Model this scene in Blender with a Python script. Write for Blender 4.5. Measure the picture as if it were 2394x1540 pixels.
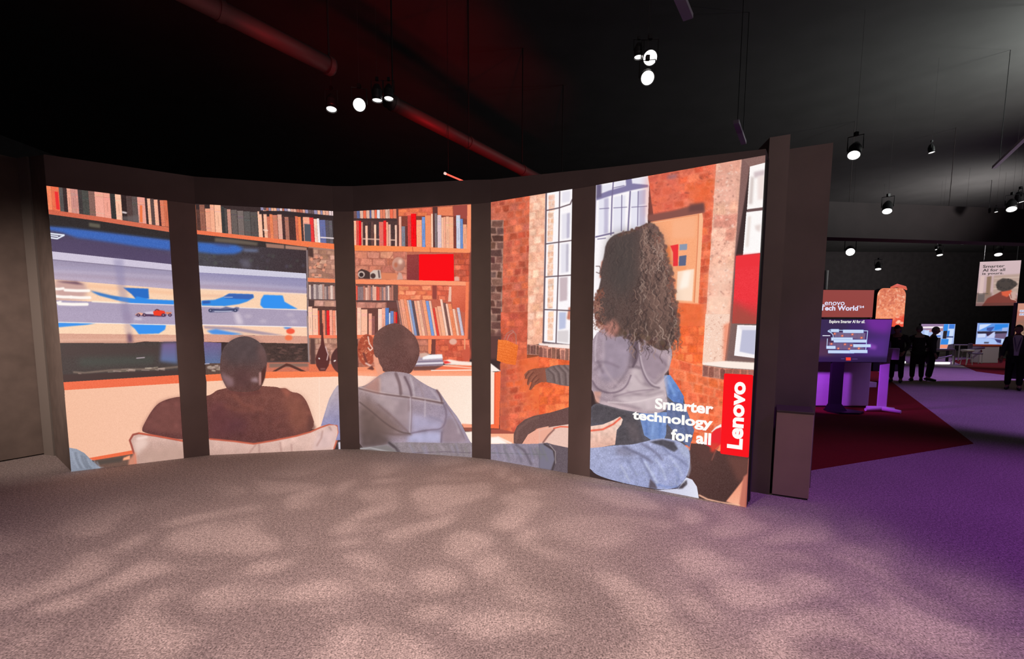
import bpy, bmesh, math, random
import numpy as np
from mathutils import Vector, Matrix

# ------------------------------------------------------------------ camera, world, lights, exposure
scene = bpy.context.scene
for o in list(bpy.data.objects):
    bpy.data.objects.remove(o)
C = scene.collection
FW, FH = 2394, 1540
F, CX, CY = 1110.0, 1197.0, 875.4656
PITCH, ROLL, EYE = 0.0971852, 0.0046728, 1.5695
_f = Vector((0, math.cos(PITCH), -math.sin(PITCH)))
_u0 = Vector((0, math.sin(PITCH), math.cos(PITCH)))
_x0 = Vector((1, 0, 0))
AX = math.cos(ROLL) * _x0 + math.sin(ROLL) * _u0
AU = -math.sin(ROLL) * _x0 + math.cos(ROLL) * _u0
CAMPOS = Vector((0, 0, EYE))
cam = bpy.data.cameras.new('camera')
cam.sensor_width = 36
cam.lens = F / FW * 36
cam.shift_y = (CY - FH / 2) / FW
cam.clip_start = 0.05
cam.clip_end = 200
camo = bpy.data.objects.new('camera', cam)
C.objects.link(camo)
m3 = Matrix((AX, AU, -_f)).transposed()
camo.matrix_world = Matrix.Translation(CAMPOS) @ m3.to_4x4()
scene.camera = camo

world = bpy.data.worlds.new('hall_dark')
scene.world = world
world.use_nodes = True
world.node_tree.nodes['Background'].inputs[0].default_value = (0.5, 0.42, 0.45, 1)
world.node_tree.nodes['Background'].inputs[1].default_value = 0.0012
vs = scene.view_settings
vs.view_transform = 'Standard'
vs.look = 'None'
vs.exposure = 0
vs.gamma = 1
vs.use_curve_mapping = False


def aim(o, target):
    d = Vector(target) - o.location
    o.rotation_euler = d.to_track_quat('-Z', 'Y').to_euler()


def spot(name, loc, target, power, color, angle, blend=0.5, size=0.1):
    l = bpy.data.lights.new(name, 'SPOT')
    l.energy = power
    l.color = color
    l.spot_size = math.radians(angle)
    l.spot_blend = blend
    l.shadow_soft_size = size
    o = bpy.data.objects.new(name, l)
    o.location = loc
    C.objects.link(o)
    aim(o, target)
    return o


def gobo(o, scale, contrast, seed):
    """cut-out pattern in the projector spotlight: soft bubbles thrown on the carpet"""
    l = o.data
    l.use_nodes = True
    nt = l.node_tree
    em = nt.nodes['Emission']
    tc = nt.nodes.new('ShaderNodeTexCoord')
    sep = nt.nodes.new('ShaderNodeSeparateXYZ')
    nt.links.new(tc.outputs['Normal'], sep.inputs[0])
    comb = nt.nodes.new('ShaderNodeCombineXYZ')
    for i, ax in enumerate('XY'):
        d = nt.nodes.new('ShaderNodeMath')
        d.operation = 'DIVIDE'
        nt.links.new(sep.outputs[ax], d.inputs[0])
        nt.links.new(sep.outputs['Z'], d.inputs[1])
        nt.links.new(d.outputs[0], comb.inputs[i])
    comb.inputs[2].default_value = seed
    nz = nt.nodes.new('ShaderNodeTexNoise')
    nz.inputs['Scale'].default_value = scale * 0.45
    nz.inputs['Detail'].default_value = 1
    nt.links.new(comb.outputs[0], nz.inputs['Vector'])
    mx = nt.nodes.new('ShaderNodeVectorMath')
    mx.operation = 'MULTIPLY_ADD'
    mx.inputs[1].default_value = (0.22, 0.22, 0.0)
    nt.links.new(nz.outputs['Color'], mx.inputs[0])
    nt.links.new(comb.outputs[0], mx.inputs[2])
    vo = nt.nodes.new('ShaderNodeTexVoronoi')
    vo.feature = 'SMOOTH_F1'
    vo.inputs['Scale'].default_value = scale
    vo.inputs['Smoothness'].default_value = 0.2
    nt.links.new(mx.outputs[0], vo.inputs['Vector'])
    mr = nt.nodes.new('ShaderNodeMapRange')
    mr.interpolation_type = 'SMOOTHSTEP'
    mr.inputs['From Min'].default_value = 0.26
    mr.inputs['From Max'].default_value = 0.62
    mr.inputs['To Min'].default_value = 1.0 + contrast
    mr.inputs['To Max'].default_value = 1.0 - contrast
    nt.links.new(vo.outputs['Distance'], mr.inputs['Value'])
    nt.links.new(mr.outputs[0], em.inputs['Strength'])


g1 = spot('gobo_spot_lamp', (-0.6, 1.6, 6.3), (-0.5, 2.1, 0), 1040, (1.0, 0.75, 0.66), 66, 0.75, 0.05)
gobo(g1, 15.0, 0.36, 3.1)
g2 = spot('gobo_spot_lamp', (1.6, 0.2, 6.0), (0.7, 1.7, 0), 360, (1.0, 0.74, 0.72), 50, 0.8, 0.06)
gobo(g2, 16.0, 0.34, 7.7)
spot('olive_wash_lamp', (-2.0, 3.2, 5.2), (-1.4, 4.3, 0), 230, (1.0, 0.82, 0.58), 84, 0.9, 0.1)
spot('side_wall_fill', (-4.7, 2.3, 2.1), (-5.5, 5.5, 1.2), 420, (1.0, 0.80, 0.70), 62, 1.0, 0.1)  # added fill that brightens the dark drape wall, no real fixture
spot('purple_wash_lamp', (6.4, 1.8, 5.6), (5.0, 3.0, 0), 680, (0.56, 0.15, 1.0), 70, 0.6, 0.06)
spot('purple_wash_lamp', (-3.2, -0.6, 5.6), (-2.4, 1.2, 0), 180, (0.66, 0.27, 1.0), 84, 0.9, 0.1)
spot('purple_wash_lamp', (10.5, 7.0, 6.5), (10.5, 9.0, 0), 800, (0.52, 0.22, 1.0), 64, 0.45, 0.06)
spot('purple_wash_lamp', (15.5, 15.5, 6.5), (15.5, 16.0, 0), 1200, (0.55, 0.26, 1.0), 84, 0.6, 0.06)
spot('purple_wash_lamp', (23.5, 24.0, 6.5), (23.5, 24.0, 0), 700, (0.55, 0.28, 1.0), 86, 0.7, 0.06)
spot('purple_kiosk_lamp', (4.9, 8.3, 1.3), (6.3, 9.5, 0.55), 190, (0.50, 0.07, 1.0), 64, 0.6, 0.05)
spot('red_uplight', (-0.6, 7.4, 3.5), (-1.3, 8.4, 5.0), 150, (1.0, 0.012, 0.02), 62, 0.9, 0.06)
spot('red_uplight', (0.5, 8.6, 3.5), (-0.4, 9.8, 5.0), 130, (1.0, 0.012, 0.02), 62, 0.9, 0.06)
spot('red_uplight', (1.2, 9.6, 3.6), (0.4, 11.0, 5.0), 100, (1.0, 0.012, 0.02), 62, 0.9, 0.06)
spot('red_uplight', (-1.7, 5.2, 3.6), (-2.6, 6.3, 5.0), 90, (1.0, 0.012, 0.025), 56, 0.9, 0.06)
spot('red_uplight', (-2.4, 3.9, 3.6), (-3.2, 5.3, 5.0), 40, (1.0, 0.012, 0.025), 56, 0.9, 0.06)
spot('haze_fill_light', (12.2, 9.0, 5.8), (11.0, 10.4, 7.5), 900, (0.92, 1.0, 0.94), 150, 1.0, 0.3)  # added lights brightening the ceiling in place of lens haze
spot('haze_fill_light', (15.0, 11.0, 4.5), (11.0, 12.0, 7.5), 560, (1.0, 0.97, 0.93), 150, 1.0, 0.2)
spot('haze_fill_light', (19.0, 19.0, 4.6), (18.0, 21.0, 7.5), 900, (1.0, 0.95, 0.93), 160, 1.0, 0.3)  # added too, lifts the far ceiling and back wall like haze
spot('haze_fill_light', (26.0, 27.0, 4.6), (26.0, 31.0, 7.0), 1100, (1.0, 0.95, 0.93), 165, 1.0, 0.3)
spot('front_fill', (1.5, -1.5, 5.2), (0.2, 5.4, 2.6), 260, (1.0, 0.84, 0.80), 76, 0.9, 0.2)  # added fill from the camera side to lift posts and fascia
spot('booth_lamp', (19.5, 16.5, 5.8), (20.5, 19.5, 3.6), 560, (1.0, 0.95, 0.92), 60, 0.7, 0.1)

# ------------------------------------------------------------------ helpers


def proj(p):
    d = Vector(p) - CAMPOS
    z = d.dot(_f)
    return (CX + F * d.dot(AX) / z, CY - F * d.dot(AU) / z)


def at(x, y, Y):
    """point seen at photo pixel x,y at distance Y into the hall"""
    d = (x - CX) / F * AX - (y - CY) / F * AU + _f
    return CAMPOS + d * (Y / d.y)


def atz(x, y, z):
    d = (x - CX) / F * AX - (y - CY) / F * AU + _f
    return CAMPOS + d * ((z - EYE) / d.z)


MATS = {}


def mat(name, col, rough=0.7, noise=0.0, nscale=8.0, metal=0.0, emit=None, estr=1.0):
    if name in MATS:
        return MATS[name]
    m = bpy.data.materials.new(name)
    m.use_nodes = True
    nt = m.node_tree
    b = nt.nodes['Principled BSDF']
    c = (*col, 1)
    b.inputs['Base Color'].default_value = c
    b.inputs['Roughness'].default_value = rough
    b.inputs['Metallic'].default_value = metal
    if noise:
        tc = nt.nodes.new('ShaderNodeTexCoord')
        n = nt.nodes.new('ShaderNodeTexNoise')
        n.inputs['Scale'].default_value = nscale
        n.inputs['Detail'].default_value = 4
        nt.links.new(tc.outputs['Object'], n.inputs['Vector'])
        r = nt.nodes.new('ShaderNodeMapRange')
        r.inputs['From Min'].default_value = 0.3
        r.inputs['From Max'].default_value = 0.7
        r.inputs['To Min'].default_value = 1 - noise
        r.inputs['To Max'].default_value = 1 + noise
        nt.links.new(n.outputs[0], r.inputs['Value'])
        v = nt.nodes.new('ShaderNodeVectorMath')
        v.operation = 'SCALE'
        v.inputs[0].default_value = col
        nt.links.new(r.outputs[0], v.inputs['Scale'])
        nt.links.new(v.outputs[0], b.inputs['Base Color'])
    if emit is not None:
        b.inputs['Emission Color'].default_value = (*emit, 1)
        b.inputs['Emission Strength'].default_value = estr
    MATS[name] = m
    return m


def lin(c):
    out = []
    for v in c:
        v = v / 255
        out.append(v / 12.92 if v <= 0.04045 else ((v + 0.055) / 1.055) ** 2.4)
    return tuple(out)


def emat(name, srgb, strength=1.0):
    return mat(name, (0.01, 0.01, 0.01), 0.5, emit=lin(srgb), estr=strength)


def carpet_mat(name, col, amount, scale):
    if name in MATS:
        return MATS[name]
    m = mat(name, col, 0.95)
    nt = m.node_tree
    b = nt.nodes['Principled BSDF']
    b.inputs['Specular IOR Level'].default_value = 0.1
    tc = nt.nodes.new('ShaderNodeTexCoord')
    prev = None
    for sc, am in ((scale, amount), (scale * 0.35, amount * 0.35), (1.3, 0.05)):
        n = nt.nodes.new('ShaderNodeTexNoise')
        n.inputs['Scale'].default_value = sc
        n.inputs['Detail'].default_value = 2
        nt.links.new(tc.outputs['Object'], n.inputs['Vector'])
        r = nt.nodes.new('ShaderNodeMapRange')
        r.inputs['From Min'].default_value = 0.3
        r.inputs['From Max'].default_value = 0.7
        r.inputs['To Min'].default_value = 1 - am
        r.inputs['To Max'].default_value = 1 + am
        nt.links.new(n.outputs[0], r.inputs['Value'])
        if prev is None:
            prev = r.outputs[0]
            first = n
        else:
            q = nt.nodes.new('ShaderNodeMath')
            q.operation = 'MULTIPLY'
            nt.links.new(prev, q.inputs[0])
            nt.links.new(r.outputs[0], q.inputs[1])
            prev = q.outputs[0]
    v = nt.nodes.new('ShaderNodeVectorMath')
    v.operation = 'SCALE'
    v.inputs[0].default_value = col
    nt.links.new(prev, v.inputs['Scale'])
    nt.links.new(v.outputs[0], b.inputs['Base Color'])
    bp = nt.nodes.new('ShaderNodeBump')
    bp.inputs['Strength'].default_value = 0.5
    bp.inputs['Distance'].default_value = 0.004
    nt.links.new(first.outputs[0], bp.inputs['Height'])
    nt.links.new(bp.outputs[0], b.inputs['Normal'])
    return m


def tag(o, label, cat, group=None, kind=None):
    o['label'] = label
    o['category'] = cat
    if group:
        o['group'] = group
    if kind:
        o['kind'] = kind
    return o


def empty(name, loc=(0, 0, 0), rz=0.0):
    o = bpy.data.objects.new(name, None)
    o.location = loc
    o.rotation_euler = (0, 0, rz)
    o.empty_display_size = 0.1
    C.objects.link(o)
    return o


def link(name, bm, m, parent=None, smooth=False):
    me = bpy.data.meshes.new(name)
    bmesh.ops.recalc_face_normals(bm, faces=bm.faces)
    bm.to_mesh(me)
    bm.free()
    return linkme(name, me, m, parent, smooth)


def linkme(name, me, m, parent=None, smooth=False):
    if m:
        me.materials.clear()
        me.materials.append(m)
    if smooth:
        for p in me.polygons:
            p.use_smooth = True
    o = bpy.data.objects.new(name, me)
    C.objects.link(o)
    if parent:
        o.parent = parent
    return o


def add_box(bm, lo, hi, M=None, bevel=0.0):
    r = bmesh.ops.create_cube(bm, size=1.0)
    vs_ = r['verts']
    for v in vs_:
        v.co = Vector([(lo[i] + hi[i]) / 2 + v.co[i] * (hi[i] - lo[i]) for i in range(3)])
    if bevel:
        es = list({e for v in vs_ for e in v.link_edges})
        rb = bmesh.ops.bevel(bm, geom=es, offset=bevel, segments=2, affect='EDGES', profile=0.5)
        vs_ = list({v for f in rb['faces'] for v in f.verts} | {v for v in vs_ if v.is_valid})
    if M is not None:
        bmesh.ops.transform(bm, matrix=M, verts=[v for v in vs_ if v.is_valid])
    return bm


def box(lo, hi, M=None, bevel=0.0):
    return add_box(bmesh.new(), lo, hi, M, bevel)


def add_prism(bm, pts, z0, z1, M=None):
    lo = [bm.verts.new((p[0], p[1], z0)) for p in pts]
    hi = [bm.verts.new((p[0], p[1], z1)) for p in pts]
    n = len(pts)
    bm.faces.new(lo[::-1])
    bm.faces.new(hi)
    for i in range(n):
        bm.faces.new((lo[i], lo[(i + 1) % n], hi[(i + 1) % n], hi[i]))
    if M is not None:
        bmesh.ops.transform(bm, matrix=M, verts=lo + hi)
    return bm


def add_tube(bm, pts, radii, seg=12, cap=True):
    pts = [Vector(p) for p in pts]
    if not hasattr(radii, '__len__'):
        radii = [radii] * len(pts)
    rings = []
    ref = None
    for i, p in enumerate(pts):
        d = (pts[min(i + 1, len(pts) - 1)] - pts[max(i - 1, 0)]).normalized()
        if ref is None:
            ref = Vector((0, 0, 1)) if abs(d.z) < 0.9 else Vector((1, 0, 0))
        a = d.cross(ref).normalized()
        b = a.cross(d).normalized()
        ref = b
        rings.append([bm.verts.new(p + radii[i] * (math.cos(t) * a + math.sin(t) * b))
                      for t in [2 * math.pi * k / seg for k in range(seg)]])
    for r0, r1 in zip(rings, rings[1:]):
        for k in range(seg):
            bm.faces.new((r0[k], r0[(k + 1) % seg], r1[(k + 1) % seg], r1[k]))
    if cap:
        bm.faces.new(rings[0][::-1])
        bm.faces.new(rings[-1])
    return bm


def tube(pts, radii, seg=12):
    return add_tube(bmesh.new(), pts, radii, seg)


def add_lathe(bm, prof, seg=24, M=None):
    rings = []
    new = []
    for r, z in prof:
        if r < 1e-6:
            v = bm.verts.new((0, 0, z))
            rings.append([v])
            new.append(v)
        else:
            ring = [bm.verts.new((r * math.cos(2 * math.pi * k / seg), r * math.sin(2 * math.pi * k / seg), z)) for k in range(seg)]
            rings.append(ring)
            new += ring
    for a, b in zip(rings, rings[1:]):
        for k in range(seg):
            k2 = (k + 1) % seg
            if len(a) == 1 and len(b) == 1:
                continue
            if len(a) == 1:
                bm.faces.new((a[0], b[k2], b[k]))
            elif len(b) == 1:
                bm.faces.new((a[k], a[k2], b[0]))
            else:
                bm.faces.new((a[k], a[k2], b[k2], b[k]))
    if M is not None:
        bmesh.ops.transform(bm, matrix=M, verts=new)
    return bm


def text_mesh(body, size=1.0, bold=0.0, align='LEFT', spacing=1.0, line=1.0):
    cu = bpy.data.curves.new('lettering', 'FONT')
    cu.body = body
    cu.size = size
    cu.offset = bold
    cu.align_x = align
    cu.space_character = spacing
    cu.space_line = line
    cu.resolution_u = 4
    o = bpy.data.objects.new('lettering', cu)
    C.objects.link(o)
    bpy.context.view_layer.update()
    dg = bpy.context.evaluated_depsgraph_get()
    me = bpy.data.meshes.new_from_object(o.evaluated_get(dg))
    bpy.data.objects.remove(o)
    bpy.data.curves.remove(cu)
    return me


def fit_text(me, x0, x1, y0, y1):
    """scale the lettering's bounding box onto x0..x1, y0..y1"""
    co = np.array([v.co[:] for v in me.vertices])
    lo, hi = co.min(0), co.max(0)
    for v in me.vertices:
        v.co.x = x0 + (v.co.x - lo[0]) / (hi[0] - lo[0]) * (x1 - x0)
        v.co.y = y0 + (v.co.y - lo[1]) / (hi[1] - lo[1]) * (y1 - y0)
    return me


# ------------------------------------------------------------------ painter for what the screens show
class Canvas:
    def __init__(s, x0, y0, x1, y1, S=2.0, base=(60, 45, 45)):
        s.x0, s.y0, s.S = x0, y0, S
        s.W, s.H = int((x1 - x0) * S), int((y1 - y0) * S)
        s.a = np.empty((s.H, s.W, 3), np.float32)
        s.a[:] = base
        s.rng = np.random.default_rng(5)

    def _box(s, pts, pad):
        p = (np.asarray(pts, float) - (s.x0, s.y0)) * s.S
        a = np.floor(p.min(0) - pad * s.S - 1).astype(int)
        b = np.ceil(p.max(0) + pad * s.S + 2).astype(int)
        a = np.maximum(a, 0)
        b = np.minimum(b, (s.W, s.H))
        return p, a, b

    def _put(s, a, b, m, col, grad, noise, alpha):
        sub = s.a[a[1]:b[1], a[0]:b[0]]
        if grad is not None:
            (gx0, gy0), (gx1, gy1), c1 = grad
            yy, xx = np.mgrid[a[1]:b[1], a[0]:b[0]].astype(np.float32)
            xx = xx / s.S + s.x0
            yy = yy / s.S + s.y0
            dx, dy = gx1 - gx0, gy1 - gy0
            t = np.clip(((xx - gx0) * dx + (yy - gy0) * dy) / (dx * dx + dy * dy), 0, 1)[..., None]
            c = np.asarray(col, np.float32) * (1 - t) + np.asarray(c1, np.float32) * t
        else:
            c = np.asarray(col, np.float32)[None, None]
        if noise:
            n = s.rng.normal(0, noise, m.shape + (1,)).astype(np.float32)
            n = (n + np.roll(n, 1, 0) + np.roll(n, 1, 1) + np.roll(n, (1, 1), (0, 1))) / 2
            c = c + n
        mm = (m * alpha)[..., None]
        sub[:] = sub * (1 - mm) + c * mm

    @staticmethod
    def _blur(m, r):
        r = max(1, int(round(r)))
        k = 2 * r + 1
        for _ in range(2):
            for ax in (0, 1):
                pad = [(0, 0), (0, 0)]
                pad[ax] = (r + 1, r)
                c = np.cumsum(np.pad(m, pad, mode='edge'), axis=ax)
                n = m.shape[ax]
                hi = [slice(None)] * 2
                lo = [slice(None)] * 2
                hi[ax] = slice(k, k + n)
                lo[ax] = slice(0, n)
                m = (c[tuple(hi)] - c[tuple(lo)]) / k
        return m

    def poly(s, pts, col, grad=None, blur=0, noise=0, alpha=1.0):
        p, a, b = s._box(pts, blur * 2)
        if (b <= a).any():
            return
        ys = np.arange(a[1], b[1]) + 0.5
        xs = np.arange(a[0], b[0]) + 0.5
        m = np.zeros((len(ys), len(xs)), bool)
        n = len(p)
        for i in range(n):
            (xa, ya), (xb, yb) = p[i], p[(i + 1) % n]
            if ya == yb:
                continue
            rows = ((ya <= ys) != (yb <= ys))
            if not rows.any():
                continue
            xi = xa + (ys[rows] - ya) * (xb - xa) / (yb - ya)
            m[rows] ^= xs[None, :] < xi[:, None]
        m = m.astype(np.float32)
        if blur:
            m = s._blur(m, blur * s.S)
        s._put(a, b, m, col, grad, noise, alpha)

    def texture(s, pts, amp, scale):
        """mottled surface: multiply by soft random blotches of the given size"""
        p, a, b = s._box(pts, 0)
        if (b <= a).any():
            return
        h, w = b[1] - a[1], b[0] - a[0]
        st = max(2, int(scale * s.S))
        g = s.rng.normal(0, 1, (h // st + 3, w // st + 3)).astype(np.float32)
        yy, xx = np.arange(h) / st, np.arange(w) / st
        iy, ix = yy.astype(int), xx.astype(int)
        fy, fx = (yy - iy)[:, None], (xx - ix)[None]
        fy, fx = fy * fy * (3 - 2 * fy), fx * fx * (3 - 2 * fx)
        n = (g[iy][:, ix] * (1 - fx) + g[iy][:, ix + 1] * fx) * (1 - fy) + (g[iy + 1][:, ix] * (1 - fx) + g[iy + 1][:, ix + 1] * fx) * fy
        ys, xs = np.arange(a[1], b[1]) + .5, np.arange(a[0], b[0]) + .5
        m = np.zeros((h, w), bool)
        for i in range(len(p)):
            (xa, ya), (xb, yb) = p[i], p[(i + 1) % len(p)]
            rows = ((ya <= ys) != (yb <= ys))
            if ya == yb or not rows.any():
                continue
            m[rows] ^= xs[None, :] < (xa + (ys[rows] - ya) * (xb - xa) / (yb - ya))[:, None]
        s.a[a[1]:b[1], a[0]:b[0]] *= (1 + amp * n * m)[..., None]

    def line(s, pts, w, col, blur=0, alpha=1.0, noise=0):
        p, a, b = s._box(pts, w + blur * 2)
        if (b <= a).any():
            return
        yy, xx = np.mgrid[a[1]:b[1], a[0]:b[0]].astype(np.float32)
        xx += 0.5
        yy += 0.5
        d = np.full(xx.shape, 1e9, np.float32)
        for (xa, ya), (xb, yb) in zip(p, p[1:]):
            dx, dy = xb - xa, yb - ya
            t = np.clip(((xx - xa) * dx + (yy - ya) * dy) / max(dx * dx + dy * dy, 1e-6), 0, 1)
            d = np.minimum(d, np.hypot(xx - xa - t * dx, yy - ya - t * dy))
        m = np.clip(w * s.S / 2 - d + 0.5, 0, 1)
        if blur:
            m = s._blur(m, blur * s.S)
        s._put(a, b, m, col, None, noise, alpha)

    def ell(s, cx, cy, rx, ry, col, rot=0, grad=None, blur=0, noise=0, alpha=1.0):
        c, sn = math.cos(rot), math.sin(rot)
        pts = [(cx + rx * math.cos(t) * c - ry * math.sin(t) * sn, cy + rx * math.cos(t) * sn + ry * math.sin(t) * c)
               for t in np.linspace(0, 2 * math.pi, 28, endpoint=False)]
        s.poly(pts, col, grad, blur, noise, alpha)


def cr(sc, ox, oy):
    """crop coordinates -> photo pixels"""
    return lambda *pts: [(ox + x / sc, oy + y / sc) for x, y in pts]


def vary(rng, c, a):
    k = rng.uniform(-a, a)
    return tuple(min(255, max(0, v + k + rng.uniform(-a / 4, a / 4))) for v in c)


def mixc(a, b, t):
    return tuple(x * (1 - t) + y * t for x, y in zip(a, b))


def chaikin(pts, n=2, closed=True):
    """round the corners of an outline or path"""
    pts = [tuple(p) for p in pts]
    for _ in range(n):
        out = [] if closed else [pts[0]]
        for a, b in (zip(pts, pts[1:] + pts[:1]) if closed else zip(pts, pts[1:])):
            out += [(a[0] * .75 + b[0] * .25, a[1] * .75 + b[1] * .25), (a[0] * .25 + b[0] * .75, a[1] * .25 + b[1] * .75)]
        pts = out if closed else out + [pts[-1]]
    return pts


def bricks(cv, quad, rows, cols, pal, mortar, rng, inset=0.12, blur=0.4, var=11, soft=0.32):
    tl, tr, br, bl = [np.array(p, float) for p in quad]
    avg = tuple(sum(c[k] for c in pal) / len(pal) for k in range(3))

    def q(u, v):
        u += rng.uniform(-.09, .09) / cols
        v += rng.uniform(-.09, .09) / rows
        u, v = min(1, max(0, u)), min(1, max(0, v))
        return (tl * (1 - u) + tr * u) * (1 - v) + (bl * (1 - u) + br * u) * v
    cv.poly([tl, tr, br, bl], mixc(mixc(mortar, avg, soft), (255, 152, 112), .1), noise=5)
    for r in range(rows):
        off = 0.5 * (r % 2) + rng.uniform(-.12, .12)
        for c in range(-1, cols + 1):
            u0 = max(0, (c + off + inset / 2) / cols)
            u1 = min(1, (c + off + 1 - inset / 2 + rng.uniform(-.12, .04)) / cols)
            if u1 <= u0:
                continue
            v0, v1 = (r + inset) / rows, (r + 1 - inset * .4) / rows
            cv.poly([q(u0, v0), q((u0 + u1) / 2, v0), q(u1, v0), q(u1, v1), q((u0 + u1) / 2, v1), q(u0, v1)], vary(rng, mixc(rng.choice(pal), (255, 152, 112), .15), var), blur=blur + .25, noise=5)
    cv.texture([tl, tr, br, bl], 0.05, 9)
    cv.texture([tl, tr, br, bl], 0.035, 2.6)


def books(cv, T, base, lst, skew, rng, detail=True):
    """row of book spines: lst = (x0, x1, ytop, colour) in crop coordinates; base = polyline the books stand on"""
    bx = [p[0] for p in base]
    by = [p[1] for p in base]
    for x0, x1, yt, c in lst:
        y0, y1 = np.interp([x0, x1], bx, by)
        s0, s1 = skew * (y0 - yt), skew * (y1 - yt)
        Q = T((x0 - s0, yt), (x1 - s1, yt), (x1, y1), (x0, y0))
        cv.poly(Q, c, noise=7)
        dark = tuple(v * 0.6 for v in c)
        cv.line([Q[1], Q[2]], 1.0, dark, alpha=0.75)
        if detail and x1 - x0 > 22:
            k = rng.uniform(0.12, 0.3)
            for kk in (k, k + 0.06, 0.85):
                a = T((x0 - s0 * (1 - kk) + 3, yt + (y0 - yt) * kk), (x1 - s1 * (1 - kk) - 3, yt + (y1 - yt) * kk))
                cv.line(a, 0.8, tuple(v * rng.choice((0.75, 1.15)) for v in c), alpha=0.6)
            if rng.random() < 0.5:
                xm = (x0 + x1) / 2
                a = T((xm - (s0 + s1) / 2 * 0.6, yt + (y0 - yt) * 0.4), (xm - (s0 + s1) / 2 * 0.25, yt + (y0 - yt) * 0.75))
                cv.line(a, 1.6, dark, alpha=0.35)


SHAPES = {}   # outlines of the main things in the picture, kept for the screens' parts

# ------------------------------------------------------------------ the picture running across the five LED panels
def paint_wall_picture():
    cv = Canvas(96, 352, 1808, 1200, 2.0, (62, 46, 46))  # colours also hold the veiling haze in front of the screens
    rng = random.Random(11)
    P = cv.poly
    L = cv.line
    A = cr(3.85, 0, 350)
    B = cr(3.85, 0, 730)
    K = cr(3.85, 380, 440)
    D = cr(3.85, 380, 740)
    E = cr(3.85, 780, 440)
    G_ = cr(3.85, 780, 740)
    J = cr(3.208, 1260, 340)
    H = cr(3.209, 1260, 740)
    Z = cr(5.132, 1440, 900)
    # ---------------- television side: books above
    base1 = [(425, 535), (1515, 695)]
    books(cv, A, base1, [(408, 475, 300, (246, 135, 95)), (475, 545, 315, (238, 112, 78)), (545, 580, 335, (92, 86, 84)), (580, 615, 340, (64, 48, 48)),
                         (615, 650, 338, (240, 168, 145)), (650, 690, 345, (208, 145, 135)), (690, 715, 350, (216, 150, 138)), (715, 750, 355, (70, 62, 62)), (750, 810, 362, (78, 76, 72)),
                         (810, 865, 368, (134, 98, 90)), (865, 945, 374, (243, 168, 150)), (945, 1005, 385, (240, 163, 144)), (1005, 1050, 395, (58, 56, 54)),
                         (1050, 1105, 398, (252, 194, 164)), (1105, 1150, 410, (52, 38, 38)), (1150, 1200, 415, (86, 66, 64)), (1200, 1250, 420, (96, 82, 80)),
                         (1250, 1320, 425, (236, 160, 144)), (1320, 1340, 440, (70, 50, 50)), (1340, 1368, 438, (252, 186, 155)), (1368, 1400, 440, (92, 72, 70)),
                         (1400, 1435, 448, (246, 178, 152)), (1435, 1455, 460, (80, 46, 46)), (1455, 1490, 455, (222, 126, 96)), (1490, 1522, 455, (212, 112, 82))], .075, rng)
    P(A((492, 375), (522, 380), (538, 540), (508, 535)), (236, 50, 52), blur=.6)
    P(A((1258, 500), (1280, 500), (1284, 655), (1258, 650)), (240, 120, 70), blur=.6)
    P(A((1100, 600), (1250, 590), (1250, 655), (1100, 635)), (110, 100, 100), blur=2, alpha=.7)
    L(A((1105, 562), (1135, 568)), 4, (230, 215, 215), blur=.8)
    P(A((420, 535), (900, 603), (1520, 698), (1522, 740), (900, 643), (420, 577)), (208, 102, 78), grad=((110, 490), (390, 540), (214, 112, 84)), noise=6)
    P(A((420, 577), (900, 643), (1522, 740), (1532, 820), (440, 695)), (52, 46, 46), noise=4)
    P(A((800, 655), (900, 670), (900, 705), (800, 690)), (98, 92, 80), blur=1.5)
    # ---------------- television picture, left panel
    P(A((438, 690), (1535, 815), (1545, 1040), (460, 915)), (78, 68, 92), grad=((300, 560), (295, 600), (88, 76, 104)), noise=6)
    P(A((438, 690), (640, 705), (1535, 815), (1535, 905), (1250, 872), (950, 828), (700, 795), (560, 745), (438, 722)), (64, 104, 184), blur=3, noise=6)
    P(A((470, 800), (800, 810), (1100, 865), (1530, 950), (1540, 1030), (470, 910)), (84, 70, 102), blur=6, alpha=.6)
    L(A((442, 752), (575, 768)), 3.6, (232, 238, 248), blur=.5)
    L(A((442, 770), (520, 780)), 3.0, (232, 238, 248), blur=.5)
    L(A((445, 790), (515, 800), (575, 770)), 3.6, (232, 238, 248), blur=.5)
    P(A((458, 913), (1542, 1030), (1548, 1086), (464, 985)), (208, 198, 218), noise=5)
    P(A((464, 985), (1548, 1086), (1560, 1255), (480, 1168)), (146, 136, 164), grad=((300, 615), (295, 665), (188, 172, 194)), noise=5)
    L(A((464, 988), (1548, 1090)), 1.5, (128, 116, 140), blur=.6)
    for y0, y1, c in ((1090, 1150, (196, 184, 206)), (1120, 1195, (172, 150, 168)), (1060, 1105, (168, 160, 190))):
        L(A((480, y0), (1000, (y0 + y1) / 2 - 5), (1552, y1)), 6, c, blur=3, alpha=.55)
    P(A((480, 1166), (1560, 1254), (1568, 1402), (500, 1365)), (250, 210, 178), noise=5)
    P(A((484, 1172), (760, 1195), (790, 1255), (760, 1345), (500, 1365)), (190, 150, 150), blur=6, alpha=.8)
    P(A((500, 1180), (690, 1185), (760, 1215), (690, 1212), (560, 1195)), (92, 60, 84), blur=2, alpha=.8)
    L(A((800, 1225), (1560, 1290)), 8, (246, 190, 152), blur=3, alpha=.7)
    P(A((1108, 1240), (1335, 1250), (1342, 1340), (1225, 1345), (1185, 1300)), (42, 108, 196), blur=1)
    P(A((820, 1272), (1000, 1312), (1215, 1340), (1230, 1318), (1345, 1345), (1566, 1355), (1568, 1396), (1180, 1380), (1080, 1360), (900, 1312)), (52, 140, 232), blur=1)
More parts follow.
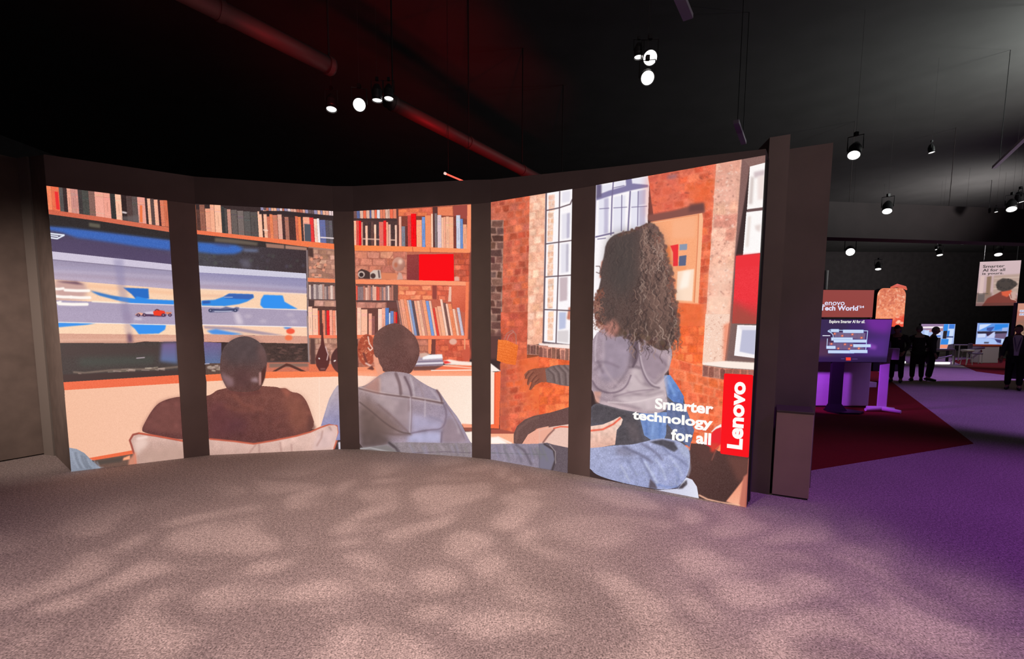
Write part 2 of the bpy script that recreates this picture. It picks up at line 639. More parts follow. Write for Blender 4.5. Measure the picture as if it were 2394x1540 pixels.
    P(A((800, 1262), (920, 1290), (1080, 1330), (1060, 1350), (880, 1305)), (70, 110, 170), blur=2, alpha=.7)
    P(A((500, 1352), (1120, 1378), (1568, 1392), (1590, 1545), (520, 1545)), (172, 158, 184), noise=5)
    P(B((505, -15), (1560, 10), (1585, 112), (515, 88)), (174, 160, 186), noise=5)
    L(A((830, 1365), (1120, 1380)), 3, (255, 240, 220), blur=1)
    L(A((1120, 1382), (1568, 1397)), 1.6, (240, 232, 240), blur=.6)
    for x0, y0, x1, y1, w in ((490, 1252, 570, 1248, 6), (585, 1262, 800, 1268, 6.5), (497, 1318, 640, 1325, 6.5), (640, 1326, 810, 1330, 6.5), (500, 1375, 545, 1368, 5), (530, 1386, 785, 1390, 7)):
        L(A((x0, y0), ((x0 + x1) / 2, (y0 + y1) / 2 + 3), (x1, y1)), w, (255, 246, 240), blur=.9)
    # racing car, left panel
    P(A((1210, 1490), (1250, 1470), (1320, 1475), (1400, 1478), (1500, 1480), (1490, 1502), (1380, 1500), (1260, 1494)), (80, 52, 84), blur=.8)
    P(A((1215, 1482), (1250, 1462), (1290, 1470), (1280, 1490), (1230, 1492)), (236, 170, 150), blur=.6)
    P(A((1300, 1462), (1380, 1452), (1390, 1480), (1310, 1478)), (212, 200, 220), blur=.8)
    P(A((1378, 1455), (1420, 1440), (1480, 1450), (1490, 1470), (1450, 1495), (1385, 1490)), (240, 62, 40), blur=.5)
    P(A((1490, 1458), (1545, 1462), (1540, 1478), (1500, 1480)), (228, 130, 96), blur=.6)
    for xx in (1245, 1300, 1470, 1530):
        cv.ell(*A((xx, 1487))[0], 4.6, 3.6, (70, 50, 78), blur=.6)
        cv.ell(*A((xx, 1487))[0], 1.8, 1.5, (196, 150, 160), blur=.5)
    L(A((1395, 1446), (1412, 1436), (1432, 1444)), 2, (90, 40, 50), blur=.5)
    L(A((1215, 1520), (1270, 1524)), 4, (216, 206, 222), blur=2)
    P(B((515, 88), (1583, 112), (1592, 205), (530, 192)), (252, 214, 182), noise=5)
    P(B((520, 92), (870, 98), (780, 112), (640, 124), (525, 134)), (56, 144, 234), blur=1)
    P(B((1165, 106), (1495, 113), (1485, 155), (1430, 190), (1250, 196), (1215, 150)), (56, 146, 240), blur=1.2)
    L(B((515, 88), (1585, 113)), 1.5, (252, 244, 240), blur=.5)
    P(B((530, 190), (1590, 202), (1594, 268), (1300, 262), (1180, 278), (900, 276), (536, 276)), (218, 164, 142), noise=6)
    L(B((532, 250), (1180, 245), (1590, 236)), 3, (236, 190, 168), blur=2, alpha=.7)
    for pts, c, al in ((A((1020, 980), (1110, 985), (1130, 1250), (1060, 1240)), (140, 132, 170), .45), (A((1060, 1240), (1140, 1250), (1180, 1540), (1110, 1540)), (136, 124, 160), .4),
                       (B((1105, 0), (1185, 0), (1190, 200), (1130, 195)), (150, 130, 160), .35), (B((1145, 190), (1185, 195), (1195, 275), (1150, 272)), (92, 66, 96), .85)):
        P(pts, c, blur=4, alpha=al)
    P(B((536, 276), (900, 278), (1180, 276), (1320, 268), (1594, 262), (1606, 565), (560, 620)), (74, 64, 62), noise=5)
    P(B((560, 290), (1000, 290), (1440, 300), (1440, 380), (560, 400)), (78, 62, 60), blur=6, alpha=.7)
    P(B((700, 420), (1400, 400), (1380, 455), (720, 480)), (76, 88, 80), blur=8, alpha=.6)
    P(B((1455, 275), (1592, 268), (1600, 460), (1440, 440)), (118, 98, 142), grad=((395, 805), (395, 845), (98, 114, 156)), blur=4)
    L(B((1230, 412), (1300, 406)), 2, (200, 180, 190), blur=.7)
    L(B((665, 538), (760, 545), (1000, 520), (1200, 512), (1420, 510), (1600, 490)), 4.5, (134, 114, 102), blur=1.2, alpha=.8)
    for k in range(18):
        x = rng.uniform(680, 1590)
        y = 545 - (x - 660) * .052 + rng.uniform(-10, 10)
        L(B((x, y), (x + rng.uniform(20, 70), y + rng.uniform(-8, 8))), rng.uniform(1.5, 3), vary(rng, (176, 156, 142), 25), blur=.6, alpha=.7)
    P(B((560, 560), (1606, 520), (1608, 565), (572, 628)), (74, 56, 54), blur=1.5)
    # sideboard, left panel
    P(B((570, 628), (1608, 563), (1614, 640), (580, 702)), (240, 110, 74), noise=5)
    P(B((580, 700), (1614, 637), (1660, 1330), (620, 1330)), (245, 190, 160), grad=((170, 900), (420, 900), (249, 196, 168)), noise=4)
    P(B((790, 1312), (1195, 1240), (1195, 1280), (850, 1335)), (238, 108, 70), noise=4)
    P(B((840, 1332), (1200, 1272), (1240, 1420), (880, 1420)), (112, 84, 74), noise=5)
    P(B((1110, 1310), (1170, 1285), (1170, 1322), (1105, 1332)), (255, 170, 130), blur=1)
    P(B((850, 1338), (1110, 1300), (1090, 1345), (880, 1372)), (86, 74, 68), blur=2)
    SHAPES['arm'] = B((615, 1215), (690, 1228), (760, 1265), (830, 1335), (890, 1385), (925, 1415), (640, 1445))
    P(SHAPES['arm'], (150, 156, 172), grad=((165, 1050), (215, 1095), (128, 134, 148)), noise=7)
    for k in range(9):
        x = 650 + k * 28
        L(B((x, 1250 + k * 12), (x + 20, 1330 + k * 8), (x + 55, 1400)), 3, rng.choice(((176, 184, 202), (104, 110, 122))), blur=1.5, alpha=.5)
    # ---------------- second panel: books
    base2 = [(295, 378), (870, 440), (1000, 452), (1545, 500)]
    P(K((290, 120), (1545, 190), (1550, 510), (300, 400)), (60, 46, 46), noise=4)
    books(cv, K, base2, [(297, 312, 150, (218, 124, 92)), (312, 345, 190, (92, 62, 56)), (345, 392, 148, (154, 98, 82)), (395, 440, 182, (238, 164, 134)), (440, 478, 142, (246, 174, 142)),
                         (480, 538, 145, (252, 190, 158)), (540, 568, 165, (62, 62, 62)), (568, 590, 180, (84, 76, 74)), (592, 625, 188, (202, 144, 128)), (628, 682, 195, (106, 94, 90)), (685, 740, 202, (122, 108, 104)),
                         (742, 800, 208, (96, 90, 88)), (802, 866, 214, (90, 82, 80)), (868, 905, 208, (252, 194, 164)), (905, 920, 240, (82, 56, 52)), (920, 950, 192, (246, 184, 154)), (950, 975, 255, (204, 114, 92)),
                         (975, 1002, 222, (240, 134, 90)), (1002, 1045, 240, (204, 124, 102)), (1047, 1085, 210, (228, 170, 150)), (1085, 1110, 250, (78, 52, 52)), (1110, 1146, 258, (174, 114, 98)), (1146, 1205, 262, (76, 52, 50)),
                         (1205, 1230, 250, (222, 114, 84)), (1230, 1256, 258, (242, 132, 84)), (1256, 1275, 270, (74, 56, 56)), (1275, 1335, 258, (248, 170, 140)), (1335, 1370, 264, (232, 60, 60)), (1372, 1402, 275, (246, 204, 184)),
                         (1402, 1422, 272, (246, 238, 240)), (1424, 1476, 284, (108, 112, 162)), (1476, 1508, 286, (92, 84, 92)), (1508, 1538, 290, (104, 96, 102))], .06, rng)
    P(K((1275, 320), (1332, 325), (1338, 480), (1280, 475)), (84, 86, 96), blur=.6)
    L(K((1425, 442), (1538, 450)), 3, (240, 220, 220), blur=.6)
    L(K((910, 375), (945, 380)), 3, (250, 210, 190), blur=.6)
    x = 885
    while x < 1530:
        w = rng.uniform(14, 30)
        y0 = 172 + (x - 880) * .045
        y1 = 198 + (x - 880) * .075
        P(K((x - 3, y0), (x + w - 4, y0), (x + w, y1), (x, y1)), rng.choice(((225, 165, 145), (110, 88, 90), (240, 180, 150), (150, 140, 170), (190, 110, 90), (230, 205, 205))), noise=6)
        x += w + 2
    P(K((870, 205), (1105, 205), (1545, 250), (1545, 272), (1230, 255), (1100, 236), (870, 232)), (56, 44, 46), blur=.7)
    P(K((300, 376), (870, 438), (1000, 452), (1548, 500), (1548, 553), (1300, 530), (870, 474), (306, 412)), (238, 118, 82), grad=((458, 550), (780, 570), (246, 124, 76)), noise=5)
    P(K((306, 412), (870, 474), (1300, 528), (1300, 565), (315, 490)), (58, 50, 50), noise=4)
    P(K((470, 445), (620, 455), (800, 480), (860, 490), (850, 515), (470, 480)), (104, 92, 82), blur=2)
    P(K((930, 495), (1095, 510), (1095, 545), (935, 532)), (158, 118, 104), blur=1)
    P(K((1105, 512), (1300, 532), (1300, 560), (1105, 545)), (170, 128, 112), blur=1)
    # television, second panel
    P(K((314, 485), (1296, 562), (1300, 770), (325, 700)), (76, 72, 78), grad=((470, 590), (710, 600), (66, 52, 56)), noise=6)
    P(K((700, 640), (780, 640), (800, 720), (720, 715)), (116, 112, 128), blur=5, alpha=.6)
    P(K((314, 485), (660, 512), (730, 540), (700, 575), (640, 592), (470, 590), (320, 572)), (62, 106, 188), blur=3, noise=6)
    P(K((430, 495), (620, 510), (600, 525), (500, 515)), (74, 70, 110), blur=3, alpha=.8)
    P(K((720, 545), (860, 552), (860, 570), (740, 568)), (126, 146, 190), blur=3, alpha=.8)
    for k in range(40):
        L(K(*[(rng.uniform(330, 1290), rng.uniform(600, 720))] * 2), rng.uniform(3, 9), rng.choice(((92, 86, 104), (60, 54, 60), (88, 92, 84))), blur=2, alpha=.5)
    P(K((325, 695), (1292, 766), (1294, 812), (330, 757)), (208, 204, 222), noise=5)
    P(K((330, 757), (1294, 812), (1298, 950), (340, 908)), (148, 142, 178), grad=((560, 645), (556, 680), (184, 170, 192)), noise=5)
    for y0, y1, c in ((850, 905, (194, 184, 206)), (880, 935, (166, 140, 160)), (815, 850, (162, 156, 188))):
        L(K((340, y0), (800, (y0 + y1) / 2 - 6), (1298, y1)), 5, c, blur=3, alpha=.55)
    P(K((338, 903), (1298, 948), (1300, 1100), (350, 1065)), (250, 210, 178), noise=5)
    L(K((340, 965), (540, 970)), 6, (240, 190, 160), blur=2, alpha=.8)
    L(K((338, 908), (1298, 952)), 2, (238, 214, 206), blur=1)
    P(K((350, 1012), (470, 1003), (550, 975), (600, 948), (815, 955), (822, 985), (760, 1020), (690, 1042), (560, 1060), (352, 1056)), (54, 140, 228), blur=1)
    P(K((550, 975), (600, 948), (815, 955), (820, 980), (780, 1000), (560, 990)), (62, 100, 178), blur=1.2)
    P(K((360, 1012), (430, 1012), (430, 1035), (360, 1040)), (52, 90, 170), blur=1.5)
    L(K((556, 980), (630, 980)), 1.5, (180, 196, 226), blur=.6)
    P(K((880, 1050), (886, 1000), (912, 958), (1082, 964), (1098, 1020), (1150, 1050), (1218, 1086), (912, 1082)), (54, 146, 240), blur=1.2)
    P(K((350, 1062), (560, 1068), (900, 1082), (1300, 1097), (1302, 1248), (360, 1228)), (172, 158, 182), noise=5)
    L(K((350, 1062), (900, 1082), (1300, 1097)), 1.6, (246, 236, 236), blur=.6)
    P(K((640, 1120), (690, 1122), (730, 1225), (670, 1225)), (224, 210, 222), blur=4, alpha=.8)
    for xx, yy in ((770, 1150), (905, 1195), (1150, 1140), (1180, 1200)):
        cv.ell(*K((xx, yy))[0], 9, 4, (205, 190, 205), blur=3, alpha=.6)
    P(K((412, 1105), (440, 1082), (520, 1085), (570, 1065), (640, 1080), (660, 1068), (692, 1072), (680, 1105), (560, 1115), (430, 1118)), (104, 106, 140), blur=.8)
    for xx in (432, 655):
        cv.ell(*K((xx, 1098))[0], 5, 4, (58, 62, 92), blur=.6)
        cv.ell(*K((xx, 1098))[0], 2, 1.6, (160, 160, 188), blur=.5)
    L(K((455, 1092), (560, 1098), (640, 1090)), 3, (60, 70, 108), blur=.6)
    L(K((470, 1108), (620, 1106)), 2, (190, 192, 214), blur=.6)
    P(K((358, 1228), (1302, 1248), (1304, 1332), (370, 1315)), (252, 208, 178), noise=5)
    P(K((370, 1238), (640, 1250), (900, 1290), (1105, 1325), (900, 1318), (600, 1275), (380, 1262)), (174, 152, 164), blur=1.5)
    P(K((395, 1282), (480, 1265), (600, 1290), (730, 1312), (620, 1322), (450, 1315)), (82, 146, 226), blur=2)
    P(K((1085, 1245), (1165, 1248), (1140, 1270), (1100, 1262)), (80, 140, 220), blur=1.5)
    L(K((358, 1228), (1302, 1249)), 1.8, (255, 246, 244), blur=.5)
    P(K((370, 1312), (700, 1322), (1304, 1330), (1306, 1400), (1000, 1392), (374, 1382)), (216, 158, 138), noise=6)
    cv.ell(*K((1152, 1286))[0], 10, 6.5, (244, 92, 66), blur=1.2)
    cv.ell(*K((1135, 1345))[0], 9, 6.5, (244, 118, 78), blur=1.4)
    P(D((370, 228), (530, 236), (530, 425), (385, 420)), (118, 98, 140), grad=((480, 800), (480, 845), (98, 112, 150)), noise=5)
    P(D((900, 236), (1100, 245), (1305, 240), (1312, 405), (900, 408)), (76, 58, 54), noise=6)
    for k in range(50):
        xx, yy = rng.uniform(940, 1300), rng.uniform(255, 395)
        L(D((xx, yy), (xx + rng.uniform(8, 40), yy + rng.uniform(-4, 6))), rng.uniform(1, 4), rng.choice(((130, 92, 84), (96, 70, 66), (56, 44, 44))), blur=1, alpha=.6)
    # tv edge, stand, rubble, top of the sideboard
    P(D((385, 420), (530, 420), (530, 520), (390, 520)), (96, 74, 66), noise=6)
    for k in range(14):
        xx, yy = rng.uniform(388, 520), rng.uniform(440, 485)
        L(D((xx, yy), (xx + 25, yy + rng.uniform(-6, 6))), 3, vary(rng, (186, 164, 150), 24), blur=.8)
    L(D((380, 425), (420, 422)), 2, (190, 190, 220), blur=.7)
    P(D((920, 408), (1590, 410), (1590, 500), (920, 500)), (206, 116, 92), noise=6)
    P(D((960, 420), (1310, 420), (1310, 450), (960, 458)), (140, 108, 96), blur=1.5)
    P(D((988, 492), (1115, 420), (1150, 428), (1312, 502), (1270, 504), (1140, 448), (1112, 446), (1022, 492)), (92, 56, 50), blur=.6)
    L(D((930, 408), (1320, 405)), 2.4, (92, 74, 74), blur=.4)
    L(K((1300, 560), (1308, 1000), (1318, 1540)), 3.4, (150, 128, 128), blur=.4)
    L(D((1302, 0), (1312, 220), (1320, 404)), 3.4, (160, 138, 136), blur=.4)
    P(D((386, 522), (530, 514), (930, 496), (1590, 490), (1592, 540), (930, 556), (396, 584)), (246, 120, 76), grad=((480, 880), (790, 875), (250, 132, 86)), noise=5)
    P(D((396, 582), (930, 554), (1592, 538), (1600, 1010), (400, 1010)), (249, 200, 172), grad=((500, 900), (790, 960), (253, 214, 192)), noise=4)
    L(D((1410, 545), (1415, 1000)), 1.2, (255, 226, 206), blur=.6)
    # shelves beside the television
    P(K((1312, 525), (1548, 550), (1575, 1540), (1322, 1540)), (168, 126, 112), noise=7)
    bricks(cv, K((1320, 545), (1548, 560), (1552, 812), (1322, 806)), 6, 3, ((172, 130, 114), (156, 116, 102), (190, 148, 130)), (140, 100, 90), rng)
    P(K((1312, 535), (1355, 540), (1360, 625), (1315, 610)), (84, 58, 54), blur=1)
    mol = [(1340, 640), (1385, 620), (1430, 625), (1330, 715), (1400, 680), (1465, 690), (1355, 780), (1450, 735), (1415, 785), (1370, 710)]
    for i in range(len(mol)):
        for j in range(i + 1, len(mol)):
            if (i * 7 + j * 3) % 5 < 2 and abs(mol[i][0] - mol[j][0]) + abs(mol[i][1] - mol[j][1]) < 130:
                L(K(mol[i], mol[j]), 1.6, (112, 62, 50), blur=.4)
    for p in mol:
        cv.ell(*K(p)[0], 3.6, 3.6, (226, 150, 122), blur=.5)
    P(K((1306, 805), (1550, 816), (1552, 850), (1308, 840)), (246, 134, 90), noise=4)
    P(K((1312, 842), (1555, 852), (1560, 1005), (1315, 998)), (104, 78, 74), noise=4)
    lst, x = [], 1320
    while x < 1545:
        w = rng.uniform(12, 24)
        lst.append((x, x + w, rng.uniform(862, 885), rng.choice(((176, 148, 142), (200, 176, 170), (146, 124, 124), (226, 196, 184), (122, 100, 104), (186, 140, 128)))))
        x += w
    books(cv, K, [(1315, 998), (1560, 1002)], lst, .02, rng, False)
    L(K((1310, 1001), (1560, 1006)), 2, (84, 62, 62), blur=.4)
    bricks(cv, K((1370, 1008), (1560, 1010), (1562, 1065), (1366, 1060)), 1, 2, ((200, 156, 144),), (150, 110, 100), rng)
    P(K((1314, 1005), (1366, 1008), (1364, 1062), (1314, 1060)), (84, 60, 58))
    P(K((1312, 1060), (1565, 1066), (1570, 1322), (1316, 1322)), (98, 64, 58), noise=5)
    books(cv, K, [(1312, 1320), (1572, 1322)], [(1316, 1352, 1064, (253, 200, 174)), (1354, 1402, 1080, (252, 194, 166)), (1402, 1416, 1100, (226, 90, 66)), (1440, 1466, 1098, (242, 140, 110)), (1466, 1478, 1105, (146, 92, 84)), (1480, 1506, 1100, (240, 40, 44)),
                                                (1506, 1532, 1096, (248, 168, 144)), (1534, 1560, 1100, (250, 150, 120)), (1560, 1572, 1100, (246, 190, 170))], .02, rng)
    P(K((1316, 1320), (1572, 1322), (1574, 1354), (1318, 1350)), (246, 128, 94), noise=4)
    bricks(cv, D((1322, 192), (1576, 195), (1580, 440), (1326, 440)), 5, 3, ((184, 140, 124), (166, 122, 108)), (146, 104, 92), rng)
    P(D((1328, 195), (1372, 198), (1378, 440), (1330, 440)), (96, 66, 62), blur=1.5)
    P(D((1320, 428), (1580, 428), (1585, 495), (1320, 500)), (228, 118, 84), noise=5)
    P(D((1422, 60), (1444, 60), (1448, 180), (1458, 255), (1490, 320), (1506, 385), (1495, 440), (1466, 488), (1412, 488), (1384, 440), (1376, 380), (1398, 310), (1424, 250), (1428, 180)), (96, 50, 48), blur=.6)
    L(D((1466, 270), (1490, 340), (1480, 390)), 2.2, (226, 190, 186), blur=.6)
    L(D((1408, 375), (1412, 378)), 3, (250, 240, 235), blur=.5)
    L(D((1425, 470), (1460, 470)), 3, (150, 100, 94), blur=1)
    cv.ell(813.5, 841, 40, 37, (88, 52, 50), grad=((790, 820), (850, 870), (120, 76, 70)), blur=.6)
    L([(843, 828), (847, 842), (842, 858)], 3, (236, 206, 200), blur=1)
    L(D((1545, 400), (1555, 395)), 3, (250, 235, 230), blur=.6)
    # ---------------- third panel: bookcase
    P(E((178, 150), (1245, 130), (1245, 1360), (210, 1360)), (190, 104, 82), noise=6)
    P(E((178, 200), (575, 180), (600, 520), (186, 516)), (84, 58, 56), noise=5)
    x = 182
    while x < 560:
        w = rng.uniform(13, 30)
        y0 = 205 - (x - 180) * .05
        P(E((x, y0), (x + w, y0 - 1), (x + w + 2, 272), (x + 2, 270)), rng.choice(((225, 180, 160), (240, 110, 80), (96, 104, 150), (245, 200, 180), (120, 84, 80), (226, 216, 220), (230, 130, 100))), noise=6)
        L(E((x + w, y0), (x + w + 2, 272)), 1, (110, 70, 64), alpha=.8)
        x += w + 1
    P(E((180, 270), (570, 278), (572, 296), (184, 288)), (74, 52, 52))
    base3 = [(185, 514), (700, 525), (1220, 546)]
    P(E((575, 175), (1210, 150), (1215, 545), (600, 525)), (132, 66, 54), noise=5)
    bricks(cv, E((582, 190), (892, 170), (892, 250), (582, 250)), 2, 3, ((236, 122, 82), (214, 100, 72)), (190, 86, 64), rng)
    P(E((930, 168), (1072, 160), (1076, 250), (935, 245)), (234, 130, 92), blur=.8, noise=6)
    P(E((1074, 160), (1206, 150), (1206, 280), (1080, 250)), (160, 74, 66), blur=.6)
    L(E((578, 185), (582, 520)), 2.4, (112, 62, 56), blur=.4)
    P(E((892, 168), (936, 166), (938, 535), (896, 530)), (92, 52, 50), blur=.5)
    books(cv, E, base3, [(184, 207, 292, (250, 184, 152)), (205, 232, 290, (220, 84, 74)), (230, 250, 292, (242, 20, 28)), (250, 265, 305, (212, 152, 134)), (265, 285, 315, (84, 58, 56)), (287, 308, 336, (252, 194, 168)), (310, 338, 300, (74, 54, 54)), (338, 364, 300, (106, 72, 68)),
                         (366, 384, 330, (252, 194, 164)), (386, 410, 300, (76, 58, 60)), (410, 450, 302, (226, 112, 100)), (450, 476, 290, (238, 40, 44)), (476, 492, 305, (244, 174, 144)), (494, 516, 325, (224, 172, 154)), (518, 552, 320, (80, 56, 56)), (553, 571, 332, (244, 194, 174)),
                         (590, 612, 255, (246, 174, 152)), (614, 645, 342, (132, 132, 144)), (648, 668, 340, (110, 54, 50)), (668, 700, 245, (216, 72, 66)), (700, 745, 230, (250, 12, 22)), (747, 796, 285, (248, 170, 130)), (797, 826, 258, (122, 152, 212)), (827, 880, 245, (242, 146, 102)), (880, 896, 230, (254, 204, 176)),
                         (912, 934, 225, (128, 112, 114)), (936, 972, 240, (224, 196, 200)), (972, 992, 262, (250, 190, 160)), (992, 1012, 258, (246, 172, 142)), (1013, 1040, 255, (250, 184, 150)), (1040, 1080, 258, (250, 176, 140)), (1082, 1104, 250, (130, 62, 54)), (1106, 1142, 242, (206, 208, 226)), (1143, 1166, 275, (112, 142, 200)), (1166, 1200, 325, (242, 168, 132))], .01, rng)
    L(E((268, 455), (410, 460)), 3, (246, 200, 180), blur=.7, alpha=.8)
    L(E((515, 465), (550, 466)), 3, (246, 200, 180), blur=.7, alpha=.8)
    P(E((365, 325), (382, 325), (382, 410), (366, 410)), (255, 214, 188), blur=.5)
    P(E((1204, 150), (1240, 147), (1230, 578), (1196, 574)), (252, 152, 110), noise=4)
    P(E((186, 512), (700, 524), (1220, 546), (1226, 582), (860, 572), (190, 562)), (248, 134, 74), grad=((830, 575), (1098, 585), (250, 148, 100)), noise=4)
    L(E((710, 530), (715, 575)), 1, (170, 70, 50))
    L(E((868, 535), (872, 578)), 1, (170, 70, 50))
    bricks(cv, E((190, 564), (660, 572), (660, 825), (194, 820)), 4, 4, ((206, 128, 106), (190, 112, 94), (218, 146, 122)), (160, 92, 78), rng, .1)
    bricks(cv, E((1080, 582), (1228, 582), (1222, 840), (1082, 836)), 5, 2, ((206, 86, 62), (186, 74, 56), (222, 104, 74)), (160, 66, 52), rng, .14)
    cv.ell(*E((585, 684))[0], 15.2, 17, (204, 148, 130), grad=((922, 610), (948, 630), (166, 110, 96)), blur=.5)
    cv.ell(*E((600, 660))[0], 5, 6, (236, 196, 176), blur=2)
    cv.ell(*E((560, 690))[0], 4, 6, (190, 110, 84), blur=1.5)
    L(E((540, 590), (500, 640), (510, 730), (560, 770), (590, 770)), 1.4, (170, 100, 84), blur=.4)
    P(E((585, 755), (610, 760), (625, 820), (570, 822)), (206, 160, 146), blur=.7)
    P(E((430, 760), (570, 765), (570, 820), (430, 820)), (222, 132, 96), blur=1)
    P(E((222, 745), (250, 725), (300, 740), (330, 760), (330, 815), (225, 812)), (74, 54, 52), blur=.5)
    cv.ell(*E((250, 775))[0], 8, 8, (200, 176, 166), blur=.6)
    cv.ell(*E((250, 778))[0], 5, 5, (60, 44, 44), blur=.5)
    P(E((328, 762), (360, 735), (420, 735), (430, 815), (330, 815)), (214, 192, 180), blur=.6)
    cv.ell(*E((355, 788))[0], 6, 6, (80, 58, 56), blur=.5)
    L(E((405, 745), (412, 800)), 4, (112, 90, 88), blur=.6)
    P(E((1085, 800), (1110, 792), (1130, 800), (1132, 835), (1088, 835)), (232, 170, 150), blur=1)
    P(E((660, 598), (770, 594), (770, 828), (660, 824)), (150, 64, 62), grad=((950, 600), (980, 640), (138, 58, 58)), noise=5)
    P(E((768, 594), (1080, 590), (1084, 834), (768, 828)), (250, 8, 20))
    P(E((192, 820), (660, 825), (1085, 836), (1222, 842), (1222, 876), (700, 868), (198, 858)), (250, 142, 98), grad=((830, 655), (1098, 660), (252, 158, 118)), noise=4)
    P(E((198, 858), (700, 868), (1190, 876), (1190, 1340), (206, 1325)), (196, 100, 78), noise=6)
    P(E((200, 862), (580, 868), (580, 1012), (204, 1010)), (112, 76, 70), noise=5)
    lst, x = [], 202
    while x < 540:
        w = rng.uniform(10, 22)
        lst.append((x, x + w, rng.uniform(872, 895), rng.choice(((210, 150, 134), (236, 180, 160), (146, 120, 122), (186, 120, 104), (226, 90, 74), (230, 196, 184), (120, 100, 110)))))
        x += w
    books(cv, E, [(200, 1006), (545, 1010)], lst, .01, rng, False)
    P(E((200, 1008), (575, 1012), (575, 1028), (204, 1024)), (96, 66, 64))
    bricks(cv, E((206, 1024), (475, 1026), (475, 1078), (208, 1076)), 1, 3, ((206, 146, 130), (190, 128, 114)), (150, 100, 90), rng)
    P(E((475, 1024), (580, 1026), (580, 1120), (475, 1110)), (112, 70, 66), blur=.6)
    bricks(cv, E((582, 876), (890, 876), (890, 1000), (582, 1000)), 3, 3, ((236, 126, 90), (218, 106, 76), (244, 146, 106)), (196, 88, 66), rng)
    P(E((888, 874), (928, 875), (928, 1000), (890, 995)), (150, 70, 62), blur=.8)
    bricks(cv, E((930, 876), (1062, 878), (1062, 1010), (932, 1005)), 3, 2, ((222, 106, 80), (206, 92, 70)), (176, 74, 58), rng)
    P(E((1040, 885), (1062, 885), (1058, 1020), (1030, 1020)), (240, 190, 168), blur=.6)
    P(E((1060, 876), (1192, 878), (1188, 1120), (1070, 1080)), (228, 112, 82), grad=((1060, 690), (1085, 720), (206, 92, 68)), noise=5)
    P(E((206, 1078), (590, 1078), (600, 1325), (212, 1322)), (108, 66, 60), noise=5)
    books(cv, E, [(205, 1320), (580, 1324)], [(212, 247, 1074, (253, 198, 172)), (248, 304, 1090, (252, 188, 158)), (315, 345, 1126, (248, 170, 144)), (345, 372, 1150, (156, 96, 90)), (400, 436, 1085, (253, 208, 188)), (436, 466, 1078, (248, 172, 146)), (466, 498, 1076, (92, 128, 192)), (498, 511, 1120, (236, 228, 236)), (511, 540, 1104, (114, 138, 194)), (541, 560, 1110, (216, 90, 76)), (560, 572, 1115, (240, 30, 36))], 0, rng)
    books(cv, E, [(590, 1325), (1190, 1328)], [(618, 632, 1008, (150, 110, 104)), (634, 652, 1010, (226, 150, 124)), (653, 684, 1000, (246, 164, 132)), (685, 712, 1000, (244, 148, 110)), (713, 728, 1006, (226, 190, 184)), (729, 752, 1005, (140, 156, 196)), (753, 774, 1010, (104, 82, 88)), (775, 800, 1012, (244, 170, 140)),
                                                  (801, 826, 1010, (250, 190, 160)), (827, 848, 1005, (210, 140, 122)), (849, 880, 1005, (246, 160, 122)), (881, 908, 1012, (126, 156, 214)), (909, 930, 1012, (246, 186, 160)), (931, 952, 1080, (228, 70, 60)), (953, 975, 1070, (244, 160, 126)), (976, 1012, 1060, (248, 176, 142)), (1013, 1034, 1000, (252, 206, 186)), (1035, 1056, 1030, (128, 88, 82)), (1057, 1076, 1040, (250, 196, 174)), (1077, 1110, 1040, (244, 140, 98)), (1111, 1132, 1085, (250, 196, 172)), (1133, 1150, 1090, (214, 130, 104)), (1151, 1176, 1075, (206, 192, 206))], .17, rng)
    P(E((212, 1318), (720, 1326), (1190, 1325), (1212, 1356), (216, 1352)), (248, 130, 92), noise=4)
    P(E((1190, 842), (1226, 842), (1212, 1356), (1180, 1352)), (248, 128, 88), noise=4)
    # below the bookcase
    P(E((1228, 575), (1250, 575), (1250, 1540), (1205, 1540)), (120, 66, 58), blur=1.5)
    bricks(cv, G_((215, 198), (850, 205), (850, 470), (225, 470)), 5, 6, ((190, 116, 98), (172, 102, 88), (206, 134, 112)), (146, 86, 74), rng)
    P(G_((850, 205), (882, 205), (878, 335), (852, 335)), (248, 142, 98))
    P(G_((882, 205), (920, 205), (916, 360), (880, 350)), (120, 66, 60))
    bricks(cv, G_((918, 205), (1225, 205), (1222, 412), (915, 405)), 4, 4, ((216, 96, 70), (232, 112, 80), (196, 82, 62)), (180, 74, 56), rng)
    cv.ell(*G_((1075, 225))[0], 9, 7, (232, 176, 156), blur=1)
    cv.ell(*G_((1195, 330))[0], 10, 20, (206, 92, 70), blur=2)
    L(G_((1180, 205), (1180, 290)), 3, (240, 160, 120), blur=.6)
    cv.ell(*G_((300, 300))[0], 22, 37, (176, 82, 60), blur=.6)
    for k in range(70):
        t, r = rng.uniform(0, 6.28), rng.uniform(.1, .95)
        xx, yy = 300 + 85 * r * math.cos(t), 300 + 140 * r * math.sin(t)
        L(G_((xx, yy), (xx + rng.uniform(-22, 22), yy + rng.uniform(-22, 22))), 1.3, rng.choice(((226, 130, 96), (240, 160, 120), (112, 52, 42))), blur=.3, alpha=.8)
    L(G_((310, 180), (320, 240), (350, 285), (330, 305), (310, 280)), 2.4, (252, 216, 200), blur=.6)
    L(G_((270, 330), (300, 420)), 5, (126, 66, 58), blur=.8)
    L(G_((290, 420), (330, 440)), 4, (236, 190, 176), blur=.8)
    # sideboard top and things on it
    P(G_((215, 455), (700, 440), (1250, 430), (1250, 500), (215, 500)), (248, 150, 112), noise=5)
    P(G_((300, 470), (345, 440), (365, 470), (355, 482)), (116, 66, 58), blur=.8)
    P(G_((725, 445), (775, 345), (975, 340), (986, 432), (985, 472), (725, 482)), (176, 158, 172), noise=5)
    P(G_((800, 345), (975, 338), (984, 375), (800, 385)), (250, 246, 248), blur=.8)
    P(G_((770, 330), (830, 325), (870, 338), (780, 372)), (216, 176, 160), blur=1)
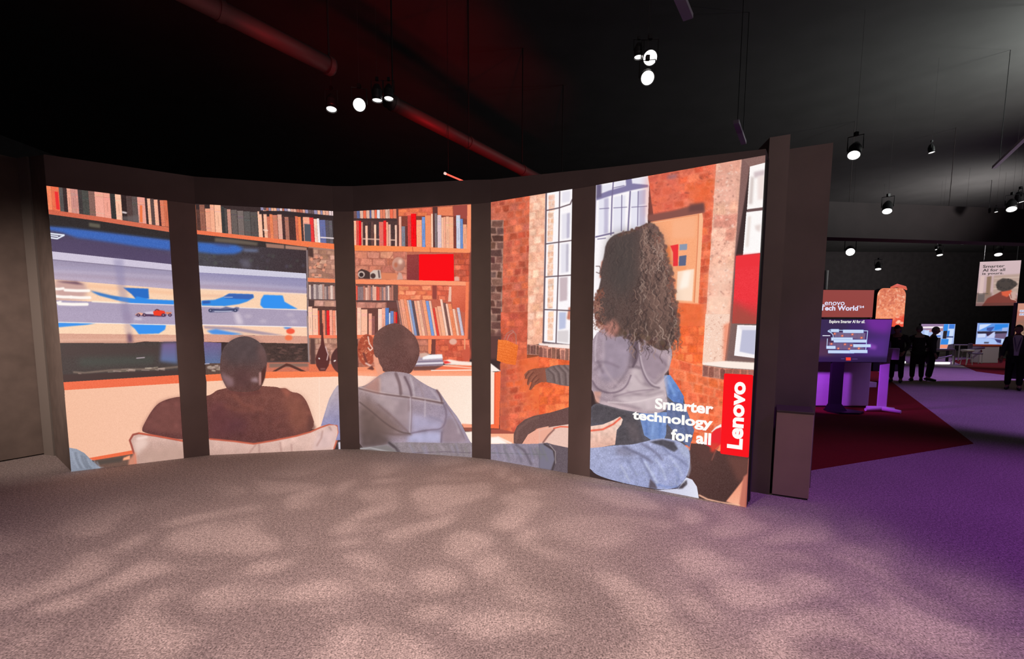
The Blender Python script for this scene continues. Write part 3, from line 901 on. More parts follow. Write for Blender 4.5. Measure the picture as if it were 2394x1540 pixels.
    L(G_((760, 405), (985, 398)), 2, (120, 106, 130), blur=.6)
    L(G_((745, 425), (985, 415)), 3, (236, 230, 236), blur=.6)
    L(G_((735, 440), (985, 432)), 2.4, (130, 112, 128), blur=.6)
    P(G_((720, 448), (990, 440), (985, 480), (715, 484)), (120, 76, 68), blur=.8)
    P(G_((985, 398), (1040, 384), (1130, 400), (1248, 408), (1248, 440), (1000, 430)), (254, 232, 220), blur=.8)
    P(G_((985, 400), (1020, 398), (1060, 415), (1000, 425)), (238, 60, 54), blur=.8)
    P(G_((985, 440), (1248, 445), (1248, 470), (900, 482)), (246, 120, 84), blur=.8)
    L(G_((990, 440), (1248, 462)), 2, (255, 220, 200), blur=.6)
    L(G_((880, 484), (1250, 480)), 2.4, (255, 238, 226), blur=.5)
    P(G_((215, 490), (420, 484), (700, 490), (1252, 488), (1252, 536), (700, 534), (400, 546), (216, 530)), (252, 156, 118), grad=((835, 868), (835, 882), (254, 178, 146)), noise=4)
    P(G_((215, 530), (420, 540), (700, 532), (1252, 534), (1252, 970), (215, 970)), (254, 214, 194), grad=((880, 880), (1090, 970), (255, 232, 216)), noise=4)
    P(G_((1150, 962), (1252, 970), (1252, 1002), (1170, 1000)), (250, 160, 128), blur=.8)
    P(G_((1165, 1000), (1252, 1002), (1252, 1036), (1180, 1030)), (150, 84, 70), blur=.8)
    P(G_((1170, 1036), (1252, 1034), (1252, 1150), (1190, 1150)), (255, 238, 226), blur=.8)
    # ---------------- fourth panel: brick corner
    bricks(cv, E((1410, 110), (1775, 40), (1760, 1300), (1410, 1320)), 19, 5, ((196, 88, 64), (178, 78, 60), (214, 102, 72), (186, 92, 74)), (206, 112, 88), rng, .16, .8)
    bricks(cv, E((1410, 285), (1530, 285), (1512, 1330), (1410, 1330)), 16, 1, ((88, 62, 60), (78, 56, 56), (104, 74, 70)), (168, 130, 118), rng, .1, .5, 14, 0)
    bricks(cv, E((1765, 60), (1910, 36), (1885, 1395), (1742, 1420)), 18, 2, ((248, 198, 172), (244, 184, 156), (252, 212, 188)), (232, 168, 142), rng, .12, 1.2)
    bricks(cv, G_((1505, -40), (1745, -40), (1730, 1060), (1495, 1080)), 17, 3, ((210, 92, 66), (190, 80, 62), (224, 104, 72)), (186, 84, 64), rng, .14, 1)
    bricks(cv, G_((1500, 420), (1925, 340), (1925, 1000), (1500, 1060)), 11, 5, ((216, 92, 64), (190, 78, 60), (234, 104, 64), (206, 98, 74)), (226, 118, 88), rng, .14, 1.2)
    P(G_((1660, 330), (1925, 350), (1925, 880), (1760, 860), (1700, 600)), (240, 110, 58), blur=14, alpha=.75)
    for k in range(26):
        xx, yy = rng.uniform(1700, 1920), rng.uniform(640, 860)
        L(G_((xx, yy), (xx + rng.uniform(-20, 30), yy + rng.uniform(-14, 14))), 2, rng.choice(((208, 74, 44), (250, 140, 84))), blur=.8, alpha=.7)
    P(G_((1500, 420), (1560, 420), (1560, 1040), (1500, 1050)), (164, 80, 66), blur=6, alpha=.6)
    P(E((1400, 1300), (1515, 1300), (1510, 1540), (1400, 1540)), (104, 66, 62), blur=3, alpha=.8)
    # window, fourth panel
    P(J((48, 352), (256, 318), (232, 1500), (28, 1478)), (253, 248, 250), noise=3)
    bricks(cv, J((72, 372), (118, 365), (118, 490), (72, 498)), 3, 1, ((246, 206, 184),), (253, 238, 232), rng, .15, 1)
    for y0, y1 in ((500, 720), (745, 975), (1000, 1220), (1245, 1460)):
        bricks(cv, J((70, y0), (112, y0 - 5), (104, y1), (62, y1 + 4)), 5, 1, ((240, 196, 168), (246, 210, 188)), (253, 238, 230), rng, .16, 1)
    for q in (((175, 350), (235, 338), (232, 420), (172, 430)), ((172, 515), (232, 505), (228, 690), (170, 705)), ((165, 740), (225, 732), (222, 945), (165, 960))):
        P(J(*q), (232, 228, 238), blur=1.5)
    for q, c in ((((210, 510), (232, 505), (228, 690), (208, 698)), (190, 184, 205)), (((205, 740), (222, 738), (218, 945), (203, 950)), (190, 184, 200)), (((155, 990), (215, 985), (212, 1160), (155, 1170)), (204, 184, 190)), (((150, 1250), (205, 1250), (200, 1370), (150, 1380)), (190, 196, 224)), (((140, 1390), (222, 1385), (220, 1480), (138, 1470)), (220, 212, 214))):
        P(J(*q), c, blur=1.5)
    P(J((222, 1215), (240, 1210), (236, 1310), (210, 1300)), (196, 120, 100), blur=1.5)
    for pts, w in ((((55, 355), (48, 800), (32, 1478)), 3.6), (((156, 345), (146, 900), (128, 1485)), 2.6), (((58, 487), (150, 468), (235, 440), (250, 405)), 2.6), (((52, 738), (245, 712)), 2.6), (((44, 986), (240, 972)), 2.6), (((38, 1230), (236, 1238)), 2.6), (((28, 1474), (232, 1496)), 3)):
        L(J(*pts), w, (98, 78, 86), blur=.5)
    P(H((0, 198), (240, 210), (240, 245), (0, 235)), (250, 232, 226), blur=1)
    bricks(cv, G_((1742, 248), (1930, 262), (1930, 352), (1740, 340)), 1, 7, ((116, 80, 76), (104, 70, 68)), (206, 150, 136), rng, .1, .4, 14, .1)
    bricks(cv, H((0, 222), (232, 240), (232, 335), (0, 318)), 1, 7, ((122, 84, 76), (108, 72, 68)), (230, 160, 140), rng, .1, .4, 14, .1)
    bricks(cv, H((0, 300), (232, 330), (232, 700), (0, 740)), 6, 3, ((246, 108, 58), (234, 98, 54), (250, 122, 70)), (222, 88, 54), rng, .1, 1)
    # bag
    P(G_((1480, 206), (1560, 212), (1662, 258), (1650, 345), (1638, 436), (1560, 425), (1468, 394), (1475, 300)), (244, 126, 58), grad=((1165, 800), (1205, 850), (236, 112, 46)), noise=10)
    for k in range(7):
        L(G_((1476, 235 + k * 24), (1560, 250 + k * 25), (1652, 282 + k * 22)), 1, (214, 94, 40), blur=.4, alpha=.7)
    L(G_((1535, 205), (1560, 150), (1610, 122), (1640, 160), (1645, 245)), 1.8, (176, 120, 108), blur=.5)
    L(G_((1560, 212), (1580, 165), (1620, 135)), 1.5, (196, 140, 126), blur=.5)
    # end of the sideboard, floor
    P(G_((1412, 418), (1440, 440), (1504, 490), (1412, 495)), (253, 240, 232), blur=.6)
    P(G_((1412, 492), (1455, 500), (1450, 985), (1412, 1000)), (254, 228, 212), noise=3)
    P(G_((1450, 500), (1504, 492), (1490, 1008), (1412, 1004), (1412, 970), (1450, 965)), (248, 110, 68), noise=4)
    L(G_((1452, 510), (1448, 965)), 1.8, (222, 70, 40), blur=.5)
    P(G_((1412, 1008), (1500, 1012), (1630, 1040), (1630, 1058), (1412, 1054)), (166, 84, 70), blur=1)
    P(G_((1412, 1052), (1630, 1054), (1632, 1146), (1412, 1146)), (252, 176, 140), noise=4)
    P(G_((1412, 1085), (1480, 1080), (1580, 1146), (1412, 1146)), (255, 246, 238), blur=1.5)
    L(G_((1480, 1085), (1600, 1140)), 4, (255, 236, 222), blur=1)
    # ---------------- fifth panel: windows and brick wall
    P(J((415, 270), (830, 215), (812, 700), (405, 1500)), (252, 247, 250), noise=3)
    for q in (((450, 400), (525, 385), (520, 660), (445, 670)), ((560, 385), (650, 372), (645, 640), (555, 650)), ((690, 350), (805, 330), (800, 600), (690, 630)), ((470, 300), (545, 285), (545, 335), (470, 350)), ((570, 275), (645, 262), (645, 310), (570, 325)), ((700, 250), (810, 235), (810, 295), (700, 310))):
        P(J(*q), (232, 230, 242), blur=1.5)
    for q in (((490, 400), (522, 392), (518, 655), (488, 662)), ((745, 340), (800, 330), (796, 440), (745, 450)), ((752, 460), (798, 455), (795, 600), (752, 600))):
        P(J(*q), (196, 190, 214), blur=1.5)
    P(J((428, 375), (520, 340), (640, 305), (705, 285), (820, 295), (820, 312), (700, 335), (560, 370), (430, 412)), (132, 124, 164), blur=.8)
    P(J((650, 250), (695, 245), (705, 320), (655, 325)), (130, 124, 164), blur=.8)
    P(J((428, 290), (470, 292), (470, 385), (428, 400)), (108, 98, 128), blur=1.5)
    for pts, w in ((((558, 275), (548, 400), (540, 670)), 3), (((685, 345), (668, 640)), 3.4), (((455, 475), (525, 470)), 1.6), (((560, 468), (660, 462)), 1.6), (((695, 463), (810, 455)), 1.6), (((425, 686), (560, 655)), 3.4), (((622, 372), (618, 640)), 2), (((745, 345), (740, 600)), 2), (((440, 702), (500, 695)), 2), (((552, 320), (640, 300)), 1.6)):
        L(J(*pts), w, (120, 110, 146), blur=.5)
    L(J((432, 290), (415, 800)), 2, (176, 168, 186), blur=.6)
    bricks(cv, J((818, 225), (1335, 120), (1250, 1545), (1000, 1545)), 24, 6, ((224, 98, 70), (208, 88, 66), (236, 112, 78), (214, 104, 84)), (232, 122, 94), rng, .13, 1.2, 16)
    P(J((815, 225), (1050, 175), (1080, 480), (815, 560)), (222, 104, 84), blur=12, alpha=.55)
    P(J((1120, 300), (1330, 250), (1320, 430), (1130, 470)), (240, 104, 54), blur=12, alpha=.6)
    P(J((1000, 1150), (1270, 1150), (1250, 1545), (1000, 1545)), (242, 110, 56), blur=12, alpha=.7)
    for k in range(90):
        xx, yy = rng.uniform(840, 1320), rng.uniform(180, 470)
        L(J((xx, yy), (xx + rng.uniform(-25, 30), yy + rng.uniform(-14, 12))), rng.uniform(1, 3), rng.choice(((172, 70, 54), (240, 140, 108), (196, 82, 60), (132, 70, 62))), blur=.8, alpha=.55)
    P(J((960, 225), (1040, 210), (1030, 245), (965, 255)), (150, 110, 122), blur=3, alpha=.7)
    P(J((818, 520), (1000, 490), (1150, 450), (1235, 435), (1245, 500), (1225, 510), (860, 575), (818, 560)), (138, 84, 76), blur=1.8)
    P(J((1130, 440), (1240, 425), (1240, 490), (1120, 500)), (106, 68, 66), blur=3, alpha=.8)
    # framed picture on the wall
    P(J((838, 572), (1225, 506), (1232, 560), (1196, 1186), (1010, 1176), (960, 900), (838, 640)), (250, 186, 144), noise=3)
    P(J((845, 585), (1195, 525), (1192, 560), (1165, 1175), (1015, 1165), (960, 900), (845, 640)), (250, 170, 124), noise=4)
    P(J((1000, 560), (1180, 535), (1170, 690), (1000, 700)), (250, 180, 140), blur=4, alpha=.7)
    L(J((1198, 515), (1192, 700), (1165, 1178)), 2, (222, 124, 84), blur=.5)
    L(J((840, 575), (1198, 518)), 1.6, (224, 124, 84), blur=.5)
    P(J((940, 755), (985, 750), (1000, 900), (950, 900)), (242, 130, 72), blur=3)
    P(J((985, 752), (1046, 740), (1042, 905), (1005, 905), (1005, 800)), (238, 52, 58), blur=.7)
    P(J((1056, 742), (1113, 737), (1110, 783), (1053, 786)), (142, 152, 174), blur=.6)
    P(J((1052, 830), (1107, 822), (1101, 900), (1048, 905)), (96, 102, 132), blur=.6)
    P(J((1030, 905), (1110, 905), (1100, 935), (1030, 935)), (246, 160, 110), blur=1)
    P(J((1040, 945), (1165, 925), (1150, 1168), (1028, 1160)), (253, 222, 198), blur=1)
    P(J((1085, 945), (1140, 935), (1120, 1060), (1050, 1080)), (255, 242, 228), blur=3)
    P(J((1000, 1000), (1025, 1000), (1022, 1165), (1005, 1165)), (246, 140, 96), blur=1)
    L(J((1000, 1172), (1195, 1186)), 3, (250, 156, 112), blur=.6)
    bricks(cv, J((1232, 560), (1320, 540), (1262, 1190), (1198, 1188)), 11, 1, ((226, 96, 62), (206, 84, 60), (238, 112, 74)), (230, 120, 88), rng, .1, 1)
    # pale pillar
    bricks(cv, J((1332, 112), (1525, 92), (1420, 1545), (1235, 1545)), 14, 1, ((236, 176, 152), (230, 164, 144), (244, 194, 172)), (240, 190, 170), rng, .05, 1.6, 10)
    P(J((1332, 112), (1525, 92), (1500, 420), (1312, 460)), (226, 168, 152), blur=8, alpha=.5)
    P(J((1290, 900), (1460, 900), (1420, 1545), (1240, 1545)), (252, 214, 192), blur=10, alpha=.6)
    for k in range(150):
        t = rng.uniform(0, 1)
        yy = 130 + t * 1400
        xx = rng.uniform(1325 - 85 * t, 1500 - 85 * t)
        L(J((xx, yy), (xx + rng.uniform(-14, 14), yy + rng.uniform(-12, 12))), rng.uniform(1.2, 3.2), rng.choice(((172, 120, 106), (255, 238, 224), (252, 222, 204), (150, 104, 96))), blur=.8, alpha=.6)
    # right window
    P(J((1522, 95), (1712, 60), (1712, 130), (1580, 170), (1475, 830), (1452, 1260), (1430, 1545), (1415, 1545), (1470, 800)), (132, 98, 94), blur=1, noise=5)
    P(J((1522, 92), (1710, 62), (1706, 128), (1582, 160)), (140, 106, 100), noise=5)
    P(J((1582, 158), (1706, 126), (1692, 466), (1560, 482)), (254, 248, 246), noise=3)
    P(J((1556, 496), (1690, 480), (1668, 806), (1530, 822)), (254, 249, 248), noise=3)
    for q, c in ((((1610, 200), (1700, 180), (1690, 225), (1615, 245)), (206, 186, 190)), (((1640, 230), (1695, 222), (1685, 400), (1640, 410)), (240, 222, 218)), (((1590, 230), (1612, 240), (1600, 440), (1575, 440)), (206, 190, 186)), (((1620, 600), (1665, 590), (1655, 650), (1625, 630)), (226, 208, 204)), (((1570, 530), (1590, 530), (1570, 760), (1552, 760)), (232, 216, 208))):
        P(J(*q), c, blur=2.5, alpha=.9)
    P(J((1565, 478), (1690, 462), (1690, 484), (1558, 500)), (106, 80, 80), blur=.5)
    P(J((1525, 822), (1668, 805), (1668, 822), (1520, 836)), (180, 60, 60), blur=.6)
    P(J((1478, 828), (1668, 812), (1642, 1350), (1448, 1350)), (238, 56, 64), grad=((1745, 700), (1735, 758), (172, 74, 66)), noise=5)
    P(J((1480, 826), (1668, 812), (1664, 900), (1474, 930)), (236, 52, 60), blur=3)
    P(J((1455, 1150), (1500, 1200), (1640, 1290), (1640, 1350), (1450, 1350)), (166, 76, 66), blur=8, alpha=.8)
    P(J((1450, 1345), (1640, 1345), (1634, 1545), (1430, 1545)), (126, 98, 96), noise=4)
    P(H((1425, 50), (1640, 55), (1625, 350), (1390, 345)), (126, 98, 94), noise=4)
    P(H((1488, 62), (1638, 66), (1622, 312), (1464, 292)), (250, 244, 246), noise=3)
    P(H((1525, 95), (1630, 98), (1618, 285), (1505, 262)), (192, 192, 216), blur=1.2)
    P(H((1500, 70), (1630, 75), (1628, 100), (1520, 100)), (232, 228, 236), blur=1.5)
    L(H((1440, 300), (1618, 326)), 5, (118, 92, 90), blur=.8)
    bricks(cv, H((1000, 70), (1255, 70), (1240, 480), (1000, 480)), 6, 4, ((248, 110, 56), (238, 100, 52), (250, 124, 70)), (226, 92, 54), rng, .1, 1)
    bricks(cv, H((960, 300), (1400, 420), (1380, 1010), (1050, 1000)), 9, 5, ((240, 108, 64), (228, 98, 62), (246, 122, 80)), (246, 146, 106), rng, .1, 1.2)
    P(H((1250, -20), (1432, -20), (1392, 345), (1225, 355)), (248, 210, 190), noise=8)
    for k in range(60):
        xx, yy = rng.uniform(1240, 1400), rng.uniform(0, 330)
        L(H((xx, yy), (xx + rng.uniform(-12, 12), yy + rng.uniform(-10, 10))), rng.uniform(1, 2.6), rng.choice(((190, 138, 120), (255, 244, 234), (210, 160, 140))), blur=.7, alpha=.6)
    P(H((1385, 60), (1440, 40), (1432, 70), (1400, 335), (1380, 335)), (240, 130, 96), blur=3, alpha=.7)
    P(H((1228, 345), (1330, 338), (1400, 332), (1625, 345), (1622, 400), (1400, 385), (1228, 362)), (253, 236, 226), blur=1)
    bricks(cv, H((1228, 362), (1400, 388), (1395, 472), (1225, 448)), 1, 4, ((140, 90, 82), (124, 80, 74)), (196, 140, 124), rng, .08, .4, 14, .1)
    bricks(cv, H((1400, 388), (1622, 402), (1618, 445), (1395, 440)), 1, 4, ((136, 86, 78),), (220, 130, 110), rng, .08)
    # blue denim of the standing person's skirt and the sofa behind
    P(H((1140, 950), (1260, 955), (1365, 1020), (1590, 1050), (1575, 1440), (1195, 1370), (1110, 1190)), (88, 60, 56), grad=((1640, 1060), (1720, 1150), (74, 50, 48)), noise=6)
    P(H((1400, 1040), (1590, 1055), (1580, 1180), (1500, 1250)), (116, 72, 64), blur=6, alpha=.7)
    P(Z((890, 720), (1060, 720), (1200, 800), (1090, 980)), (96, 62, 58), blur=8, alpha=.6)
    P(Z((1320, 1395), (1420, 1270), (1560, 1090), (1570, 1470), (1480, 1450)), (238, 148, 118), grad=((1730, 1120), (1745, 1180), (250, 180, 150)), blur=.8, noise=4)
    P(Z((1530, 1100), (1580, 1060), (1575, 1470), (1475, 1450)), (196, 116, 98), blur=1.5)
    P(Z((1590, 880), (1600, 880), (1572, 1475), (1545, 1470)), (178, 98, 84), blur=1)
    L(Z((1000, 1320), (1100, 1370), (1250, 1405), (1480, 1440)), 3.4, (250, 190, 160), blur=.8)
    L(Z((1150, 900), (1190, 800), (1230, 740)), 2, (150, 90, 80), blur=1)
    P(Z((1050, 700), (1180, 540), (1260, 500), (1280, 690), (1180, 770)), (236, 40, 50), blur=1)
    P(Z((1130, 690), (1240, 700), (1180, 800), (1140, 800)), (216, 66, 52), blur=3)
    P(Z((1140, 560), (1200, 500), (1262, 465), (1268, 500), (1200, 525), (1150, 565)), (253, 240, 236), blur=.6)
    # ---------------- figures: seated man in brown
    SHAPES['man'] = B((1275, 1048), (1310, 980), (1360, 890), (1420, 820), (1480, 790), (1560, 766), (1640, 756)) + D((400, 716), (455, 690), (485, 662), (560, 646), (588, 636), (555, 600), (530, 545), (516, 470), (520, 400), (530, 325), (570, 250), (640, 197), (725, 172), (800, 184), (870, 224), (920, 290), (938, 360), (940, 430), (930, 500), (915, 565), (888, 630), (960, 628), (1030, 632), (1060, 645), (1110, 640), (1160, 680), (1230, 685), (1290, 745), (1330, 840), (1382, 1005), (1200, 1075), (1000, 1115), (820, 1145), (600, 1120), (427, 1105)) + B((1645, 1150), (1290, 1085))
    SHAPES['man'] = chaikin(SHAPES['man'], 1)
    P(chaikin(B((1275, 1048), (1310, 980), (1360, 890), (1420, 820), (1480, 790), (1560, 766), (1640, 756)) + D((400, 716), (455, 690), (485, 662), (560, 646), (650, 620), (850, 620), (960, 628), (1030, 632), (1060, 645), (1110, 640), (1160, 680), (1230, 685), (1290, 745), (1330, 840), (1382, 1005), (1200, 1075), (1000, 1115), (820, 1145), (600, 1120), (427, 1105)) + B((1645, 1150), (1290, 1085)), 2),
      (122, 74, 66), grad=((600, 920), (560, 1020), (100, 60, 58)), noise=7)
    P(B((1275, 1048), (1310, 980), (1420, 820), (1480, 790), (1640, 756), (1650, 1100), (1420, 1080)), (128, 78, 72), blur=5, alpha=.7)
    P(D((420, 780), (560, 760), (620, 900), (600, 1080), (420, 1090)), (102, 58, 62), blur=10, alpha=.6)
    P(D((620, 870), (780, 930), (740, 1040), (560, 1050)), (92, 54, 62), blur=12, alpha=.6)
    P(D((1080, 700), (1260, 720), (1330, 900), (1300, 1030), (1180, 1040)), (146, 88, 72), blur=10, alpha=.6)
    P(D((1320, 870), (1382, 1005), (1300, 1035)), (104, 64, 58), blur=3, alpha=.8)
    P(D((1060, 648), (1110, 642), (1155, 685), (1120, 730)), (160, 92, 76), blur=3, alpha=.7)
    L(D((600, 670), (720, 700), (880, 680)), 6, (104, 60, 58), blur=3, alpha=.8)
    L(D((640, 700), (730, 800), (820, 810)), 5, (144, 84, 70), blur=4, alpha=.6)
    for p in (((560, 800), (700, 850), (900, 830)), ((560, 900), (760, 880), (980, 900)), ((850, 960), (1000, 930), (1150, 860))):
        L(chaikin(D(*p), 3, False), 6, rng.choice(((100, 60, 58), (138, 82, 70))), blur=4, alpha=.5)
    P(chaikin(D((588, 660), (555, 600), (530, 545), (516, 470), (520, 400), (530, 325), (570, 250), (640, 197), (725, 172), (800, 184), (870, 224), (920, 290), (938, 360), (940, 430), (930, 500), (915, 565), (888, 640), (850, 668), (740, 680), (640, 672))), (92, 74, 74), grad=((575, 800), (575, 905), (100, 66, 62)), noise=7)
    P(D((525, 330), (640, 205), (800, 190), (900, 280), (860, 420), (600, 430)), (84, 70, 72), blur=10, alpha=.7)
    P(D((880, 240), (935, 350), (938, 440), (900, 430), (850, 300)), (112, 82, 80), blur=5, alpha=.8)
    P(D((525, 500), (570, 520), (640, 560), (650, 620), (580, 630), (545, 570)), (140, 108, 112), blur=4, alpha=.9)
    P(D((790, 555), (850, 545), (865, 590), (800, 590)), (166, 136, 142), blur=3, alpha=.9)
    P(D((870, 500), (892, 495), (890, 610), (870, 620)), (190, 140, 134), blur=1.5)
    P(D((892, 490), (930, 440), (922, 550), (892, 625)), (86, 50, 46), blur=1.5)
    P(D((645, 470), (790, 480), (800, 640), (660, 640)), (96, 64, 64), blur=8, alpha=.7)
    # cushion in front of him
    SHAPES['cushion'] = B((1165, 1150), (1200, 1095), (1250, 1085), (1400, 1108), (1645, 1155)) + D((427, 1098), (640, 1118), (820, 1142), (1000, 1112), (1200, 1072), (1330, 1035), (1420, 995), (1500, 966), (1555, 966), (1582, 985), (1588, 1040), (1575, 1110), (1545, 1190), (1400, 1240), (800, 1275), (427, 1290)) + B((1650, 1330), (1230, 1400), (1205, 1260), (1185, 1200))
    P(SHAPES['cushion'], (226, 188, 176), grad=((560, 1020), (555, 1072), (196, 158, 146)), noise=6)
    P(B((1200, 1160), (1300, 1120), (1340, 1180), (1230, 1290)), (244, 212, 200), blur=5, alpha=.8)
    P(B((1270, 1250), (1650, 1200), (1650, 1320), (1280, 1380)), (196, 160, 146), blur=8, alpha=.7)
    P(D((1400, 1040), (1540, 985), (1560, 1060), (1530, 1180), (1350, 1210)), (222, 190, 188), blur=6, alpha=.7)
    for p in (((1440, 1030), (1430, 1090), (1390, 1160)), ((1500, 990), (1520, 1020)), ((840, 1150), (780, 1230)), ((1060, 1130), (1070, 1220)), ((1160, 1150), (1165, 1220)), ((870, 1150), (875, 1240))):
        L(D(*p), 3, (170, 128, 120), blur=1.5, alpha=.7)
    L(B((1240, 1135), (1320, 1120)), 6, (250, 222, 214), blur=2, alpha=.8)
    L(B((1225, 1400), (1212, 1290), (1185, 1200), (1168, 1150), (1198, 1100), (1250, 1087), (1400, 1110), (1648, 1156)), 4.4, (164, 84, 72), blur=.6)
    L(B((1250, 1087), (1400, 1110), (1648, 1156)), 2.6, (206, 96, 72), blur=.4)
    L(D((427, 1100), (640, 1120), (820, 1144), (1000, 1114), (1200, 1074), (1330, 1037), (1420, 997), (1500, 968), (1555, 968), (1580, 988), (1585, 1040), (1570, 1110), (1545, 1185)), 3.6, (198, 98, 76), blur=.5)
    P(B((1160, 1330), (1225, 1250), (1232, 1370), (1150, 1400)), (232, 150, 122), blur=2, alpha=.8)
    # ---------------- person in the pale hoodie
    SHAPES['hoodie_person'] = D((1425, 985), (1450, 900), (1475, 820), (1500, 740), (1540, 665), (1575, 618), (1640, 615)) + G_((230, 632), (300, 612), (400, 535), (375, 470), (360, 400), (355, 280), (355, 200), (375, 150), (430, 100), (500, 66), (560, 55), (620, 75), (680, 120), (740, 180), (770, 260), (775, 330), (755, 400), (730, 450), (692, 515), (760, 570), (880, 640), (940, 660), (985, 725), (1050, 820), (1130, 920), (1180, 1030), (1225, 1120), (1245, 1140), (1000, 1160), (600, 1180), (240, 1185), (40, 1110)) + D((1560, 1100), (1585, 1040), (1575, 975))
    P(D((1425, 985), (1450, 900), (1475, 820), (1500, 740), (1540, 665), (1575, 618), (1640, 615), (1640, 1110), (1560, 1110), (1585, 1040), (1575, 975), (1500, 965)), (178, 160, 170), grad=((770, 920), (770, 1000), (146, 142, 182)), noise=6)
    L(D((1570, 640), (1500, 780), (1470, 900)), 4, (206, 190, 200), blur=3, alpha=.7)
    P(D((1580, 1130), (1605, 1125), (1605, 1195), (1585, 1195)), (220, 214, 226), blur=1)
    SHAPES['hoodie_person'] = chaikin(SHAPES['hoodie_person'], 1)
    P(chaikin(G_((160, 640), (225, 636), (300, 612), (400, 535), (450, 500), (520, 488), (640, 498), (690, 512), (760, 570), (880, 640), (940, 660), (985, 725), (1050, 820), (1130, 920), (1180, 1030), (1225, 1120), (1245, 1140), (1000, 1160), (600, 1180), (160, 1185)), 1), (164, 141, 144), grad=((860, 900), (1010, 1010), (160, 144, 162)), noise=7)
    P(G_((235, 690), (330, 740), (480, 850), (600, 960), (690, 1060), (600, 1070), (400, 1060), (300, 1050), (238, 1000)), (128, 102, 96), blur=12, alpha=.85)
    P(G_((240, 780), (330, 840), (440, 960), (560, 1050), (400, 1060), (300, 1045), (238, 1000)), (112, 90, 86), blur=12, alpha=.6)
    P(G_((238, 1010), (330, 1010), (460, 1060), (520, 1130), (420, 1175), (240, 1180)), (96, 78, 76), blur=6, alpha=.95)
    P(G_((330, 690), (560, 735), (680, 740), (690, 850), (680, 1000), (560, 900), (420, 790)), (178, 156, 158), blur=5, alpha=.8)
    P(G_((690, 870), (820, 900), (1000, 960), (990, 1025), (860, 1010), (700, 1045)), (180, 172, 202), blur=8, alpha=.75)
    P(G_((680, 1055), (860, 1035), (965, 1035), (975, 1135), (660, 1135)), (184, 182, 216), blur=5, alpha=.8)
    P(G_((980, 950), (1060, 900), (1130, 1000), (1200, 1130), (980, 1135), (970, 1040)), (152, 130, 138), blur=4, alpha=.8)
    P(G_((420, 540), (560, 510), (640, 540), (700, 700), (560, 700), (430, 680)), (190, 168, 172), blur=5, alpha=.7)
    for p, w, c in ((((232, 640), (420, 688), (690, 722), (830, 745), (985, 775)), 5, (120, 92, 92)), (((232, 655), (420, 705), (690, 738), (985, 795)), 3, (204, 182, 182)), (((690, 725), (692, 850), (685, 1040)), 2.4, (206, 190, 196)), (((680, 740), (675, 850)), 3, (132, 106, 112)), (((825, 745), (822, 900)), 2, (196, 180, 188)), (((560, 520), (600, 620), (610, 700)), 8, (134, 110, 112)), (((640, 545), (690, 640), (710, 715)), 6, (126, 102, 108)), (((690, 545), (715, 620), (725, 715)), 4, (216, 200, 204)), (((415, 560), (420, 680)), 4, (214, 190, 184)), (((930, 665), (965, 720), (980, 770)), 5, (124, 96, 98)), (((700, 1045), (860, 1022), (985, 1030)), 4, (140, 128, 150)), (((1000, 800), (1020, 860), (985, 1030), (972, 1130)), 4, (140, 120, 132)), (((860, 900), (960, 930), (1000, 960)), 5, (146, 134, 156)), (((400, 790), (520, 890), (680, 1045)), 4, (118, 92, 90)), (((330, 1010), (500, 1060), (700, 1060)), 4, (110, 86, 84)), (((1060, 860), (1110, 960), (1130, 1050)), 4, (186, 170, 176)), (((880, 660), (960, 760)), 4, (200, 184, 190)), (((760, 600), (800, 680), (810, 735)), 4, (150, 128, 134))):
        L(chaikin(G_(*p), 3, False), w * .8, c, blur=2.0, alpha=.75)
    P(G_((236, 820), (320, 880), (420, 980), (540, 1060), (420, 1075), (240, 1060)), (104, 84, 80), blur=9, alpha=.7)
    P(G_((560, 760), (680, 750), (685, 1030), (620, 980), (560, 880)), (150, 128, 134), blur=7, alpha=.6)
    for p, w, c in ((((232, 646), (420, 694), (690, 727), (830, 750), (985, 780)), 3.4, (112, 86, 86)), (((232, 634), (420, 682), (690, 714), (985, 764)), 2.4, (206, 186, 186)), (((236, 770), (340, 850), (470, 965), (600, 1040), (690, 1052)), 3.4, (100, 80, 78)),
                    (((692, 728), (696, 850), (686, 1040)), 2, (206, 190, 198)), (((700, 735), (705, 850), (695, 1035)), 2, (130, 108, 118)), (((985, 780), (1022, 860), (992, 1012), (860, 1016), (700, 1048)), 3, (126, 108, 124)), (((824, 750), (822, 900)), 1.6, (204, 188, 196)),
                    (((560, 510), (596, 600), (604, 700)), 6, (122, 98, 102)), (((640, 540), (684, 630), (700, 715)), 4, (112, 90, 98)), (((1010, 790), (1100, 930), (1180, 1100)), 3, (140, 118, 128)), (((975, 1040), (968, 1130)), 3, (120, 104, 120)), (((930, 662), (962, 715), (975, 770)), 3.4, (108, 82, 86))):
        L(chaikin(G_(*p), 3, False), w, c, blur=1.1, alpha=.8)
    P(G_((355, 340), (400, 335), (412, 420), (448, 470), (440, 515), (405, 522), (375, 470), (360, 400)), (236, 160, 132), blur=1.2)
    P(G_((300, 615), (400, 530), (415, 560), (415, 690), (260, 645)), (186, 130, 116), blur=4, alpha=.7)
    P(chaikin(G_((355, 200), (375, 150), (430, 100), (500, 66), (560, 55), (620, 75), (680, 120), (740, 180), (770, 260), (775, 330), (755, 400), (730, 450), (692, 517), (640, 502), (520, 490), (446, 500), (440, 460), (412, 420), (400, 365), (385, 370), (368, 345), (355, 280))), (114, 78, 72), grad=((880, 780), (960, 850), (104, 68, 64)), noise=8)
    P(G_((640, 120), (740, 200), (760, 330), (700, 400), (650, 260)), (128, 88, 82), blur=8, alpha=.7)
    P(G_((420, 130), (560, 80), (640, 150), (560, 260), (440, 300)), (98, 70, 66), blur=10, alpha=.6)
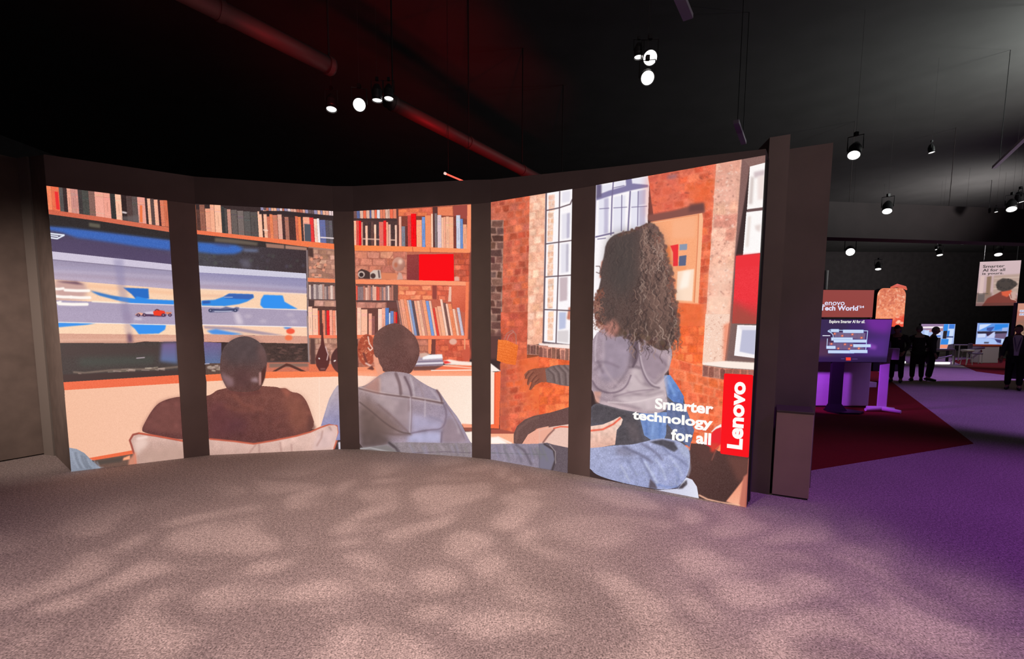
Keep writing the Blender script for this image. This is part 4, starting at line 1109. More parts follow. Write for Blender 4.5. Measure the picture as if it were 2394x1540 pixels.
    for k in range(40):
        xx, yy = rng.uniform(400, 740), rng.uniform(90, 440)
        L(G_((xx, yy), (xx + rng.uniform(-15, 25), yy + rng.uniform(10, 40))), 1.2, rng.choice(((134, 96, 88), (88, 60, 56))), blur=.8, alpha=.4)
    # jeans along the bottom of panels three and four
    P(G_((500, 1132), (700, 1130), (980, 1136), (1252, 1135), (1252, 1290), (600, 1250), (240, 1215), (240, 1182), (480, 1150)), (146, 132, 138), noise=8)
    P(G_((240, 1180), (480, 1155), (580, 1220), (560, 1245), (240, 1215)), (132, 124, 124), blur=2)
    L(G_((500, 1135), (560, 1180), (600, 1240)), 6, (84, 72, 76), blur=1.5)
    L(G_((240, 1190), (330, 1180), (420, 1200), (580, 1235)), 3, (176, 170, 172), blur=1.2)
    L(G_((720, 1225), (1000, 1215), (1250, 1225)), 1.6, (112, 96, 108), blur=.7)
    for k in range(26):
        xx = rng.uniform(560, 1240)
        L(G_((xx, rng.uniform(1140, 1180)), (xx + rng.uniform(10, 40), rng.uniform(1190, 1260))), rng.uniform(2, 5), rng.choice(((172, 156, 166), (120, 108, 114), (160, 150, 176), (132, 124, 120))), blur=1.8, alpha=.55)
    # fourth panel: knee, cushion, denim leg
    P(G_((1620, 1140), (1622, 1050), (1650, 985), (1720, 925), (1800, 893), (1935, 865), (1935, 1000), (1820, 1010), (1750, 1060), (1690, 1145)), (108, 78, 74), noise=6)
    L(G_((1640, 1120), (1655, 1020), (1760, 930), (1930, 880)), 3, (140, 104, 96), blur=2, alpha=.7)
    P(H((0, 745), (100, 715), (232, 676), (232, 830), (100, 835), (0, 850)), (106, 76, 74), noise=6)
    P(G_((1695, 1145), (1750, 1060), (1840, 1005), (1935, 985), (1935, 1150)), (240, 172, 150), noise=5)
    P(H((0, 850), (100, 825), (232, 805), (232, 985), (0, 960)), (236, 196, 182), noise=5)
    P(H((0, 850), (90, 830), (110, 850), (40, 940), (0, 950)), (238, 172, 150), blur=2)
    L(H((110, 838), (160, 825), (232, 828)), 2.6, (238, 90, 60), blur=.7)
    L(H((115, 845), (70, 890), (30, 945)), 3, (128, 88, 84), blur=1)
    P(G_((1412, 1146), (1620, 1142), (1750, 1145), (1935, 1140), (1935, 1400), (1700, 1365), (1412, 1290)), (146, 134, 150), noise=8)
    P(H((0, 958), (60, 945), (110, 960), (232, 985), (232, 1180), (60, 1160), (0, 1145)), (104, 90, 98), noise=7)
    P(H((0, 955), (45, 950), (110, 1000), (120, 1080), (90, 1150), (0, 1140)), (124, 118, 136), blur=2)
    L(H((40, 955), (110, 1000), (125, 1070), (100, 1150)), 4, (74, 62, 66), blur=1.2)
    L(H((80, 960), (122, 1010), (125, 1100)), 1.6, (176, 160, 160), blur=.7)
    L(G_((1415, 1225), (1700, 1235), (1910, 1240)), 1.6, (112, 112, 116), blur=.7)
    for k in range(22):
        xx = rng.uniform(1430, 1880)
        L(G_((xx, rng.uniform(1155, 1200)), (xx + rng.uniform(20, 60), rng.uniform(1240, 1320))), rng.uniform(2, 5), rng.choice(((176, 164, 182), (112, 104, 116), (160, 152, 184), (124, 122, 122))), blur=1.8, alpha=.6)
    L(G_((1640, 1150), (1720, 1210), (1780, 1330)), 5, (92, 82, 92), blur=2, alpha=.7)
    # reaching arm in the fourth panel
    P(G_((1716, 520), (1750, 485), (1800, 468), (1860, 462), (1935, 455), (1935, 585), (1870, 590), (1815, 615), (1775, 662), (1758, 655), (1790, 590), (1770, 588), (1755, 620), (1740, 610), (1748, 560), (1730, 560)), (142, 84, 68), noise=6)
    for q in (((1800, 500), (1762, 540), (1745, 600)), ((1830, 530), (1790, 570), (1772, 640)), ((1760, 500), (1735, 525), (1722, 560)), ((1850, 560), (1815, 590))):
        L(chaikin(G_(*q), 3, False), 1.6, (96, 54, 46), blur=.6, alpha=.8)
        L(chaikin(G_(*[(x - 14, y - 6) for x, y in q]), 3, False), 2.2, (176, 110, 88), blur=.8, alpha=.6)
    P(H((28, 400), (60, 380), (60, 485), (30, 495)), (150, 88, 70), blur=2)
    P(H((48, 395), (90, 372), (140, 362), (232, 362), (232, 522), (170, 515), (110, 500), (60, 492)), (124, 104, 102), noise=7)
    for p in (((70, 395), (110, 430), (120, 490)), ((110, 375), (150, 420), (160, 505)), ((150, 368), (200, 420), (205, 510)), ((190, 366), (225, 400))):
        L(H(*p), 4, (92, 74, 74), blur=1.4, alpha=.8)
        L(H(*[(q[0] + 14, q[1]) for q in p]), 3, (156, 134, 132), blur=1.4, alpha=.7)
    SHAPES['arm_reaching'] = G_((1716, 520), (1750, 485), (1800, 468), (1860, 462)) + H((90, 372), (140, 362), (240, 362), (240, 522), (170, 515), (110, 500), (60, 492)) + G_((1870, 590), (1815, 615), (1775, 662), (1758, 655), (1730, 560))
    # ---------------- kneeling person with long curly hair
    HO = H((330, 290), (390, 200), (440, 110), (520, 75), (700, 100), (860, 150), (960, 180), (1000, 250), (1000, 300), (975, 400), (930, 440), (955, 560), (968, 690), (900, 725), (800, 728), (640, 700), (520, 668), (430, 645), (412, 570), (380, 530), (330, 500))
    JE = H((300, 760), (380, 690), (430, 640), (640, 695), (800, 725), (960, 715), (930, 440), (985, 438), (1035, 510), (1088, 600), (1100, 700), (1165, 850), (1135, 980), (1000, 940), (700, 985), (560, 980), (300, 900))
    HA = J((830, 582), (880, 600), (925, 680), (945, 760), (965, 860), (1000, 1000), (1012, 1120), (1040, 1200), (1032, 1300), (1062, 1380), (1045, 1500), (1040, 1560)) + H((1035, 150), (990, 225), (930, 260), (850, 225), (780, 165), (700, 135), (600, 100), (520, 72), (455, 50), (415, 0)) + J((440, 1345), (412, 1260), (415, 1170), (445, 1090), (470, 980), (455, 975), (470, 900), (490, 820), (500, 740), (545, 680), (620, 650), (720, 635), (765, 600))
    HO, JE, HA = chaikin(HO), chaikin(JE), chaikin(HA, 1)
    SHAPES['curly_person'] = [HA, HO, JE]
    P(JE, (92, 88, 98), noise=6)
    P(H((930, 440), (985, 438), (1035, 510), (1088, 600), (1082, 650), (1010, 640), (965, 600)), (116, 150, 208), grad=((1555, 890), (1600, 935), (92, 120, 184)), noise=6)
    P(H((960, 640), (1090, 650), (1165, 850), (1130, 980), (1060, 920), (960, 800)), (100, 112, 152), noise=7)
    P(H((750, 725), (960, 715), (955, 880), (940, 920), (850, 930), (790, 890)), (120, 146, 200), noise=6)
    for p, c in ((((800, 740), (810, 880)), (84, 110, 170)), (((860, 740), (850, 920)), (148, 176, 226)), (((910, 730), (905, 910)), (90, 120, 180)), (((970, 480), (1020, 590)), (150, 184, 236)), (((950, 470), (990, 600)), (84, 112, 176)), (((1000, 680), (1050, 900)), (130, 136, 170)), (((1060, 680), (1120, 900)), (80, 84, 116))):
        L(chaikin(H(*p), 3, False), 4.5, c, blur=2.2, alpha=.6)
    P(H((395, 690), (430, 650), (640, 700), (740, 760), (780, 940), (600, 975), (560, 960), (620, 790), (540, 790), (400, 800)), (84, 78, 84), blur=3, noise=5)
    P(H((640, 780), (740, 800), (770, 930), (700, 940)), (104, 92, 96), blur=6, alpha=.7)
    # second cushion
    SHAPES['small_cushion'] = H((380, 822), (480, 808), (560, 775), (608, 748), (630, 770), (618, 810), (585, 850), (572, 960), (385, 992))
    P(SHAPES['small_cushion'], (244, 206, 190), grad=((1400, 1000), (1400, 1045), (228, 178, 160)), noise=5)
    L(H((385, 855), (480, 845), (560, 805), (612, 760)), 3.6, (238, 92, 68), blur=.8)
    L(H((575, 850), (610, 800), (625, 770)), 2, (252, 226, 214), blur=.8)
    # lying denim leg
    SHAPES['denim_leg'] = H((300, 990), (380, 985), (470, 978), (560, 965), (700, 960), (800, 935), (880, 915), (960, 912), (1040, 928), (1090, 960), (1130, 1005), (1138, 1090), (1115, 1190), (1060, 1270), (960, 1300), (830, 1285), (640, 1250), (430, 1190), (380, 1130), (300, 1100))
    P(H((780, 1285), (900, 1300), (1040, 1290), (1105, 1205), (1150, 1222), (1185, 1275), (1200, 1365), (1000, 1325)), (206, 206, 228), grad=((1560, 1150), (1630, 1150), (226, 226, 242)), noise=4)
    SHAPES['denim_leg'] = chaikin(SHAPES['denim_leg'])
    P(SHAPES['denim_leg'], (166, 170, 204), grad=((1470, 1040), (1500, 1150), (158, 164, 204)), noise=9)
    P(Z((400, 680), (560, 650), (700, 680), (750, 760), (700, 800), (560, 730)), (84, 80, 90), blur=1.5)
    P(Z((700, 700), (800, 720), (880, 760), (885, 900), (800, 840), (740, 740)), (170, 176, 206), blur=2)
    P(Z((0, 740), (120, 740), (260, 830), (200, 850), (60, 850), (0, 820)), (130, 126, 148), blur=4, alpha=.7)
    for p, w, c in ((((90, 740), (200, 790), (330, 850), (430, 920)), 7, (112, 110, 136)), (((300, 700), (420, 760), (520, 850), (560, 900)), 6, (120, 118, 146)), (((560, 740), (650, 830), (760, 880), (870, 980)), 5, (128, 132, 168)), (((300, 880), (360, 980), (420, 1100), (470, 1200)), 6, (122, 124, 156)), (((0, 890), (200, 885), (420, 850), (640, 830)), 2, (124, 124, 152)), (((480, 890), (560, 1000), (600, 1130)), 5, (190, 196, 224)), (((350, 920), (420, 1040), (500, 1180)), 5, (196, 202, 226)), (((140, 900), (200, 1000), (250, 1100)), 5, (136, 140, 174)), (((640, 850), (740, 960), (800, 1080)), 5, (186, 192, 222)), (((700, 1000), (760, 1100), (720, 1220)), 5, (134, 142, 184)), (((500, 1190), (640, 1230), (780, 1215)), 5, (122, 138, 190)), (((870, 900), (890, 1000), (860, 1090)), 4, (190, 196, 224)), (((60, 960), (120, 1060), (160, 1150)), 5, (186, 190, 216))):
        L(chaikin(Z(*p), 3, False), w * .9, c, blur=2.0, alpha=.8)
    P(Z((410, 1120), (470, 1180), (500, 1240), (395, 1235)), (96, 86, 98), blur=1.5)
    P(Z((740, 1245), (800, 1180), (850, 1135), (855, 1190), (800, 1240)), (78, 68, 76), blur=1.5)
    for k in range(60):
        xx, yy = rng.uniform(20, 860), rng.uniform(880, 1220)
        L(Z((xx, yy), (xx + rng.uniform(5, 25), yy + rng.uniform(10, 50))), 2, rng.choice(((206, 210, 230), (140, 144, 170), (170, 180, 190))), blur=1.2, alpha=.35)
    # hoodie
    P(HO, (166, 146, 158), grad=((1400, 800), (1560, 960), (182, 160, 166)), noise=7)
    P(H((480, 100), (690, 130), (690, 300), (640, 440), (500, 500), (440, 420), (480, 300)), (156, 140, 156), blur=6, alpha=.8)
    P(H((700, 130), (760, 150), (745, 270), (730, 350), (690, 380)), (106, 88, 98), blur=4, alpha=.9)
    P(H((750, 190), (860, 260), (960, 330), (980, 400), (900, 430), (850, 520), (790, 500), (760, 380)), (158, 138, 150), blur=4, alpha=.9)
    P(H((700, 380), (760, 390), (790, 500), (850, 530), (960, 450), (960, 690), (800, 710), (640, 640), (560, 590), (660, 540)), (206, 188, 192), blur=5, alpha=.85)
    P(H((430, 640), (560, 640), (760, 700), (640, 700)), (232, 206, 208), blur=3, alpha=.6)
    P(H((410, 560), (470, 560), (450, 650), (425, 640)), (222, 160, 140), blur=2, alpha=.8)
    for p, w, c in ((((500, 110), (480, 200), (490, 320), (450, 440)), 6, (188, 168, 178)), (((690, 140), (692, 300), (660, 420), (560, 540)), 4, (112, 96, 108)), (((430, 340), (520, 340), (600, 380)), 5, (124, 106, 120)), (((480, 360), (530, 450), (600, 520)), 5, (190, 170, 178)), (((440, 330), (480, 420)), 5, (114, 96, 108)), (((420, 400), (470, 360)), 4, (120, 100, 112)), (((520, 560), (620, 540), (680, 480)), 5, (202, 184, 190)), (((400, 500), (440, 550), (520, 570)), 5, (116, 98, 108)), (((745, 170), (750, 300), (790, 420), (850, 480), (900, 480)), 4, (196, 176, 184)), (((760, 200), (900, 300), (970, 380)), 4, (116, 96, 108)), (((790, 500), (850, 525), (910, 470), (960, 420)), 4, (120, 102, 114)), (((680, 380), (720, 375), (760, 385)), 5, (84, 68, 78)), (((560, 590), (720, 590), (900, 540)), 5, (146, 126, 136)), (((600, 620), (760, 640), (940, 600)), 4, (222, 204, 208)), (((440, 600), (560, 650), (760, 690)), 4, (134, 114, 124)), (((720, 440), (780, 520), (900, 530)), 4, (160, 140, 148)), (((660, 560), (800, 600), (930, 560)), 4, (138, 118, 128)), (((980, 300), (968, 390), (930, 450)), 3, (246, 214, 206))):
        L(chaikin(H(*p), 3, False), w * .9, c, blur=2.4, alpha=.62)
    for p, w, c in ((((700, 140), (738, 200), (742, 300), (705, 375)), 5, (98, 80, 92)), (((750, 190), (765, 330), (800, 440), (850, 508), (905, 520), (960, 440)), 3, (204, 186, 194)), (((742, 200), (756, 340), (792, 450), (845, 522), (905, 534)), 3, (116, 98, 110)),
                    (((400, 480), (440, 545), (520, 575), (600, 565), (660, 520), (690, 440)), 3.4, (116, 96, 110)), (((440, 120), (420, 230), (425, 330)), 4, (196, 178, 188)), (((560, 600), (700, 560), (860, 545)), 3, (150, 128, 140)), (((520, 640), (700, 650), (930, 590)), 3, (226, 208, 210))):
        L(chaikin(H(*p), 3, False), w, c, blur=1.2, alpha=.75)
    for pl, am, sc in ((HO, .022, 11), (JE, .04, 6), (SHAPES['denim_leg'], .03, 9), (SHAPES['denim_leg'], .03, 2.5), (SHAPES['small_cushion'], .015, 10), (SHAPES['cushion'], .02, 12), (SHAPES['man'], .03, 10), (SHAPES['hoodie_person'], .022, 11)):
        cv.texture(pl, am, sc)
    # face edge and glasses
    P(J((470, 870), (505, 845), (540, 900), (520, 1000), (455, 992), (462, 930)), (196, 104, 80), blur=1.5)
    L(J((428, 905), (455, 905), (462, 925), (455, 960), (430, 950)), 1.6, (100, 76, 76), blur=.5)
    P(H((420, 0), (500, 20), (560, 70), (520, 95), (450, 90)), (186, 128, 118), blur=3, alpha=.8)
    # curly hair
    P(HA, (88, 72, 70), grad=((1400, 600), (1560, 780), (96, 74, 68)), noise=8, blur=1)
    P(J((540, 690), (700, 640), (740, 700), (740, 1000), (620, 1150), (500, 1000), (520, 800)), (80, 70, 68), blur=14, alpha=.9)
    P(J((780, 600), (860, 590), (930, 720), (950, 900), (860, 900), (800, 760)), (142, 108, 98), blur=8, alpha=.6)

    def curl(x, y, ln, amp, ang, w, c, al):
        pts = []
        ph = rng.uniform(0, 6)
        for i in range(10):
            t = i / 9
            a = amp * math.sin(ph + t * rng.uniform(7, 9))
            pts.append((x + math.cos(ang) * ln * t - math.sin(ang) * a, y + math.sin(ang) * ln * t + math.cos(ang) * a))
        L(J(*pts), w, c, blur=.5, alpha=al)
    for k in range(46):
        t = k / 45
        xx = np.interp(t, [0, .25, .5, .75, 1], [600, 700, 790, 860, 930])
        yy = np.interp(t, [0, .25, .5, .75, 1], [665, 638, 600, 590, 690])
        cv.ell(*J((xx + rng.uniform(-14, 14), yy + rng.uniform(-4, 14)))[0], rng.uniform(2.5, 5), rng.uniform(2, 4), vary(rng, (106, 80, 74), 16), rng.uniform(0, 3), blur=.8, alpha=.85)
    for k in range(60):
        yy = rng.uniform(620, 1480)
        xx = np.interp(yy, [600, 760, 1000, 1300, 1500], [860, 935, 1000, 1038, 1045]) + rng.uniform(-14, 16)
        cv.ell(*J((xx, yy))[0], rng.uniform(2.5, 5.5), rng.uniform(3, 6), vary(rng, (112, 84, 76), 18), rng.uniform(0, 3), blur=1.2, alpha=.7)
    for k in range(90):
        t = rng.uniform(0, 1)
        x0_, y0_ = H((520 + 510 * t, 78 + 150 * t ** .7))[0]
        cv.ell(x0_ + rng.uniform(-5, 5), y0_ + rng.uniform(-8, 7), rng.uniform(3, 6), rng.uniform(4, 8), vary(rng, (102, 78, 72), 20), rng.uniform(0, 3), blur=1, alpha=.75)
    for k in range(60):
        yy = rng.uniform(1080, 1360)
        xx = np.interp(yy, [1080, 1180, 1280, 1360], [452, 424, 424, 455]) + rng.uniform(-16, 26)
        cv.ell(*J((xx, yy))[0], rng.uniform(2, 4.5), rng.uniform(2.5, 5), vary(rng, (120, 78, 68), 20), rng.uniform(0, 3), blur=1, alpha=.7)
    P(J((505, 1330), (560, 1300), (610, 1370), (560, 1440), (500, 1420)), (196, 130, 116), blur=5, alpha=.8)
    P(J((800, 650), (900, 640), (960, 860), (1010, 1200), (940, 1420), (820, 1300), (800, 1000), (770, 850)), (136, 104, 94), blur=16, alpha=.6)
    light = ((168, 138, 124), (150, 118, 106), (190, 164, 150), (132, 102, 92))
    darkc = ((64, 52, 52), (72, 56, 54), (58, 46, 46))
    for k in range(330):
        t = rng.uniform(0, 1)
        yy = 600 + t * 920
        cx_ = np.interp(yy, [600, 700, 900, 1200, 1400, 1540], [815, 845, 865, 850, 840, 850])
        hw = np.interp(yy, [600, 700, 900, 1200, 1400, 1540], [40, 75, 100, 180, 200, 170])
        curl(cx_ + rng.uniform(-hw, hw), yy, rng.uniform(40, 120), rng.uniform(5, 14), rng.uniform(1.2, 1.9), rng.uniform(1, 2.4), rng.choice(darkc if rng.random() < .5 else light), rng.uniform(.35, .75))
    for k in range(110):
        yy = rng.uniform(650, 1400)
        curl(rng.uniform(500, 720), yy, rng.uniform(40, 110), rng.uniform(4, 10), rng.uniform(1.3, 1.9), rng.uniform(1, 2), rng.choice(((70, 60, 58), (104, 86, 80), (64, 54, 54))), rng.uniform(.25, .5))
    for k in range(90):
        if rng.random() < .5:
            xx, yy = rng.uniform(415, 490), rng.uniform(1080, 1380)
        else:
            yy = rng.uniform(640, 1500)
            xx = np.interp(yy, [600, 760, 1000, 1300, 1500], [870, 930, 1000, 1040, 1050]) + rng.uniform(-25, 22)
        curl(xx, yy, rng.uniform(30, 70), rng.uniform(6, 14), rng.uniform(.8, 2.3), rng.uniform(.9, 1.8), rng.choice(((150, 92, 76), (128, 84, 74), (180, 132, 114))), rng.uniform(.4, .8))
    # outlines kept for the parts
    SHAPES['television'] = [A((436, 690), (1530, 815), (1600, 1545), (500, 1545)) + B((1605, 545), (560, 612), (515, 0)), K((314, 483), (1300, 560), (1320, 1545), (340, 1545)), D((360, 0), (1306, 0), (1322, 408), (380, 425))]
    SHAPES['bookcase'] = [A((415, 300), (1520, 440), (1524, 742), (420, 580)), K((290, 110), (1548, 180), (1575, 1352), (1318, 1350), (1300, 530), (305, 412)), E((178, 150), (1245, 130), (1228, 580), (1212, 1356), (214, 1352))]
    SHAPES['window'] = [J((48, 340), (256, 300), (232, 1500), (28, 1478)), J((415, 270), (822, 215), (808, 620), (700, 640), (405, 1500))]
    SHAPES['framed_picture'] = [J((838, 572), (1225, 506), (1232, 560), (1196, 1186), (1010, 1176), (960, 900), (900, 600))]
    SHAPES['bag'] = [G_((1480, 206), (1535, 205), (1560, 150), (1610, 120), (1642, 160), (1662, 258), (1650, 345), (1638, 436), (1560, 425), (1468, 394), (1475, 300))]
    SHAPES['sideboard'] = [B((570, 628), (1608, 563), (1660, 1330), (790, 1312), (620, 1330)), D((386, 522), (930, 496), (1590, 490), (1600, 1010), (400, 1010)), G_((215, 490), (700, 490), (1252, 488), (1252, 1002), (215, 970)), G_((1412, 418), (1504, 490), (1490, 1008), (1412, 1004))]
    for k in ('arm', 'man', 'cushion', 'hoodie_person', 'arm_reaching', 'small_cushion', 'denim_leg'):
        SHAPES[k] = [SHAPES[k]]
    return cv


def image_material(name, arr, strength=1.0):
    """emission material of a lit screen, also the self-glowing banner print; arr = rows top-first, sRGB 0..255"""
    h, w = arr.shape[:2]
    im = bpy.data.images.new(name, w, h)
    px = np.ones((h, w, 4), np.float32)
    px[..., :3] = np.clip(arr[::-1] / 255.0, 0, 1)
    im.pixels.foreach_set(px.ravel())
    im.update()
    im.pack()
    m = bpy.data.materials.new(name)
    m.use_nodes = True
    nt = m.node_tree
    b = nt.nodes['Principled BSDF']
    b.inputs['Base Color'].default_value = (0.01, 0.01, 0.01, 1)
    b.inputs['Roughness'].default_value = 0.6
    b.inputs['Specular IOR Level'].default_value = 0.1
    t = nt.nodes.new('ShaderNodeTexImage')
    t.image = im
    t.extension = 'EXTEND'
    uv = nt.nodes.new('ShaderNodeUVMap')
    nt.links.new(uv.outputs[0], t.inputs['Vector'])
    nt.links.new(t.outputs['Color'], b.inputs['Emission Color'])
    b.inputs['Emission Strength'].default_value = strength
    return m


def flat_mesh(name, polys, w, h, y, m, parent, x0=0.0, z0=0.0):
    """flat faces standing in the local x-z plane (viewer on -y), with picture coordinates u=x/w, v=z/h"""
    bm = bmesh.new()
    for pl in polys:
        vv = []
        for p in pl:
            if not vv or (Vector((p[0], y, p[1])) - vv[-1].co).length > 1e-5:
                vv.append(bm.verts.new((p[0], y, p[1])))
        if len(vv) > 3 and (vv[0].co - vv[-1].co).length < 1e-5:
            bm.verts.remove(vv.pop())
        if len(vv) >= 3:
            f = bm.faces.new(vv)
            f.normal_update()
            if f.normal.y > 0:
                f.normal_flip()
    uvl = bm.loops.layers.uv.new('UVMap')
    for f in bm.faces:
        for l in f.loops:
            l[uvl].uv = ((l.vert.co.x - x0) / w, (l.vert.co.z - z0) / h)
    bmesh.ops.triangulate(bm, faces=bm.faces)
    me = bpy.data.meshes.new(name)
    bm.to_mesh(me)
    bm.free()
    return linkme(name, me, m, parent)


def clip_rect(pl, w, h):
    def clip(pts, inside, cut):
        out = []
        for i, p in enumerate(pts):
            q = pts[i - 1]
            if inside(p):
                if not inside(q):
                    out.append(cut(q, p))
                out.append(p)
            elif inside(q):
                out.append(cut(q, p))
        return out

    def cx(c):
        return lambda a, b: (c, a[1] + (b[1] - a[1]) * (c - a[0]) / (b[0] - a[0]))

    def cz(c):
        return lambda a, b: (a[0] + (b[0] - a[0]) * (c - a[1]) / (b[1] - a[1]), c)
    for ins, cut in ((lambda p: p[0] >= 0, cx(0)), (lambda p: p[0] <= w, cx(w)), (lambda p: p[1] >= 0, cz(0)), (lambda p: p[1] <= h, cz(h))):
        if not pl:
            return pl
        pl = clip(pl, ins, cut)
    return pl


def standing_text(body, x0, x1, z0, z1, y, m, parent, bold=0.0, name='lettering', turn=False):
    me = text_mesh(body, 1.0, bold)
    if turn:   # reads upwards: baseline on the right-hand side
        fit_text(me, 0, z1 - z0, 0, x1 - x0)
        for v in me.vertices:
            v.co = Vector((x1 - v.co.y, y, z0 + v.co.x))
    else:
        fit_text(me, x0, x1, z0, z1)
        for v in me.vertices:
            v.co = Vector((v.co.x, y, v.co.y))
    me.update()
    return linkme(name, me, m, parent)


# ------------------------------------------------------------------ room shell
M_carpet = carpet_mat('carpet_taupe', (0.40, 0.335, 0.32), 0.6, 105)
M_black = mat('black_paint', (0.045, 0.038, 0.04), 0.8, 0.2, 3)
M_ceil = mat('ceiling_black', (0.05, 0.048, 0.047), 0.9, 0.12, 1.2)
M_frame = mat('frame_with_glare', (0.21, 0.155, 0.142), 0.75, 0.10, 2.5)  # black frames, tone lifted to hold the veiling glare over them
M_drape = mat('dark_drape', (0.16, 0.122, 0.105), 0.85, 0.15, 6)
M_fascia = mat('dark_fascia', (0.11, 0.08, 0.078), 0.8, 0.1, 3)
M_metal = mat('black_metal', (0.03, 0.03, 0.032), 0.45, metal=0.6)
M_white = mat('white_laminate', (0.75, 0.74, 0.75), 0.5, 0.04, 5)


def structure(name, bm, m):
    o = link(name, bm, m)
    o['kind'] = 'structure'
    return o


CEIL = 7.5
structure('floor', box((-16, -9, -0.2), (42, 38, 0)), M_carpet)
structure('ceiling', box((-16, -9, CEIL), (42, 38, CEIL + 0.2)), M_ceil)
structure('wall_back', box((-16, 37, 0), (42, 37.2, CEIL)), M_black)
structure('wall_left', box((-16.2, -9, 0), (-16, 37, CEIL)), M_black)
structure('wall_right', box((42, -9, 0), (42.2, 37, CEIL)), M_black)
structure('wall_front', box((-16, -9.2, 0), (42, -9, CEIL)), M_black)

# ------------------------------------------------------------------ the curved video wall
G = [Vector(p) for p in ((-4.78, 5.027), (-3.937, 5.576), (-3.713, 5.719), (-2.222, 6.037), (-1.969, 6.036), (-0.484, 5.669), (-0.25, 5.584), (0.612, 5.056), (0.833, 4.92), (2.082, 4.074))]
LEDH = 3.0
picture = paint_wall_picture()


def rect_picture(A, B, w, res=480):
    """the part of the picture one panel shows, straightened into the panel's own rectangle"""
    nx, nz = int(w * res), int(LEDH * res)
    u = (np.arange(nx) + .5) / nx
    z = LEDH * (1 - (np.arange(nz) + .5) / nz)
    X = A.x + (B.x - A.x) * u
    Y = A.y + (B.y - A.y) * u
    P_ = np.stack(np.broadcast_arrays(X[None], Y[None], z[:, None] - EYE), -1)
    zz = P_ @ np.array(_f)
    px = CX + F * (P_ @ np.array(AX)) / zz
    py = CY - F * (P_ @ np.array(AU)) / zz
    fx = np.clip((px - picture.x0) * picture.S - .5, 0, picture.W - 1.001)
    fy = np.clip((py - picture.y0) * picture.S - .5, 0, picture.H - 1.001)
    ix, iy = fx.astype(int), fy.astype(int)
    ax, ay = (fx - ix)[..., None], (fy - iy)[..., None]
    a = picture.a
    return (a[iy, ix] * (1 - ax) + a[iy, ix + 1] * ax) * (1 - ay) + (a[iy + 1, ix] * (1 - ax) + a[iy + 1, ix + 1] * ax) * ay


def panel_uv(A, B, pts):
    d = (B - A).normalized()
    n = Vector((d.y, -d.x, 0))
    A3 = Vector((A.x, A.y, 0))
    out = []
    for x, y in pts:
        r = (x - CX) / F * AX - (y - CY) / F * AU + _f
        t = (A3 - CAMPOS).dot(n) / r.dot(n)
        p = CAMPOS + r * t
        out.append(((p - A3).dot(Vector((d.x, d.y, 0))), p.z))
    return out


SCREEN_LABELS = ['tall video panel at the far left showing half a racing broadcast above a white sideboard',
                 'tall video panel showing a seated man in brown shirt before the race on television',
                 'tall video panel showing a bookcase and a dark-haired person in pale hoodie',
                 'narrow video panel showing a brick corner, a window and an orange hanging bag',
                 'nearest video panel with a curly-haired person in lilac hoodie and a red logo']
PARTS = [('television', 'pictured_television', 'racing on a television in the picture'), ('bookcase', 'pictured_bookcase', 'rows of books on orange shelves in the picture'),
         ('window', 'pictured_window', 'bright factory window in the picture'), ('framed_picture', 'pictured_frame', 'framed abstract print in the picture'), ('bag', 'pictured_bag', 'orange bag in the picture'),
         ('sideboard', 'pictured_sideboard', 'white sideboard with orange edge in the picture'),
         ('curly_person', 'pictured_person', 'person with long curly hair in the picture'), ('man', 'pictured_man', 'man in brown shirt seen from behind in the picture'),
         ('hoodie_person', 'pictured_person', 'person in pale hoodie seen from behind in the picture'), ('arm_reaching', 'pictured_arm', 'reaching arm in a grey sleeve in the picture'),
         ('cushion', 'pictured_cushion', 'white cushion with brown piping in the picture'), ('small_cushion', 'pictured_cushion', 'white cushion with red piping in the picture'),
         ('denim_leg', 'pictured_leg', 'bent leg in pale denim in the picture'), ('arm', 'pictured_arm', 'grey sleeve in the picture corner')]
WHITE_LIT = emat('lit_white', (255, 252, 248), 1.0)
RED_LIT = emat('lit_red', (250, 6, 20), 1.0)
leds = []
for i in range(5):
    A_, B_ = G[2 * i], G[2 * i + 1]
    w = (B_ - A_).length
    root = empty('led_wall_screen', (A_.x, A_.y, 0), math.atan2(B_.y - A_.y, B_.x - A_.x))
    tag(root, SCREEN_LABELS[i], 'screen', 'panels of the curved video wall')
    sm = image_material('panel_picture', rect_picture(A_, B_, w))
    flat_mesh('screen', [[(0, 0), (w, 0), (w, LEDH), (0, LEDH)]], w, LEDH, 0.0, sm, root)
    link('housing', box((0.002, 0.002, 0.0), (w - 0.002, 0.11, LEDH)), M_metal, root)
    k = 0
    for key, nm, lab in PARTS:
        polys = [clip_rect(panel_uv(A_, B_, pl), w, LEDH) for pl in SHAPES[key]]

        def big(p):
            return len(p) >= 3 and abs(sum(p[j - 1][0] * p[j][1] - p[j][0] * p[j - 1][1] for j in range(len(p)))) / 2 > 0.01
        # a shape belongs to a panel only if the photo shows it there
        polys = [p for p in polys if big(p)]
        if polys:
            k += 1
            o = flat_mesh(nm, polys, w, LEDH, -0.0008 * k, sm, root)
            o['label'] = lab
    leds.append((root, w, A_, B_))

# lettering and logo on the nearest panel
root, w, A_, B_ = leds[4]
_H = cr(3.209, 1260, 740)
_Z = cr(5.132, 1440, 900)


def uv1(pt):
    return panel_uv(A_, B_, pt)[0]


